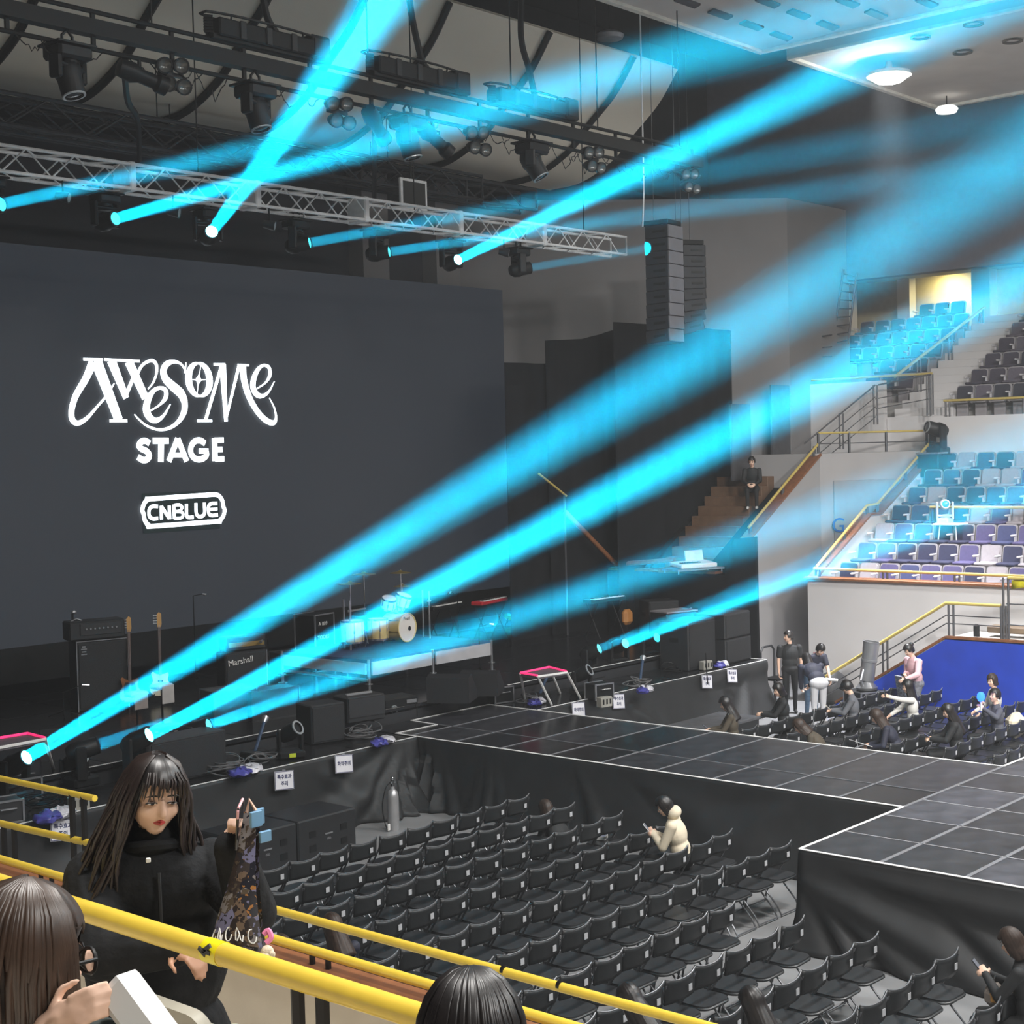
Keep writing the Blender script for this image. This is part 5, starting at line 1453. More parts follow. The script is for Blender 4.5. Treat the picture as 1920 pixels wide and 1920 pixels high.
# --- notices on the skirts
KFONT = None      # the built-in font also draws Hangul
def notice(px, py, lb, lines, tilt, size=(.36, .27)):
    q = on_y(px, py, YF - .13)
    o = thing('notice', lb, 'notice', q)
    o.rotation_euler = (R_(-8), R_(tilt), 0)
    MB().box((0, 0, 0), (size[0], .008, size[1])).build('sheet', PAPER, o, smooth=0)
    b = MB()
    for x, z, sx, sz in ((0, size[1] / 2 - .008, size[0] - .008, .008), (0, -size[1] / 2 + .008, size[0] - .008, .008), (size[0] / 2 - .008, 0, .008, size[1] - .008), (-size[0] / 2 + .008, 0, .008, size[1] - .008)):
        b.box((x, -.006, z), (sx, .002, sz))
    b.build('border', NAVYB, o, smooth=0)
    for k, t in enumerate(lines):
        put('lettering', text_mesh(t, .215 if KFONT else .075, INK, .001, KFONT, bold=.0018), o, M=Matrix.Translation((0, -.006, .048 - .1 * k if len(lines) > 1 else 0)) @ Matrix.Rotation(PI / 2, 4, 'X'))
    MB().box((0, .004, size[1] / 2 + .006), (.06, .012, .03)).build('tape', GTAPE, o, smooth=0)
KO = ['\ud2b9\uc218\ud6a8\uacfc', '\uc8fc\uc758']
for px, py, tl_, ln, lb in ((118, 1556, 7, KO, 'white caution notice on the stage skirt behind the yellow rails'), (533, 1463, 6, KO, 'white caution notice on the stage skirt beneath the effect light'), (645, 1432, 6, ['\ud654\uc57d\uc8fc\uc758'], 'white notice with one line of writing near the runway corner'),
                            (1085, 1331, 6, ['\ud654\uc57d\uc8fc\uc758'], 'white notice on the far skirt just past the runway'), (1160, 1315, 6, KO, 'white caution notice on the far skirt, second past the runway'),
                            (1326, 1278, 8, KO, 'white notice on the far skirt crossed by a dark cable'), (1373, 1267, 8, KO, 'white caution notice nearest the far end of the skirt')):
    notice(px, py, lb, ln, tl_)
tag(MB().tube([on_y(1323, 1225, 17.3), on_y(1325, 1260, 17.15), on_y(1327, 1283, 17.12)], .012, 5).build('dropped_cable', BLACKM), 'dark cable hanging over the crossed notice', 'cable')

# --- far speaker stack, side drape gear, mixing desk
def spk(name, label, loc, rz, s, cat='loudspeaker', grille=True):
    o = thing(name, label, cat, loc, rz)
    MB().box((0, 0, s[2] / 2), s, bev=.02).build('cabinet', TOLEX, o)
    if grille:
        MB().box((0, -s[1] / 2 - .004, s[2] / 2), (s[0] * .92, .02, s[2] * .88), bev=.005).build('grille', GRILL, o)
    MB().box((-s[0] / 2 - .003, 0, s[2] * .62), (.012, s[1] * .3, .09)).build('handle', BLACK, o, smooth=0)
    return o
q0 = Vector((26.75, 18.15, ZS))
spk('subwoofer', 'black subwoofer under the stack at the far end of the stage front', Vector((27.15, 18.05, ZS)), R_(4), (1.1, .75, .52))
spk('subwoofer', 'black subwoofer on top of the stack at the far end of the stage front', Vector((27.13, 18.05, ZS + .53)), R_(4), (1.1, .75, .52))
spk('subwoofer', 'dark subwoofer standing inside the far speaker stack', Vector((26.0, 18.15, ZS)), R_(2), (1.05, .7, 1.0))
MBb = MB()
wl = put('white_mark', text_mesh('L', .12, WHITE, .002), None, M=Matrix.Identity(4))
bpy.data.objects.remove(wl)
spk('side_fill_speaker', 'tall dark side fill speaker by the mixing desk', on_z(1360, 1140, ZM) + Vector((1.0, 1.2, 0)), R_(-30), (.7, .6, 2.0))
spk('side_fill_speaker', 'dark speaker with a clamp lamp in front of the covered stand', Vector((on_y(1235, 1130, 20.8).x, 20.8, ZM)), R_(-30), (.75, .6, .8))
fan = thing('stage_fan', 'round dark stage fan with pale rim beside the far speaker stack', 'fan', on_z(1345, 1238, ZS) + Vector((0, .3, 0)), R_(-25))
MB().lathe([(.3, -.08), (.32, -.08), (.32, .08), (.3, .08)], 22, Matrix.Translation((0, 0, .4)) @ Matrix.Rotation(PI / 2, 4, 'X')).build('drum', BLACKM, fan)
MB().lathe([(.315, .085), (.33, .085), (.33, .07)], 22, Matrix.Translation((0, 0, .4)) @ Matrix.Rotation(PI / 2, 4, 'X')).build('rim', SILVER, fan)
bl_ = MB()
for k in range(6):
    T = Matrix.Translation((0, 0, .4)) @ Matrix.Rotation(k * PI / 3, 4, 'Y') @ Matrix.Rotation(R_(25), 4, 'Z')
    bl_.box((0, 0, .15), (.12, .012, .26), T)
bl_.build('blade', DKGREY, fan, smooth=0)
MB().box((0, 0, .03), (.5, .3, .06)).build('foot', BLACKM, fan, smooth=0)
q = on_y(1300, 1062, 20.0)
dk = thing('mixing_desk', 'small white mixing desk on a table lit by the blue beam', 'mixing desk', (q.x, q.y, q.z), R_(-20))
MB().box((0, 0, .05), (1.0, .5, .1), Matrix.Rotation(R_(6), 4, 'X'), bev=.02).build('body', WHITE, dk)
MB().box((.2, .2, .24), (.5, .04, .32), Matrix.Rotation(R_(-12), 4, 'X'), bev=.01).build('screen', mat('pale_screen_back', (200, 206, 212), .4), dk)
kb_ = MB()
for k in range(8):
    kb_.box((-.42 + .07 * k, -.12, .105), (.02, .12, .02))
kb_.build('faders', BLACK, dk, smooth=0)
tbm = thing('desk_table', 'plain table under the white mixing desk', 'table', (q.x, q.y, 2.79), R_(-20))
hh = q.z - 2.79 - .02
MB().box((0, 0, hh - .03), (1.3, .62, .04)).build('top', mat('table_grey', (126, 126, 130), .5), tbm, smooth=0)
for sx in (-.6, .6):
    for sy in (-.27, .27):
        MB().cyl((sx, sy, 0), (sx, sy, hh - .04), .016, n=6).build('leg', SILVER, tbm)
# clamp lights on pole
pl = thing('lamp_pole', 'pale pole with two clamp bars crossed by the far cyan beams', 'stand', on_z(1307, 1218, ZS) + Vector((0, .35, 0)))
MB().cyl((0, 0, 0), (0, 0, .85), .02, n=6).build('pole', SILVER, pl)
for z in (.7, .85):
    MB().cyl((-.3, 0, z - .08), (.35, .02, z + .04), .02, n=6).build('bar', SILVER, pl)
tp_ = spk('rack_box', 'dark rack box with a white top behind the crossed pole', on_z(1275, 1205, ZM) + Vector((.5, .5, 0)), R_(-15), (.9, .6, .62), 'box', False)
MB().box((0, 0, .64), (.9, .6, .03)).build('white_lid', mat('lid_grey', (150, 146, 150), .5), tp_, smooth=0)

# --- floor things by the near skirt
sp1 = Vector((13.62, 16.42, 0))
for k, (x, lb) in enumerate(((14.15, 'black floor subwoofer nearer the silver gas bottle'), (13.05, 'black floor subwoofer next to the woman with the phone'))):
    o = spk('subwoofer', lb, Vector((x, 16.45, 0)), 0, (1.08, .78, .62), grille=False)
    for px_ in (-.28, .3):
        for z in (.2, .4):
            MB().box((px_, -.392, z), (.12, .01, .09)).build('port_hole', BLACK, o, smooth=0)
    MB().box((.02, -.393, .36), (.14, .01, .02)).build('logo_bar', SILVER, o, smooth=0)
    put('lettering', text_mesh('d&b', .05, SILVER, .001), o, M=Matrix.Translation((.02, -.394, .29)) @ Matrix.Rotation(PI / 2, 4, 'X'))
q = on_z(738, 1556, 0)
gb = thing('gas_bottle', 'slim silver gas bottle with valve and hose standing before the skirt', 'gas bottle', q)
MB().lathe([(0, 0), (.085, 0), (.09, .02), (.09, .5), (.075, .58), (.035, .62), (.03, .66), (0, .66)], 16).build('cylinder', mat('silver_bottle', (178, 178, 180), .35, .5), gb)
MB().cyl((0, 0, .65), (0, 0, .76), .025, n=8).cyl((-.05, 0, .72), (.06, 0, .72), .018, n=8).ball((0, 0, .78), .03, 8, 6).build('valve', CHROME, gb)
MB().tube(spline([(-.05, 0, .72), (-.14, 0, .66), (-.2, .02, .4), (-.17, .0, .12), (-.13, -.03, .02)], 6), .009, 5).build('hose', BLACK, gb)
MB().box((-.13, -.035, .07), (.05, .02, .1), bev=.005).build('white_tag', WHITE, gb)
# flat platform on the floor beyond the runway
q = on_z(1235, 1372, .42)
fp = thing('low_platform', 'low grey platform on the floor beyond the runway', 'platform', (23.9, 16.4, 0))
MB().box((0, 0, .38), (2.6, .95, .06), bev=.01).build('top', mat('platform_grey', (86, 87, 91), .6, vary=.2), fp)
for sx in (-1.2, 1.2):
    for sy in (-.4, .4):
        MB().box((sx, sy, .175), (.06, .06, .35)).build('leg', BLACKM, fp, smooth=0)
MB().box((0, -.46, .2), (2.5, .02, .34)).build('front_cloth', CLOTH, fp, smooth=0)
# confetti cannon on its case
cc = Vector((28.0, 15.2, 0))
q = on_y(1625, 1290, 15.0)
cs = flightcase('flight_case', 'black flight case with grille under the grey confetti cannon', Vector((q.x, q.y, 0)), R_(-25), (.72, .6, .66), BLACK, SILVER)
MB().box((0, -.302, .34), (.4, .012, .36), bev=.004).build('grille', DKGREY, cs)
cn = thing('confetti_cannon', 'fat grey metal confetti cannon tube tilted up on a black case', 'confetti cannon', Vector((q.x, q.y, .665)))
CG = mat('galvanised_tube', (164, 166, 170), .35, .6, vary=.15, scale=5)
MB().lathe([(0, 0), (.2, 0), (.22, .05), (.16, .12), (.1, .2), (0, .2)], 18).build('base', SILVER, cn)
ax = (on_y(1634, 1203, 14.9) - Vector((q.x, q.y, .85)))
Lc = ax.length
T = Matrix.Translation((0, 0, .17)) @ ax.normalized().to_track_quat('Z', 'Y').to_matrix().to_4x4()
MB().lathe([(.13, 0), (.15, .02), (.15, Lc * .5), (.165, Lc * .51), (.165, Lc * .56), (.155, Lc * .57), (.165, Lc), (.172, Lc), (.172, Lc + .02), (.15, Lc + .02), (.145, .1), (0, .1)], 26, T).build('tube', CG, cn)
MB().tube([(-.17, 0, .1), (-.24, 0, .22), (-.12, 0, .42)], .025, 6).tube([(.17, 0, .1), (.26, 0, .2), (.18, 0, .45)], .025, 6).build('yoke', SILVER, cn)
MB().tube(spline([(.1, .1, .1), (.3, .25, .3), (.36, .3, .0), (.3, .35, -.4)], 5), .015, 5).build('hose', BLACK, cn)
bgc = MB().ball((0, 0, .42), (.42, .3, .42), 16, 10).build('covered_machine', CLOTH); bgc.location = on_z(1590, 1322, 0) + Vector((-.65, .0, 0))
for v in bgc.data.vertices:
    v.co.z = max(v.co.z, 0.005); v.co += Vector((noise.noise(v.co * 4) * .06, noise.noise(v.co * 4 + Vector((3, 0, 0))) * .06, 0))
tag(bgc, 'dark cloth-covered machine behind the grey confetti cannon', 'covered machine')
ch_ = thing('folded_trolley', 'dark metal trolley frame standing at the end of the stage skirt', 'trolley', on_z(1462, 1318, 0) + Vector((.2, .4, 0)))
MB().tube([(-.3, 0, 0.02), (-.3, 0, 1.1), (-.2, 0, 1.2), (.15, 0, 1.2), (.25, 0, 1.1), (.25, 0, .02)], .025, 6).build('frame', DKGREY, ch_)
MB().box((0, -.2, .5), (.5, .35, .05)).build('shelf', BLACKM, ch_, smooth=0)
for sx in (-.3, .25):
    MB().cyl((sx, -.36, .02), (sx, -.36, .5), .02, n=6).build('leg', DKGREY, ch_)
# ================================================================== FOLDING CHAIRS ON THE FLOOR
CHB = mat('chair_black_plastic', (36, 38, 40), .38, vary=.12, scale=5, bump=.02)
CHS = mat('chair_seat_plastic', (50, 52, 55), .3, vary=.2, scale=7, bump=.03)
CHT = mat('chair_steel_tube', (112, 114, 118), .3, .6, vary=.08)
STK = mat('chair_number_label', (184, 186, 190), .5, vary=.03)
def make_chair():
    o = thing('folding_chair', 'x', 'chair')
    g = MB()
    g.grid(lambda u, v: ((u - .5) * .45, -.215 + .035 * (1 - (2 * u - 1) ** 2) * -1 - .05 * (v - .5) - .012 * math.cos(PI * v), .585 + .2 * v + .035 * v * abs(2 * u - 1) ** 2.5), 11, 6)
    bk = g.build('backrest', CHB, o, smooth=70)
    m = bk.modifiers.new('t', 'SOLIDIFY'); m.thickness = .022; m.offset = 0
    MB().tube([((u - .5) * .46, -.242 - .035 * (1 - (2 * u - 1) ** 2) + .012, .79 + .035 * abs(2 * u - 1) ** 2.5) for u in [i / 8 for i in range(9)]], .007, 6).build('back_rim_highlight', mat('chair_rim_highlight', (112, 114, 118), .35, .3), bk)  # grey rim tube paints the highlight along the backrest edge
    MB().box((.09, -.276, .685), (.052, .004, .062), Matrix.Rotation(R_(0), 4, 'X')).build('number_label', STK, bk, smooth=0)
    s = MB()
    poly = rounded(.42, .42, .1, 4)
    poly = [(x, y - .12) for x, y in poly]
    s.prism(poly, .405, .44)
    s.build('seat', CHS, o, smooth=40)
    MB().tube([(x * 1.02, (y + .12) * 1.02 - .12, .412) for x, y in poly], .014, 6, closed=True).build('seat_rim', CHB, o)
    for sx in (-1, 1):
        x = .215 * sx
        MB().tube([(x, .16, .012), (x, .13, .14), (x, -.06, .44), (x * 1.01, -.2, .66), (x * 1.01, -.23, .77)], .0115, 6).build('leg', CHT, o)
        MB().tube([(x * .9, -.36, .012), (x * .9, -.3, .12), (x * .9, -.02, .41)], .0115, 6).build('leg', CHT, o)
        MB().box((x * .97, -.06, .4), (.014, .16, .05), Matrix.Rotation(0, 4, 'X'), bev=.005).build('hinge', CHB, o)
    MB().cyl((-.215, .155, .03), (.215, .155, .03), .0095, n=6).build('floor_bar', CHT, o)
    MB().cyl((-.195, -.355, .03), (.195, -.355, .03), .0095, n=6).build('floor_bar', CHT, o)
    return o
chair0 = make_chair()
used = [False]
OCC = {}
def place_chair(x, y, rz, label, group):
    if used[0]:
        return dup(chair0, (x, y, 0), rz, label, group)
    used[0] = True
    chair0.location = (x, y, 0); chair0.rotation_euler = (0, 0, rz); chair0['label'] = label; chair0['group'] = group
    return chair0
def in_view(p, mx=60, my=80):
    d = Vector(p) - Vector((0, 0, EYE)); z = d.dot(_f)
    if z < .5:
        return False
    px, py = 960 + F_PX * d.dot(CR) / z, 960 - F_PX * d.dot(CU) / z
    return -mx < px < 1920 + mx and -my < py < 1920 + my
rc = random.Random(5)
KIDS.clear()
rows_l = [(13.95, 15.95), (13.11, 15.93), (12.26, 15.91), (11.42, 15.91), (10.55, 15.93), (9.69, 15.87), (8.85, 13.35), (8.01, 13.34), (7.17, 13.32), (6.33, 13.33), (5.49, 13.33)]
for r, (yb, xs_) in enumerate(rows_l):
    xmin = 8.2 if r > 3 else 9.9
    j = 0
    while xs_ - .49 * j > xmin:
        x, y = xs_ - .09 - .49 * j, yb + .265
        if in_view((x, y, .5)):
            place_chair(x + rc.uniform(-.012, .012), y + rc.uniform(-.015, .015), R_(rc.uniform(-2.5, 2.5)), 'black folding chair, %s from the runway side in the %s row from the stage' % (ORD[j + 1] if j < 20 else 'last', ORD[r + 1]), 'folding chairs in the block before the stage')
        j += 1
rows_r = [(14.2, 22.25), (13.37, 22.34), (12.46, 22.65), (11.53, 22.47), (10.73, 22.68), (9.84, 22.53)]
for r, (yb, xs_) in enumerate(rows_r):
    for j in range(12):
        x, y = xs_ - .09 + .485 * j, yb + .265
        if in_view((x, y, .5), 40) and x < 27.6:
            place_chair(x + rc.uniform(-.012, .012), y + rc.uniform(-.015, .015), R_(rc.uniform(-2.5, 2.5)), 'black folding chair beyond the runway, %s from it in the %s far row' % (ORD[j + 1], ORD[r + 1]), 'folding chairs beyond the runway')
# ================================================================== OUR OWN STAND
XN = 5.45
near = bpy.data.objects.new('floor_near_terrace', None); COL.objects.link(near); structure(near)
NCON = mat('pale_painted_concrete', (214, 206, 192), .8, vary=.06, scale=3)
for x0, x1, z in ((4.6, 5.32, 2.25), (3.8, 4.6, 2.5), (2.96, 3.8, 2.9), (1.85, 2.96, 3.14), (.9, 1.85, 3.62), (-.3, .9, 4.05), (-3, -.3, 4.45)):
    MB().box(((x0 + x1) / 2, 5.5, z / 2), (x1 - x0, 19, z)).build('terrace_step', NCON, near, smooth=0)
wn = structure(MB().box((5.4, 5.5, 1.38), (.16, 19, 2.76)).build('wall_near_front', NCON, smooth=0))
MB().box((5.42, 5.5, 2.8), (.26, 19, .07), bev=.015).build('ledge_board', WOOD, wn, smooth=0)
MB().tube([(5.6, -3, 2.76), (5.6, 15, 2.76)], .05, 8).build('cable_duct', BLACK, wn)
PB = mat('black_rail_post', (24, 22, 22), .35, .3, vary=.05)
n1 = railing('handrail', 'big glossy yellow handrail nearest to the viewer, with yellow tape on it', [(2.65, -2, 4.205), (2.65, 9, 4.205)], .0335, YELLOW, [((2.65, y, 4.2), 3.2) for y in (3.1, .4)], post_r=.02, post_m=PB, double=.1)
q = on_x(405, 1783, 2.65)
MB().cyl((2.65, q.y - .035, 4.205), (2.65, q.y + .035, 4.205), .0355, n=20).build('tape_wrap', mat('lemon_tape', (250, 226, 30), .35, coat=.3), n1)
tm = MB()
for a, b, r in ((.015, -.02, .5), (-.01, .012, -.6), (.0, .0, .1)):
    tm.box((-.034, a, b * .6), (.006, .035, .012), Matrix.Translation((2.65, q.y, 4.215)) @ Matrix.Rotation(r, 4, 'X'))
tm.build('tape_scrap', PB, n1, smooth=0)
railing('handrail', 'yellow handrail mounted on the brown wooden ledge of the near stand', [(5.45, -1, 2.915), (5.45, 15, 2.905)], .027, YELLOW, [((5.45, y, 2.9), 2.83) for y in (6.28, 9.0, 4.0, 11.5)] , post_r=.018, post_m=PB, double=.13)
railing('handrail', 'yellow handrail of the sunken stair just past the near ledge', [(6.9, -1, 2.43), (6.9, 8.55, 2.41)], .03, YELLOW, [((6.9, y, 2.42), 1.4) for y in (6.36, 3.5)], post_r=.022, post_m=PB, double=.16)
e1, e2 = on_x(-40, 1451, 6.9), on_x(178, 1497, 6.9)
railing('handrail', 'topmost of the three short yellow handrails behind the woman, with a round end cap', [e1, e2], .026, YELLOW, [(Vector((6.9, e2.y + .25, e2.z)), 1.0)], post_r=.028, post_m=PB, double=.17)
e1, e2 = on_x(-40, 1535, 6.9), on_x(174, 1582, 6.9)
railing('handrail', 'middle one of the three short yellow handrails behind the woman', [e1, e2], .03, YELLOW, [(Vector((6.9, e1.y - .5, e1.z)), 1.0)], post_r=.028, post_m=PB, double=.17)
structure(MB().box((6.4, 7.0, .7), (1.7, 14, 1.4)).build('floor_near_stair', CONC, smooth=0))
# black strip on the far side rail of the big handrail marks
for k, (px, py) in enumerate(((945, 1796), (1050, 1830))):
    q = on_x(px, py + 8, 6.9)
    tag(MB().cyl((6.9, q.y - .012, 2.425), (6.9, q.y + .012, 2.425), .0315, n=14).build('tape_band', PB), 'thin black tape band on the sunken stair handrail, %s one' % ORD[k + 1], 'tape')
od = MB().lathe([(0, 0), (.022, 0), (.022, .004), (0, .004)], 12, Matrix.Translation((5.318, 4.34, 2.52)) @ Matrix.Rotation(-PI / 2, 4, 'Y')).build('orange_sticker', mat('orange_sticker', (214, 110, 84), .6))
tag(od, 'small round orange sticker on the pale wall under the near ledge', 'sticker')
# beige stadium seats of the near stand, seen from behind
BG = mat('beige_seat_plastic', (176, 172, 158), .45, vary=.05, bump=.02, scale=9)
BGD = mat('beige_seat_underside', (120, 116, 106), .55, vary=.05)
def near_seat(loc, label, up=True):
    o = thing('tip_up_seat', label, 'stadium seat', loc, 0, 'beige seats of the near stand')
    T = Matrix.Translation((0, 0, .56)) @ Matrix.Rotation(R_(-9), 4, 'Y')
    MB().prism(rounded(.44, .48, .08, 5), -.02, .02, 0, T @ YZ).build('seat_back', BG, o, smooth=40)
    if up:
        MB().box((.13, 0, .5), (.06, .4, .36), Matrix.Identity(4), bev=.025).build('seat_pan', BG, o)
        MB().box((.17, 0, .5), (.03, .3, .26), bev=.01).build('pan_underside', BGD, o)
    else:
        MB().box((.24, 0, .43), (.4, .41, .05), bev=.022).build('seat_pan', BG, o)
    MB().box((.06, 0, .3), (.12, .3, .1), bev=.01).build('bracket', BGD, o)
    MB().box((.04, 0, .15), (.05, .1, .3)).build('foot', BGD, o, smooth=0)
    return o
for j, y in enumerate((2.0, 2.48, 2.96, 3.44, 3.92, 4.9)):
    near_seat((2.8, y, 3.14), 'beige tip-up seat behind the big yellow handrail, %s from its taped end' % ORD[j + 1], j != 3)
near_seat((3.72, 5.55, 2.62), 'beige tip-up seat half hidden past the bespectacled head')
# ================================================================== PEOPLE
SKIN = mat('skin', (234, 194, 170), .55, vary=.04, scale=20)
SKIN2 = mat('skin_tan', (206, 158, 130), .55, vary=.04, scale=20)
HAIRB = mat('black_hair', (30, 26, 26), .38, vary=.3, scale=30, spec=.6)
HAIRN = mat('brown_hair', (54, 41, 34), .5, vary=.35, scale=30, spec=.4)
EYEW = mat('eye_white', (228, 224, 220), .3, vary=0)
EYED = mat('eye_iris', (36, 26, 22), .2, vary=0)
LIPS = mat('lips_red', (190, 70, 66), .35, vary=.05)
LIPSN = mat('lips_natural', (190, 120, 108), .45, vary=.05)
BLKJ = mat('black_jacket', (34, 35, 37), .75, vary=.15, scale=12, bump=.08)
NAVYJ = mat('navy_jacket', (40, 42, 58), .7, vary=.15, scale=10, bump=.06)
GREYJ = mat('grey_jacket', (104, 106, 112), .85, vary=.1, scale=14)
SLATE = mat('slate_jacket', (82, 84, 94), .85, vary=.1, scale=14)
CREAMH = mat('cream_hoodie', (226, 214, 190), .9, vary=.06, scale=14, bump=.05)
PINKS = mat('pale_pink_knit', (218, 176, 182), .9, vary=.06, scale=22, bump=.06)
OLIVE = mat('brown_olive_jacket', (78, 70, 58), .8, vary=.12, scale=12)
WHT = mat('white_knit', (216, 214, 208), .85, vary=.05, scale=18)
DENIM = mat('denim', (86, 110, 134), .85, vary=.15, scale=24)
BLKP = mat('black_trousers', (30, 31, 33), .8, vary=.12)
GREYP = mat('pale_trousers', (196, 196, 200), .85, vary=.06)
SHOE = mat('dark_shoes', (30, 30, 32), .5)
SHOEW = mat('white_shoes', (222, 222, 220), .5)
PHONE = mat('phone_body', (26, 27, 32), .25, coat=.5, vary=0)
SCREENP = mat('phone_screen', (40, 42, 50), .15, emit=(190, 200, 220), strength=.25, vary=0)
def seg_dist(p, a, b, ra, rb):
    ab = b - a; L2 = ab.length_squared
    t = 0 if L2 < 1e-12 else max(0, min(1, (p - a).dot(ab) / L2))
    return (p - a - ab * t).length - (ra + (rb - ra) * t)
class Body:
    """one continuous figure: capsules and ellipsoids fused by a voxel remesh; each face takes the material of the nearest piece"""
    def __init__(self):
        self.mb = MB(); self.c = []; self.mats = []
    def mi(self, m):
        if m not in self.mats:
            self.mats.append(m)
        return self.mats.index(m)
    def cap(self, a, b, ra, rb, m, n=12):
        a, b = Vector(a), Vector(b)
        d = (b - a)
        if d.length < 1e-5:
            d = Vector((0, 0, 1e-4))
        t = d.normalized()
        pts, rr = [], []
        for k in range(4):
            w = PI / 2 * k / 4
            pts.append(a - t * ra * math.cos(w)); rr.append(max(ra * math.sin(w), .0005))
        pts.append(a); rr.append(ra)
        pts.append(b); rr.append(rb)
        for k in range(1, 5):
            w = PI / 2 * k / 4
            pts.append(b + t * rb * math.sin(w)); rr.append(max(rb * math.cos(w), .0005))
        self.mb.tube(pts, rr, n)
        self.c.append(('c', a, b, ra, rb, self.mi(m)))
    def chain(self, pts, rs, m):
        for (a, b), (ra, rb) in zip(zip(pts, pts[1:]), zip(rs, rs[1:])):
            self.cap(a, b, ra, rb, m)
    def ell(self, c, r, m, R=None):
        M = Matrix.Translation(c) @ (R.to_4x4() if R is not None else Matrix.Identity(4))
        self.mb.ball((0, 0, 0), r, 18, 12, M=M)
        self.c.append(('e', M.inverted(), Vector(r), min(r), None, self.mi(m)))
    def build(self, name, parent, voxel=.011, smooth=4):
        me = bpy.data.meshes.new(name)
        me.from_pydata(self.mb.v, [], self.mb.f)
        bm = bmesh.new(); bm.from_mesh(me); bmesh.ops.recalc_face_normals(bm, faces=bm.faces); bm.to_mesh(me); bm.free()
        o = bpy.data.objects.new(name, me); COL.objects.link(o)
        m = o.modifiers.new('r', 'REMESH'); m.mode = 'VOXEL'; m.voxel_size = voxel; m.adaptivity = 0
        s = o.modifiers.new('s', 'SMOOTH'); s.factor = .5; s.iterations = smooth
        dg = bpy.context.evaluated_depsgraph_get()
        nm = bpy.data.meshes.new_from_object(o.evaluated_get(dg))
        o.modifiers.clear(); o.data = nm
        bpy.data.meshes.remove(me)
        nm.materials.clear()
        for x in self.mats:
            nm.materials.append(x)
        import numpy as np
        n = len(nm.polygons)
        cen = np.empty(n * 3); nm.polygons.foreach_get('center', cen); cen = cen.reshape(-1, 3)
        best = np.full(n, 1e9); idx = np.zeros(n, int)
        for c in self.c:
            if c[0] == 'c':
                a, b = np.array(c[1]), np.array(c[2]); ab = b - a
                t = np.clip(((cen - a) @ ab) / max(ab @ ab, 1e-12), 0, 1)
                d = np.linalg.norm(cen - a - t[:, None] * ab, axis=1) - (c[3] + (c[4] - c[3]) * t)
            else:
                Mi = np.array(c[1]); q = cen @ Mi[:3, :3].T + Mi[:3, 3]
                k = np.linalg.norm(q / np.array(c[2]), axis=1)
                d = (k - 1) * c[3]
            w = d < best
            best[w] = d[w]; idx[w] = c[5]
        nm.polygons.foreach_set('material_index', idx.astype('i4'))
        nm.polygons.foreach_set('use_smooth', np.ones(n, bool))
        nm.update()
        if parent is not None:
            o.parent = parent
        return o
def ik(a, c, l1, l2, pole):
    a, c, pole = Vector(a), Vector(c), Vector(pole)
    d = c - a; L = min(d.length, (l1 + l2) * .995)
    c = a + d.normalized() * L
    x = (l1 * l1 - l2 * l2 + L * L) / (2 * L)
    h = math.sqrt(max(l1 * l1 - x * x, 0))
    t = d.normalized(); p = pole - t * pole.dot(t)
    p = p.normalized() if p.length > 1e-5 else t.orthogonal().normalized()
    return a + t * x + p * h, c
def hand(B, wrist, d, palm, m, curl=.6, side=1, s=1.0, r=.0095):
    """palm and five unequal bent fingers; d: pointing direction, palm: direction the palm faces, side: which edge the thumb leaves"""
    d = Vector(d).normalized(); palm = Vector(palm); palm = (palm - d * palm.dot(d)).normalized()
    x = d.cross(palm).normalized() * side
    R = Matrix((x, d, palm)).transposed()
    c = Vector(wrist) + d * .05 * s
    B.ell(c, (.038 * s, .052 * s, .017 * s), m, R)
    B.cap(wrist, c, .024 * s, .026 * s, m)
    for k, (ox, L) in enumerate(((.028, .07), (.01, .08), (-.009, .074), (-.027, .058))):
        p0 = c + x * ox * s + d * .04 * s
        a1 = curl * (1 + .08 * k); L *= s
        d1 = d * math.cos(a1) + palm * math.sin(a1)
        d2 = d * math.cos(a1 * 2.1) + palm * math.sin(a1 * 2.1)
        p1 = p0 + d1 * L * .55; p2 = p1 + d2 * L * .5
        B.cap(p0, p1, r * 1.05 * s, r * s, m, 8); B.cap(p1, p2, r * s, r * .8 * s, m, 8)
    t0 = c - d * .025 * s + x * .03 * s
    t1 = t0 + (x * .7 + d * .55 + palm * .35).normalized() * .04 * s
    t2 = t1 + (d * .8 + palm * .5 + x * .1).normalized() * .034 * s
    B.cap(t0, t1, r * 1.25 * s, r * 1.1 * s, m, 8); B.cap(t1, t2, r * 1.1 * s, r * .85 * s, m, 8)
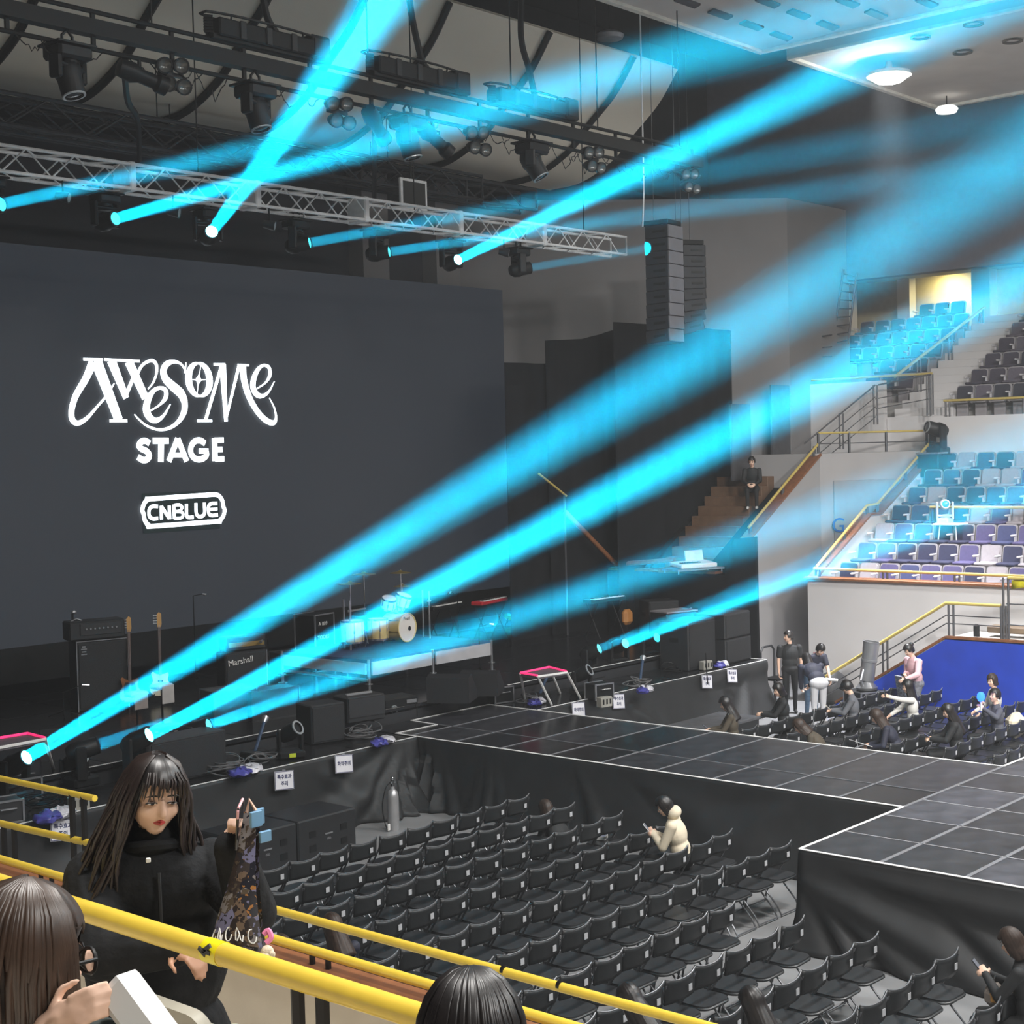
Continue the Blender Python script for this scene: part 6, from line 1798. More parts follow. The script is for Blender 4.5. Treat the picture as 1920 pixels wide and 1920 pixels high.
def hair_mesh(kind, length, seed=0, vol=1.0, front=62, part=0):
    """closed shell round the head: cap over the skull, curtain to the given length; the face stays open"""
    def fn(u, v):
        ph = (u - .5) * 2 * PI            # 0 at the back, +-pi at the face
        fa = abs(abs(ph) - PI)            # angle from the face
        face = fa < R_(front)
        nz = 1 + .05 * noise.noise(Vector((ph * 4.0, seed, v * 2))) + .025 * math.sin(ph * 23 + seed)
        end = R_(62 if kind != 'cap' else 78) if face else R_(112)
        if kind == 'short' and not face:
            end = R_(118) if fa > R_(100) else R_(98)
        rx, ry, rz = .092 * vol, .113 * vol, .128 * vol
        vs = min(v / .55, 1)
        th = end * vs
        x = rx * math.sin(th) * math.sin(ph) * nz
        y = -ry * math.sin(th) * math.cos(ph) * nz
        z = rz * math.cos(th)
        if v > .55 and kind in ('long', 'bob') and not face:
            w = (v - .55) / .45
            k = min(1, (fa - R_(front)) / R_(22))
            drop = length * w * (.55 + .45 * k)
            z -= drop
            fl = 1 + .42 * w * (1 if kind == 'long' else -.1) + .06 * noise.noise(Vector((ph * 6, w * 3, seed)))
            x *= fl; y = y * (1 + .1 * w) - .012 * w
        elif v > .55 and face:
            z -= .012 * (v - .55) / .45 * (1 + math.sin(ph * 31))
        return (x, y, z + .012)
    return MB().grid(fn, 56, 22, closed_u=True)
HL = Vector((0, .012, .105))     # skull centre above the top of the neck
def head_parts(B, T, skin, s=1.0, ears=True):
    R3 = T.to_3x3()
    E = lambda c, r: B.ell(T @ (Vector(c) * s), tuple(x * s for x in r), skin, R3)
    E((0, -.012, .025), (.077, .094, .09)); E((0, .025, -.035), (.064, .068, .075)); E((0, .055, -.088), (.03, .03, .026))
    E((.035, .055, -.03), (.03, .03, .032)); E((-.035, .055, -.03), (.03, .03, .032))
    B.cap(T @ (Vector((0, .088, .008)) * s), T @ (Vector((0, .104, -.028)) * s), .009 * s, .0135 * s, skin, 8)
    if ears:
        for k in (-1, 1):
            E((k * .078, -.012, -.01), (.012, .022, .032))
def face(o, T, s=1.0, lips=LIPSN, closed=.5):
    for k in (-1, 1):
        e = MB().ball((0, 0, 0), (.0165 * s, .01 * s, .0085 * s * (1 - .45 * closed)), 10, 8).build('eye', EYEW, o)
        e.matrix_local = T @ Matrix.Translation((k * .032 * s, .0785 * s, .004 * s))
        i = MB().ball((0, .0065 * s, -.001 * s), (.0075 * s, .006 * s, .0075 * s * (1 - .4 * closed)), 8, 6).build('iris', EYED, e)
        MB().tube([T @ (Vector((k * (.032 + dx), .0855 - abs(dx) * .25, .0125 - closed * .004 - dx * dx * 14)) * s) for dx in (-.019, -.01, 0, .01, .019)], .0022 * s, 5).build('eyelash', EYED, o)
        MB().tube([T @ (Vector((k * (.033 + dx), .089 - abs(dx) * .3, .032 - dx * dx * 12)) * s) for dx in (-.02, -.008, .006, .02)], [.002 * s, .0032 * s, .003 * s, .0014 * s], 5).build('eyebrow', HAIRB, o)
    m = MB()
    for dz, r in ((.0045, .005), (-.0055, .0062)):
        m.tube([T @ (Vector((x, .09 - abs(x) * .55, -.06 + dz * (1 - abs(x) / .026))) * s) for x in (-.024, -.012, 0, .012, .024)], [.0015 * s, r * s, r * s, r * s, .0015 * s], 6)
    m.build('lips', lips, o)
def person(name_lbl, loc, rz, pose='sit', top=BLKJ, pants=BLKP, hair='long', hairm=HAIRB, hlen=.3, lean=0.0, nod=15, turn=0, hands=(None, None), skin=SKIN, shoes=SHOE, sleeve=1.0, voxel=.0115, bulk=1.0,
           seat=.46, head_shift=(0, 0, 0), curl=.6, knees=None, facebits=True, short_sleeve=False, front=62, group=None):
    """front is local +y; hands: wrist targets (side 0: local -x, side 1: local +x) with optional pointing direction"""
    o = thing('person', name_lbl, 'person', loc, rz, group)
    B = Body()
    sit = pose == 'sit'
    pel = Vector((0, 0, seat + .1)) if sit else Vector((0, 0, .93))
    L = R_(lean)
    ax = Vector((0, math.sin(L), math.cos(L)))
    fw = Vector((0, math.cos(L), -math.sin(L)))
    chest = pel + ax * .33
    neck = pel + ax * .53
    w = bulk
    B.ell(pel, (.165 * w, .125 * w, .12), pants)
    B.ell(pel + ax * .14, (.15 * w, .11 * w, .15), top, Matrix.Rotation(-L, 3, 'X'))
    B.ell(chest, (.172 * w, .118 * w, .19), top, Matrix.Rotation(-L, 3, 'X'))
    B.ell(pel + ax * .45, (.15 * w, .085 * w, .075), top, Matrix.Rotation(-L, 3, 'X'))
    sh = [pel + ax * .455 + Vector((s * .175 * w, 0, 0)) for s in (-1, 1)]
    for s_, p in zip((-1, 1), sh):
        B.ell(p, (.062 * w, .06 * w, .06 * w), top)
    hp = R_(nod)
    B.cap(neck - ax * .03, neck + ax * .05 + fw * .01, .052, .048, skin)
    B.cap(neck - ax * .045, neck - ax * .01, .068 * w, .058, top)
    hc = neck + ax * .075 + fw * .015 + Vector(head_shift)
    T = Matrix.Translation(hc) @ Matrix.Rotation(R_(turn), 4, 'Z') @ Matrix.Rotation(-(hp), 4, 'X') @ Matrix.Translation(Vector((0, .015, .085)))
    head_parts(B, T, skin, .98)
    # legs
    for k, s_ in enumerate((-1, 1)):
        hip = pel + Vector((s_ * .09, .01, -.03))
        if sit:
            kn = Vector(knees[k]) if knees else Vector((s_ * .11, .44, seat + .06))
            an = kn + Vector((0, .0, -(kn.z - .09)))
            an.y -= .03
        else:
            kn = Vector(knees[k]) if knees else Vector((s_ * .095, .03, .49))
            an = Vector((s_ * .1, -.01, .085)) if not knees else Vector((kn.x, kn.y - .1, .085))
        B.cap(hip, kn, .085 * (1 if sit else 1.02), .06, pants); B.cap(kn, an, .058, .042, pants)
        B.cap(an + Vector((0, -.03, -.035)), an + Vector((0, .13, -.045)), .04, .034, shoes)
    # arms
    for k, s_ in enumerate((-1, 1)):
        tgt = hands[k]
        dr = None
        if tgt is not None and len(tgt) == 2:
            tgt, dr = tgt
        if tgt is None:
            tgt = pel + Vector((s_ * .2, .02 if not sit else .3, -.12 if not sit else .1))
        el, wr = ik(sh[k], tgt, .275, .245, Vector((s_ * .6, -.5, -.6)))
        if short_sleeve:
            mid = sh[k].lerp(el, .6)
            B.cap(sh[k], mid, .062 * w, .058 * w, top); B.cap(mid, el, .042, .038, skin); B.cap(el, wr, .038, .026, skin)
        else:
            B.cap(sh[k], el, .06 * w, .05 * w, top); B.cap(el, wr, .05 * w, .037 * w, top)
        d = Vector(dr) if dr is not None else (wr - el)
        hand(B, wr + (wr - el).normalized() * .005, d, Vector((-s_ * .7, .2, -.5)) if dr is None else Vector((-s_, .2, 0)), skin, curl, s_ * 1)
    b = B.build('body', o, voxel)
    if hair:
        hm = hair_mesh('cap' if hair == 'cap' else hair, hlen, len(name_lbl), 1.0, front).build('cap' if hair == 'cap' else 'hair', hairm, o, smooth=80)
        hm.matrix_local = T
        sd = hm.modifiers.new('t', 'SOLIDIFY'); sd.thickness = .012; sd.offset = -1
        if hair == 'cap':
            br = MB().grid(lambda u, v: ((u - .5) * .15, .085 + .07 * v - .1 * (u - .5) ** 2 * 2, .06 - .02 * v - .06 * (u - .5) ** 2 * 4), 9, 4).build('cap_brim', hairm, hm)
            br.modifiers.new('t', 'SOLIDIFY').thickness = .006
    if facebits:
        face(o, T, .98)
    return o, T
def phone(loc, rot, label, m=PHONE, s=(.075, .009, .155), cat='phone', name='phone'):
    o = thing(name, label, cat, loc)
    o.rotation_euler = rot
    MB().box((0, 0, 0), s, bev=.003).build('body', m, o)
    MB().box((0, -s[1] / 2 - .0005, 0), (s[0] * .9, .001, s[2] * .92)).build('display', SCREENP, o, smooth=0)
    return o
def W(o, p):
    return Matrix.Translation(o.location) @ Matrix.Rotation(o.rotation_euler.z, 4, 'Z') @ Vector(p)
def seated(px, py, zhead, label, yrow=None, **k):
    """seat a person so that the head shows at a pixel"""
    p = on_z(px, py, zhead)
    return p

# --- seated in the block before the stage
o, T = person('seated person in a cream hoodie holding a phone among the empty chairs', (15.33, 10.84, 0), R_(28), 'sit', CREAMH, BLKP, 'bob', HAIRB, .1, lean=14, nod=28, turn=10, bulk=1.15,
              hands=((-.05, .36, .88), (.02, .34, .86)), curl=.9)
phone(W(o, (-.03, .43, .93)), (R_(-40), 0, R_(28)), 'pale phone in the hands of the person in the cream hoodie', WHITE)
hd = MB().ball((0, -.06, -.12), (.125, .1, .085), 16, 10).build('hood', CREAMH, o); hd.matrix_local = T
q = on_z(1032, 1522, .74)
o, T = person('brown-haired person bending low beside the skirt at the end of the first chair row', (q.x, q.y - .3, 0), R_(-10), 'sit', BLKJ, BLKP, 'long', HAIRN, .2, lean=40, nod=25, seat=.12, hands=((-.1, .5, .35), (.12, .5, .35)), knees=((-.13, .42, .36), (.13, .42, .36)))
bg = phone(W(o, (.24, -.42, .47)), (R_(-90), 0, .4), 'small white pouch beside the bending brown-haired person', WHITE, (.16, .05, .12), 'pouch', 'pouch')
for px, py, zh, lb, hm, tp, hk, nod in ((1195, 1872, 1.24, 'black-haired person looking down in the chairs under the sunken stair handrail', HAIRB, BLKJ, 'long', 40), (1424, 1876, 1.26, 'black-haired person seated just past the lowest stretch of the sunken stair handrail', HAIRB, BLKJ, 'long', 30),
                                       (632, 1742, 1.22, 'brown-haired seated person with a phone half hidden by the two yellow handrails', HAIRN, NAVYJ, 'long', 30), (536, 1790, 1.2, 'brown-haired person whose head just shows behind the ledge handrail', HAIRN, NAVYJ, 'long', 20)):
    q = on_z(px, py, zh)
    o, T = person(lb, (q.x, q.y - .06, 0), R_(-6), 'sit', tp, BLKP, hk, hm, .28, lean=6, nod=nod, hands=((-.1, .36, .68), (.1, .36, .68)))
    if px == 632:
        phone(W(o, (0, .44, .74)), (R_(-50), 0, 0), 'phone lit in the lap of the brown-haired person behind the handrails', PHONE)
    if px == 1195:
        phone(W(o, (.0, .42, .72)), (R_(-50), 0, 0), 'phone in the lap of the black-haired person under the handrail', WHITE)
q = on_z(1920, 1770, 1.22)
o, T = person('person in a black jacket by the wide thrust typing on a grey phone', (q.x, q.y - .05, 0), R_(12), 'sit', BLKJ, BLKP, 'bob', HAIRN, .12, lean=8, nod=25, hands=((-.06, .36, .92), (.05, .36, .9)), curl=.8)
phone(W(o, (0, .44, .97)), (R_(-40), 0, R_(12)), 'grey phone in the hands of the person at the edge of the view', PHONE)
bgp = thing('handbag', 'tan and grey bag on the lap of the person at the edge of the view', 'bag', W(o, (-.02, .3, .655)), R_(20))
MB().box((0, 0, .09), (.26, .16, .17), bev=.05).build('body', mat('taupe_bag', (150, 140, 132), .6), bgp)
MB().box((-.11, -.03, .1), (.06, .13, .1), bev=.02).build('tan_corner', mat('tan_leather', (214, 160, 84), .5), bgp); MB().tube([(-.08, 0, .16), (-.05, 0, .24), (.05, 0, .24), (.08, 0, .16)], .008, 6).build('strap', BLACK, bgp)

# --- beyond the runway
q = on_z(1372, 1322, 1.2)
o, T = person('long-haired person in an olive brown jacket with a phone by the far stage skirt', (q.x, 14.45, 0), R_(35), 'sit', OLIVE, BLKP, 'long', HAIRB, .3, lean=6, nod=25, hands=((-.08, .4, .78), (.04, .4, .78)))
phone(W(o, (-.02, .47, .82)), (R_(-50), 0, R_(35)), 'phone of the person in the olive brown jacket', PHONE)
q = on_z(1465, 1292, 1.24)
o, T = person('black-haired person in a black jacket with white collar in the first far row', (q.x, 14.5, 0), R_(40), 'sit', BLKJ, BLKP, 'bob', HAIRB, .1, lean=4, nod=20, turn=20, hands=((-.05, .4, .8), (.08, .38, .8)))
q = on_z(1497, 1338, 0)
o, T = person('man in a black polo shirt standing by the white passage wall', (27.85, 16.85, 0), R_(130), 'stand', BLKJ, BLKP, 'short', HAIRB, 0, lean=0, nod=2, turn=-75, short_sleeve=True, bulk=1.12, hands=((-.24, .0, .8), (.24, .02, .8)))
q = on_z(1530, 1345, 0)
o, T = person('person in a dark puffer jacket bending over with black hair falling forward', (26.45, 15.35, 0), R_(-35), 'stand', NAVYJ, GREYP, 'long', HAIRB, .32, lean=52, nod=40, bulk=1.2, hands=((-.1, .62, .75), (.1, .66, .78)))
o, T = person('person in a dark tee with blue collar leaning over and holding a white roll', (27.5, 16.15, 0), R_(150), 'stand', NAVYJ, DENIM, 'short', HAIRB, 0, lean=34, nod=40, short_sleeve=True, hands=((-.16, .5, .86), (.14, .5, .9)))
tub = thing('paper_roll', 'white paper roll held by the person in the dark tee', 'paper roll', W(o, (0, .58, .88)), R_(150))
MB().cyl((-.28, 0, -.03), (.28, 0, .05), .03, n=12).build('roll', WHITE, tub)
q = on_z(1632, 1290, 1.24)
o, T = person('person in a grey jacket and black cap looking at a bright phone', (q.x, 13.6, 0), R_(30), 'sit', GREYJ, BLKP, 'cap', HAIRB, 0, lean=6, nod=22, hands=((-.06, .4, .8), (.06, .4, .8)))
phone(W(o, (-.02, .47, .86)), (R_(-45), 0, R_(30)), 'bright phone in the hands of the person with the cap', mat('pale_phone_case', (230, 222, 196), .4))
q = on_z(1650, 1350, 1.05)
o, T = person('long-haired person in a navy jacket bent over white papers at the runway edge', (q.x, 11.75, 0), R_(30), 'sit', NAVYJ, BLKP, 'long', HAIRN, .3, lean=30, nod=30, hands=((-.15, .5, .66), (.1, .5, .66)))
pp = phone(W(o, (-.12, .58, .7)), (R_(-70), 0, R_(60)), 'white folded papers in the hands of the bent-over person', WHITE, (.3, .01, .42), 'papers', 'papers')
q = on_z(1577, 1390, .85)
o, T = person('brown-haired person bending down whose head just clears the runway edge', (q.x + .1, 12.5, 0), R_(30), 'sit', OLIVE, BLKP, 'long', HAIRN, .15, lean=42, nod=40, hands=((-.1, .5, .5), (.1, .5, .5)))
q = on_z(1742, 1290, 1.24)
o, T = person('long-haired person in a white cardigan stretching an arm out with a phone', (q.x, 12.72, 0), R_(28), 'sit', WHT, BLKP, 'long', HAIRB, .38, lean=4, nod=12, turn=10, hands=((-.5, .42, 1.13), (-.1, .42, .72)))
phone(W(o, (-.57, .5, 1.22)), (R_(-10), 0, R_(40)), 'phone at the end of the arm stretched out in a white sleeve', PHONE)
q = on_z(1722, 1210, 1.62)
o, T = person('person in a pale pink sweater walking past the blue cloth with a phone in hand', (27.4, 13.75, 0), R_(60), 'stand', PINKS, mat('patterned_skirt', (110, 112, 120), .8, vary=.5, scale=18), 'short', HAIRB, 0, lean=8, nod=28, bulk=1.15, hands=((-.26, .4, 1.08), (-.02, .26, 1.14)), knees=((-.09, .1, .5), (.09, -.02, .5)))
bn = MB().ball((0, -.1, .07), .045, 10, 8).build('hair_bun', HAIRB, o); bn.matrix_local = T
phone(W(o, (-.3, .48, 1.14)), (R_(-40), 0, R_(60)), 'dark phone in the raised hand of the person in pink', PHONE)
sb_ = thing('shoulder_bag', 'big black shoulder bag hanging at the side of the person in pink', 'bag', W(o, (.27, -.1, .78)), R_(60))
MB().box((0, 0, .16), (.16, .46, .34), bev=.07).build('body', BLACK, sb_); MB().tube([(-.02, -.16, .3), (-.09, -.02, .66), (-.12, .06, .7), (-.02, .16, .3)], .014, 6).build('strap', BLACK, sb_)
tb_ = phone(W(o, (-.04, .36, .9)), (R_(-8), 0, R_(60)), 'printed tote and papers carried in front of the person in pink', mat('printed_tote', (120, 126, 140), .6, vary=.7, scale=26), (.3, .05, .42), 'bag', 'tote_bag')
q = on_z(1832, 1335, 1.24)
o, T = person('person in a black coat with long black hair reading a phone', (q.x, 11.0, 0), R_(30), 'sit', BLKJ, BLKP, 'long', HAIRB, .4, lean=8, nod=25, turn=15, bulk=1.1, hands=((-.12, .42, .78), (.0, .42, .78)))
phone(W(o, (-.08, .48, .82)), (R_(-55), 0, R_(30)), 'phone held low by the person in the black coat', PHONE)
q = on_z(1884, 1302, 1.28)
o, T = person('person in a slate jacket holding up a glowing blue light stick', (q.x, 11.05, 0), R_(40), 'sit', SLATE, BLKP, 'short', HAIRB, 0, lean=2, nod=-4, turn=25, hands=((-.32, .32, 1.08), (-.12, .3, 1.12)), short_sleeve=False)
ls = thing('light_stick', 'glowing blue light stick raised beside the blue cloth', 'light stick', W(o, (-.35, .38, 1.15)))
MB().cyl((0, 0, -.1), (0, 0, .06), .017, n=10).build('handle', WHITE, ls)
MB().lathe([(0, .06), (.045, .07), (.07, .13), (.06, .19), (.03, .22), (0, .225)], 16).build('glow_head', mat('blue_glow', (40, 90, 255), .3, emit=(30, 80, 255), strength=6, vary=0), ls)
phone(W(o, (-.14, .38, 1.22)), (R_(-10), 0, R_(40)), 'phone held beside the blue light stick', PHONE)
q = on_z(1916, 1274, 1.3)
o, T = person('short-haired person in a white top at the edge of the view behind the slate jacket', (q.x, 11.8, 0), R_(40), 'sit', WHT, BLKP, 'bob', HAIRN, .06, lean=2, nod=8, turn=30)
wb_ = MB().box((0, 0, .2), (.42, .3, .44), bev=.12).build('white_bag', CREAMH); wb_.location = on_z(1905, 1400, .3) + Vector((0, 0, .175)); tag(wb_, 'cream canvas bag on a chair at the edge of the view', 'bag')
# --- on the brown steps
o, T = person('person in dark clothes sitting at the top of the brown steps', (32.05, 20.35, 4.1), R_(120), 'sit', BLKJ, BLKP, 'short', HAIRB, 0, lean=16, nod=20, seat=.42, shoes=SHOEW, hands=((-.08, .42, .62), (.1, .42, .62)))

# ------------------------------------------------------------------ woman in the black coat
wz = 2.9
wo = thing('person', 'woman with long dark hair in a black padded coat standing behind the big yellow handrail', 'person', (3.12, 4.36, wz), R_(150))
Wi = Matrix.Translation(wo.location) @ Matrix.Rotation(R_(150), 4, 'Z')
Wl = Wi.inverted()
def loc_px(px, py, d):
    return Wl @ at_depth(px, py, d)
B = Body()
COAT = mat('black_padded_coat', (34, 35, 37), .85, vary=.25, scale=14, bump=.6, spec=.2)
hc = loc_px(287, 1490, 5.12)
neck = hc + Vector((0, -.025, -.15))
B.cap(neck + Vector((0, 0, -.06)), hc + Vector((0, -.03, -.06)), .05, .045, SKIN)
cx, cy = neck.x, neck.y - .03
B.ell((cx, cy, neck.z - .17), (.235, .15, .17), COAT); B.ell((cx, cy, neck.z - .42), (.245, .17, .27), COAT)
B.ell((cx, cy, neck.z - .75), (.25, .175, .28), COAT); B.ell((cx, cy, neck.z - 1.0), (.235, .165, .18), COAT)
B.cap((cx, cy + .01, neck.z - .08), (cx, cy + .02, neck.z - .02), .098, .078, COAT)
for s in (-1, 1):
    B.cap((cx + s * .1, cy, neck.z - 1.02), (cx + s * .1, cy - .02, .1), .1, .07, BLKP); B.cap((cx + s * .1, cy - .03, .045), (cx + s * .1, cy + .12, .04), .045, .038, SHOE)
shl = Vector((cx + .2, cy - .02, neck.z - .13)); shr = Vector((cx - .2, cy - .02, neck.z - .13))
# local +x shows on the left of the picture, local -x on the right
T2 = Matrix.Translation(hc) @ Matrix.Rotation(R_(14), 4, 'Z') @ Matrix.Rotation(R_(-12), 4, 'X') @ Matrix.Rotation(R_(-6), 4, 'Y') @ Matrix.Diagonal((1.09, 1.02, .98, 1))
head_parts(B, T2, SKIN, 1.02, ears=False)
wr_up = loc_px(436, 1590, 4.92)
el, wr = ik(shr, wr_up, .3, .27, Vector((-.3, -.3, -1)))
B.cap(shr, el, .098, .085, COAT); B.cap(el, wr, .085, .062, COAT)
up_d = (loc_px(447, 1540, 4.9) - wr_up)
hand(B, wr, up_d, Vector((.25, .9, 0)), SKIN, .75, 1, .95)
el2, wr2 = ik(shl, loc_px(330, 1778, 4.85), .3, .27, Vector((.8, -.35, -.3)))
B.cap(shl, el2, .1, .088, COAT); B.cap(el2, wr2, .088, .062, COAT)
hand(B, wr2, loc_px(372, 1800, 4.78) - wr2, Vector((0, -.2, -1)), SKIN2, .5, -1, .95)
B.build('body', wo, .0075, 3)
face(wo, T2, 1.02, LIPS, 1.3)
# coat details
def on_coat(px, py, d):
    return loc_px(px, py, d)
cl = MB().tube([(cx + .0, cy + .155 + .02 * math.sin(k), neck.z - .09 - .1 * k) for k in range(10)], .007, 6)
cl.build('coat_placket', BLKJ, wo)
sn = MB()
for k in range(3):
    sn.ball((cx + .035, cy + .172, neck.z - .3 - .26 * k), (.008, .004, .008), 8, 6)
sn.build('snap_button', SILVER, wo)
MB().box(loc_px(278, 1613, 4.92), (.016, .006, .016), bev=.003).build('white_badge', WHITE, wo)
MB().tube([(cx + .085 * math.cos(t), cy + .02 + .085 * math.sin(t), neck.z - .03 + .02 * math.sin(t)) for t in [2 * PI * k / 16 for k in range(16)]], .02, 8, closed=True).build('collar', COAT, wo)
# hair: shell plus strands
hm = hair_mesh('long', .3, 4, 1.05, 57).build('hair', HAIRB, wo, smooth=80)
hm.matrix_local = T2
hm.modifiers.new('t', 'SOLIDIFY').thickness = .01
st = MB(); rs_ = random.Random(3)
for k in range(230):
    ph = rs_.uniform(-1, 1) * R_(128)       # 0 at the back
    side_ = 1 if ph > 0 else -1
    x0, y0 = math.sin(ph), -math.cos(ph)
    L = rs_.uniform(.36, .5) if abs(ph) > 1.2 else rs_.uniform(.38, .46)
    fl = rs_.uniform(.1, .9) if abs(ph) > .8 else rs_.uniform(0, .2)
    pts = []
    for j in range(9):
        t = j / 8
        if t < .35:
            th = R_(12 + 80 * t / .35)
            p = Vector((.1 * math.sin(th) * x0, .12 * math.sin(th) * y0, .137 * math.cos(th) + .012))
        else:
            w_ = (t - .35) / .65
            wv = .016 * math.sin(w_ * 7 + k)
            p = Vector((.1 * x0 * (1 + fl * w_ * 1.5) + wv, .12 * y0 * (1 + .12 * w_) - .02 * w_ + .5 * wv + (.05 * w_ if y0 > .1 else 0), .014 - L * w_))
        pts.append(p)
    st.tube(pts, [.0045, .005, .006, .0065, .007, .0065, .006, .0045, .002], 5)
so = st.build('hair_strands', mat('dark_brown_hair', (44, 34, 31), .4, vary=.3, scale=20, spec=.6), wo, smooth=80); so.matrix_local = T2; stuff(so)
fr_ = MB()
for k in range(17):
    x = -.066 + .132 * k / 16 + rs_.uniform(-.004, .004)
    e = .026 + .02 * rs_.random() - .012 * abs(x) / .06
    gap = abs(x + .005) < .012
    fr_.tube([(x * .75, .07, .108), (x * .95, .1, .085), (x * 1.05 + .004, .112, .055 if gap else .045), (x * 1.08 + rs_.uniform(-.006, .006), .104, .05 if gap else e - .005)], [.003, .0034, .0026, .0008], 5)
fo = fr_.build('fringe', mat('dark_brown_hair', (44, 34, 31), .4), wo, smooth=80); fo.matrix_local = T2
# phone and photo bag
ph_ = thing('phone', 'black phone with pink edge in the raised hand of the woman', 'phone', at_depth(449, 1546, 4.86))
ph_.rotation_euler = (R_(8), R_(-14), R_(38))
MB().box((0, 0, 0), (.075, .009, .15), bev=.003).build('body', PHONE, ph_)
MB().tube([(-.037, 0, .04), (-.037, 0, .066), (-.03, 0, .075), (.03, 0, .075), (.037, 0, .066), (.037, 0, .0)], .0045, 6).build('pink_edge', mat('pink_case', (226, 170, 176), .4), ph_)
A_, B_, C_, D_ = at_depth(461, 1524, 4.86), at_depth(480, 1530, 4.84), at_depth(493, 1778, 4.62), at_depth(400, 1782, 4.66)
bagm = bpy.data.materials.new('photo_collage'); bagm.use_nodes = True
nt = bagm.node_tree; bs = nt.nodes['Principled BSDF']; bs.inputs['Roughness'].default_value = .18
tc = nt.nodes.new('ShaderNodeTexCoord'); vo = nt.nodes.new('ShaderNodeTexVoronoi'); vo.distance = 'CHEBYCHEV'; vo.inputs['Scale'].default_value = 16; vo.inputs['Randomness'].default_value = .7
rp = nt.nodes.new('ShaderNodeValToRGB'); rp.color_ramp.interpolation = 'CONSTANT'
cols = [(44, 38, 36), (98, 82, 68), (56, 50, 48), (104, 102, 126), (44, 42, 44), (146, 100, 54), (34, 34, 40), (116, 110, 108), (76, 66, 54), (52, 44, 40)]
while len(rp.color_ramp.elements) < len(cols):
    rp.color_ramp.elements.new(.5)
for k, cc_ in enumerate(cols):
    rp.color_ramp.elements[k].position = k / len(cols); rp.color_ramp.elements[k].color = (*lin(*cc_), 1)
sx_ = nt.nodes.new('ShaderNodeSeparateColor'); nt.links.new(tc.outputs['Object'], vo.inputs['Vector']); nt.links.new(vo.outputs['Color'], sx_.inputs['Color'])
n2 = nt.nodes.new('ShaderNodeTexNoise'); n2.inputs['Scale'].default_value = 55; nt.links.new(tc.outputs['Object'], n2.inputs['Vector'])
mx = nt.nodes.new('ShaderNodeMath'); mx.operation = 'MULTIPLY_ADD'; mx.inputs[1].default_value = .35; nt.links.new(n2.outputs['Fac'], mx.inputs[0]); nt.links.new(sx_.outputs['Red'], mx.inputs[2])
sb2 = nt.nodes.new('ShaderNodeMath'); sb2.operation = 'SUBTRACT'; sb2.inputs[1].default_value = .17; nt.links.new(mx.outputs[0], sb2.inputs[0])
nt.links.new(sb2.outputs[0], rp.inputs['Fac']); nt.links.new(rp.outputs['Color'], bs.inputs['Base Color'])
pb = thing('photo_bag', 'glossy bag covered with photographs hanging from the raised hand of the woman', 'bag', A_)
nb = ((B_ - A_).cross(D_ - A_)).normalized()
rel = [p - A_ for p in (A_, B_, C_, D_)]
def bag_pt(u, v, k):
    p = rel[0].lerp(rel[1], u).lerp(rel[3].lerp(rel[2], u), v)
    return p + nb * (k * (.012 + .035 * math.sin(PI * u) * v) + .012 * math.sin(5 * v + 2 * u))
MB().grid(lambda u, v: bag_pt(u, v, 1), 12, 20).build('front_panel', bagm, pb)
MB().grid(lambda u, v: bag_pt(u, v, -1), 12, 20).build('back_panel', bagm, pb)
MB().tube([bag_pt(.05, 0, 0), bag_pt(.2, -.06, 0) + Vector((0, 0, .02)), bag_pt(.9, -.04, 0)], .006, 6).build('strap', mat('pale_strap', (226, 184, 160), .5), pb)
wr_m = MB()
for k in range(5):
    c0 = (.12 + .19 * k, .93)
    wr_m.tube([bag_pt(c0[0] + .06 * math.cos(t), c0[1] + .05 * math.sin(t * (1 + k % 2)), -1.25) for t in [i * .6 for i in range(9)]], .002, 4)
    wr_m.tube([bag_pt(c0[0] + .06 * math.cos(t), c0[1] + .05 * math.sin(t * (1 + k % 2)), 1.25) for t in [i * .6 for i in range(9)]], .002, 4)
wr_m.build('white_scribble', WHITE, pb)
for k, (u, v, w_, h_2) in enumerate(((.85, -.02, .035, .05), (1.15, .03, .045, .05), (1.35, .14, .045, .035))):
    o_ = MB().box(tuple(bag_pt(u, v, 0) + nb * .02 * (-1) ** k), (w_, .012, h_2), bev=.002).build('blue_card', mat('blue_card', (112, 156, 190), .4), pb)
MB().tube(spline([bag_pt(1.02, .9, 0), bag_pt(1.12, .87, 0), bag_pt(1.16, .92, 0), bag_pt(1.05, .96, 0)], 5), .009, 6).build('pink_ribbon', mat('pink_ribbon', (226, 130, 170), .5), pb)
MB().ball(tuple(bag_pt(1.05, 1.02, 0)), .02, 10, 8).ball(tuple(bag_pt(1.02, 1.06, 0)), (.024, .02, .02), 10, 8).ball(tuple(bag_pt(1.12, 1.04, 0)), .013, 8, 6).build('beige_charm', mat('beige_fluff', (222, 206, 182), .9, bump=.3, scale=90), pb)

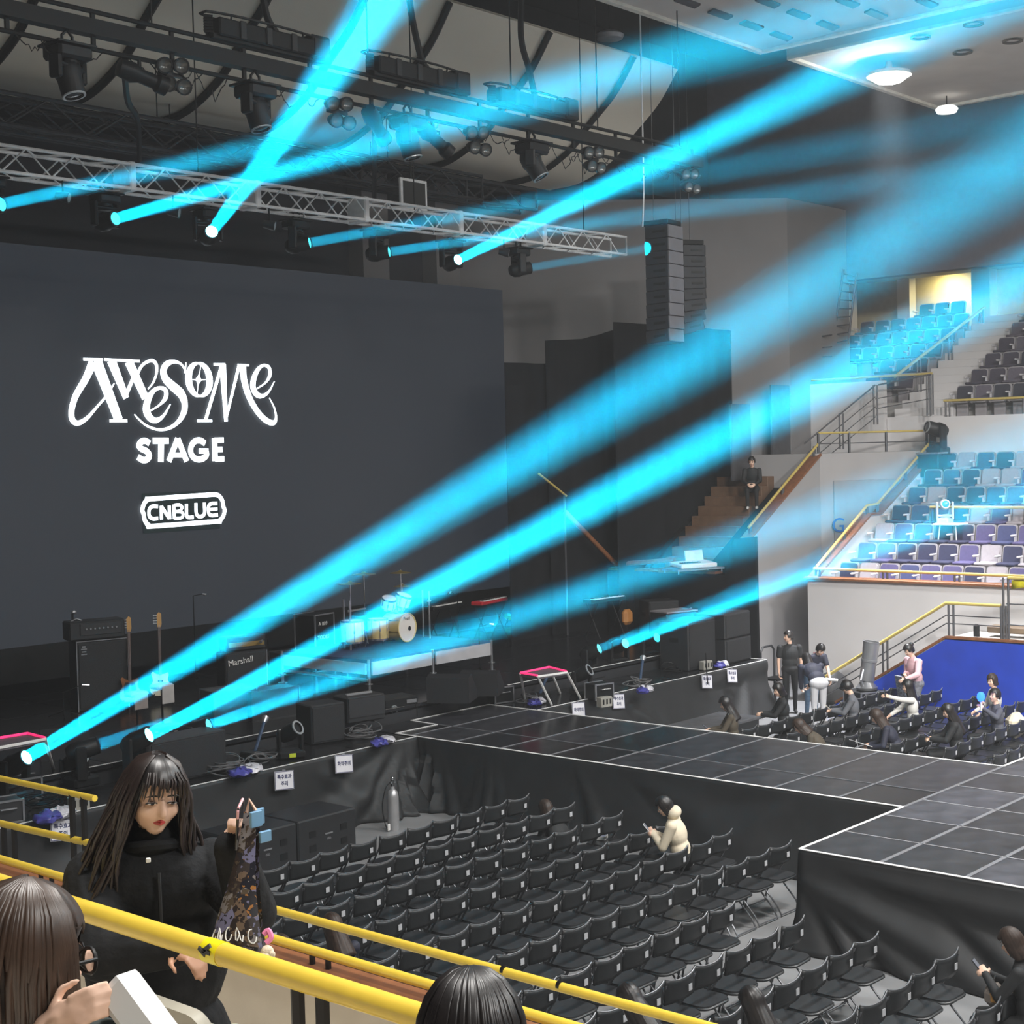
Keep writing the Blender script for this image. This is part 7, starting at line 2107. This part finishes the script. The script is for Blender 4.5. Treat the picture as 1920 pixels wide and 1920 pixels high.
# ------------------------------------------------------------------ person with glasses at the corner, white tube in hand
po = thing('person', 'brown-haired person with black glasses at the lower corner holding a white tube', 'person', (1.2, 2.14, 3.62), R_(-98))
Pm = Matrix.Translation(po.location) @ Matrix.Rotation(R_(-98), 4, 'Z'); Pl = Pm.inverted()
def pp_(px, py, d):
    return Pl @ at_depth(px, py, d)
B = Body()
hc = pp_(38, 1808, 2.5)
T3 = Matrix.Translation(hc) @ Matrix.Rotation(R_(8), 4, 'Z') @ Matrix.Rotation(R_(-8), 4, 'X')
head_parts(B, T3, SKIN, 1.0)
nk = hc + Vector((0, -.04, -.13))
B.cap(nk + Vector((0, -.01, -.05)), hc + Vector((0, -.03, -.05)), .055, .05, SKIN)
GRN = mat('dark_green_jacket', (38, 54, 52), .7, vary=.12, scale=10, bump=.06)
B.ell(nk + Vector((0, -.03, -.2)), (.21, .13, .16), GRN); B.ell(nk + Vector((0, -.04, -.42)), (.2, .14, .24), GRN); B.ell(nk + Vector((0, -.03, -.68)), (.19, .15, .14), BLKP)
for s in (-1, 1):
    B.cap(nk + Vector((s * .1, .0, -.72)), nk + Vector((s * .12, .42, -.7)), .085, .065, BLKP); B.cap(nk + Vector((s * .12, .42, -.7)), nk + Vector((s * .12, .4, -1.12)), .06, .045, BLKP)
    B.ell(nk + Vector((s * .19, -.03, -.13)), (.07, .065, .065), GRN)
wrp = pp_(92, 1930, 2.42)
el3, wr3 = ik(nk + Vector((.19, -.02, -.13)), wrp, .28, .25, Vector((.6, .2, -1)))
B.cap(nk + Vector((.19, -.02, -.13)), el3, .06, .05, GRN); B.cap(el3, el3.lerp(wr3, .75), .05, .04, GRN); B.cap(el3.lerp(wr3, .7), wr3, .032, .027, SKIN)
hd_dir = pp_(212, 1846, 2.34) - wrp
hand(B, wr3, hd_dir, pp_(200, 1900, 2.5) - pp_(170, 1865, 2.36), SKIN, .5, 1, .8, .0088)
el4, wr4 = ik(nk + Vector((-.19, -.02, -.13)), nk + Vector((-.12, .35, -.5)), .28, .25, Vector((-.6, -.2, -1)))
B.cap(nk + Vector((-.19, -.02, -.13)), el4, .06, .05, GRN); B.cap(el4, wr4, .05, .036, GRN)
hand(B, wr4, Vector((.2, 1, -.2)), Vector((.3, 0, -1)), SKIN, .5, -1)
B.build('body', po, .0055, 2)
face(po, T3, 1.0)
hm = hair_mesh('bob', .1, 2, 1.0, 64).build('hair', HAIRN, po, smooth=80); hm.matrix_local = T3
hm.modifiers.new('t', 'SOLIDIFY').thickness = .012
st = MB()
for k in range(150):
    ph = rs_.uniform(-1, 1) * R_(114)
    x0, y0 = math.sin(ph), -math.cos(ph)
    L = rs_.uniform(.09, .17)
    pts = []
    for j in range(8):
        t = j / 7
        if t < .55:
            th = R_(6 + 92 * t / .55)
            p = Vector((.0945 * math.sin(th) * x0, .1155 * math.sin(th) * y0, .13 * math.cos(th) + .012))
        else:
            w_ = (t - .55) / .45
            p = Vector((.0945 * x0 * (1 + (.1 - .3 * w_) * w_), .1155 * y0 * (1 + (.06 - .2 * w_) * w_) + .02 * w_ + .008 * math.sin(k), -.006 - L * w_))
        pts.append(p)
    st.tube(pts, [.003, .005, .006, .0065, .006, .006, .0045, .0015], 5)
so = st.build('hair_strands', mat('warm_brown_hair', (66, 50, 40), .38, vary=.3, scale=20, spec=.6), po, smooth=80); so.matrix_local = T3; stuff(so)
gl = thing('glasses', 'black-rimmed glasses on the brown-haired person at the lower corner', 'glasses', Pm @ hc, R_(-98))
G = Matrix.Translation(-hc) @ T3
for k in (-1, 1):
    MB().tube([(k * (.036 + .027 * math.cos(t)), .108 - .006 * abs(math.cos(t)), .0 + .021 * math.sin(t)) for t in [2 * PI * i / 16 for i in range(16)]], .0035, 6, closed=True, M=G).build('rim', BLACK, gl)
    MB().cyl((k * .064, .102, .008), (k * .085, -.02, .004), .0035, n=6, M=G).build('temple', BLACK, gl)
    MB().lathe([(0, 0), (.024, 0)], 16, G @ Matrix.Translation((k * .036, .107, 0)) @ Matrix.Rotation(PI / 2, 4, 'X') @ Matrix.Diagonal((1.08, .85, 1, 1))).build('lens', mat('glass_tint', (240, 226, 200), .05, vary=0), gl)
for x in gl.children:
    if x.name.startswith('lens'):
        x.active_material.node_tree.nodes['Principled BSDF'].inputs['Transmission Weight'].default_value = .95
MB().cyl((-.01, .109, .006), (.01, .109, .006), .003, n=6, M=G).build('bridge', BLACK, gl)
a1, b1 = at_depth(222, 1848, 2.44), at_depth(326, 1990, 2.36)
tu = thing('white_tube', 'white six-sided cardboard tube in the hand of the person with glasses', 'tube', a1)
Qt = (b1 - a1).normalized().to_track_quat('Z', 'Y').to_matrix().to_4x4()
MB().lathe([(.032, 0), (.037, .002), (.039, .012), (.039, (b1 - a1).length), (.03, (b1 - a1).length)], 6, Qt).build('sleeve', WHITE, tu, smooth=0)
MB().lathe([(.03, .004), (0, .004)], 6, Qt).build('tube_end', mat('dark_tube_end', (40, 40, 46), .6), tu, smooth=0)
# head at the bottom centre
q = at_depth(884, 1972, 2.6)
b3 = (q.x, q.y - .02, 3.2)
o3 = thing('person', 'dark-haired person whose crown shows in front of the big yellow handrail', 'person', (q.x, q.y, 3.14), R_(-50))
B = Body()
h3 = Vector((0, 0, q.z - 3.14))
T4 = Matrix.Translation(h3) @ Matrix.Rotation(R_(-12), 4, 'X')
head_parts(B, T4, SKIN, 1.0)
B.cap(h3 + Vector((0, -.04, -.2)), h3 + Vector((0, -.03, -.06)), .056, .05, SKIN)
B.ell(h3 + Vector((0, -.06, -.34)), (.21, .13, .16), BLKJ); B.ell(h3 + Vector((0, -.07, -.58)), (.2, .14, .24), BLKJ); B.ell(h3 + Vector((0, -.06, -.82)), (.19, .15, .13), BLKP)
for s in (-1, 1):
    B.ell(h3 + Vector((s * .19, -.06, -.28)), (.07, .065, .065), BLKJ)
    B.cap(h3 + Vector((s * .19, -.06, -.28)), h3 + Vector((s * .25, .02, -.55)), .06, .05, BLKJ); B.cap(h3 + Vector((s * .25, .02, -.55)), h3 + Vector((s * .1, .25, -.6)), .05, .036, BLKJ)
    hand(B, h3 + Vector((s * .1, .25, -.6)), Vector((-s * .5, .8, 0)), Vector((0, 0, -1)), SKIN, .5, s)
    B.cap(h3 + Vector((s * .1, -.03, -.86)), h3 + Vector((s * .12, .38, -.84)), .085, .065, BLKP); B.cap(h3 + Vector((s * .12, .38, -.84)), h3 + Vector((s * .12, .36, -1.2)), .06, .045, BLKP)
B.build('body', o3, .011, 3)
face(o3, T4)
hm = hair_mesh('long', .22, 7, 1.0, 62).build('hair', HAIRB, o3, smooth=80); hm.matrix_local = T4; hm.modifiers.new('t', 'SOLIDIFY').thickness = .012
st = MB()
for k in range(120):
    ph = rs_.uniform(-1, 1) * R_(118); x0, y0 = math.sin(ph), -math.cos(ph)
    st.tube([(.094 * math.sin(th) * x0, .115 * math.sin(th) * y0, .1295 * math.cos(th) + .012) for th in [R_(3 + 100 * j / 6) for j in range(7)]] + [(.097 * x0, .118 * y0, -.2)], [.002, .004, .005, .005, .005, .005, .005, .002], 5)
so = st.build('hair_strands', HAIRB, o3, smooth=80); so.matrix_local = T4; stuff(so)
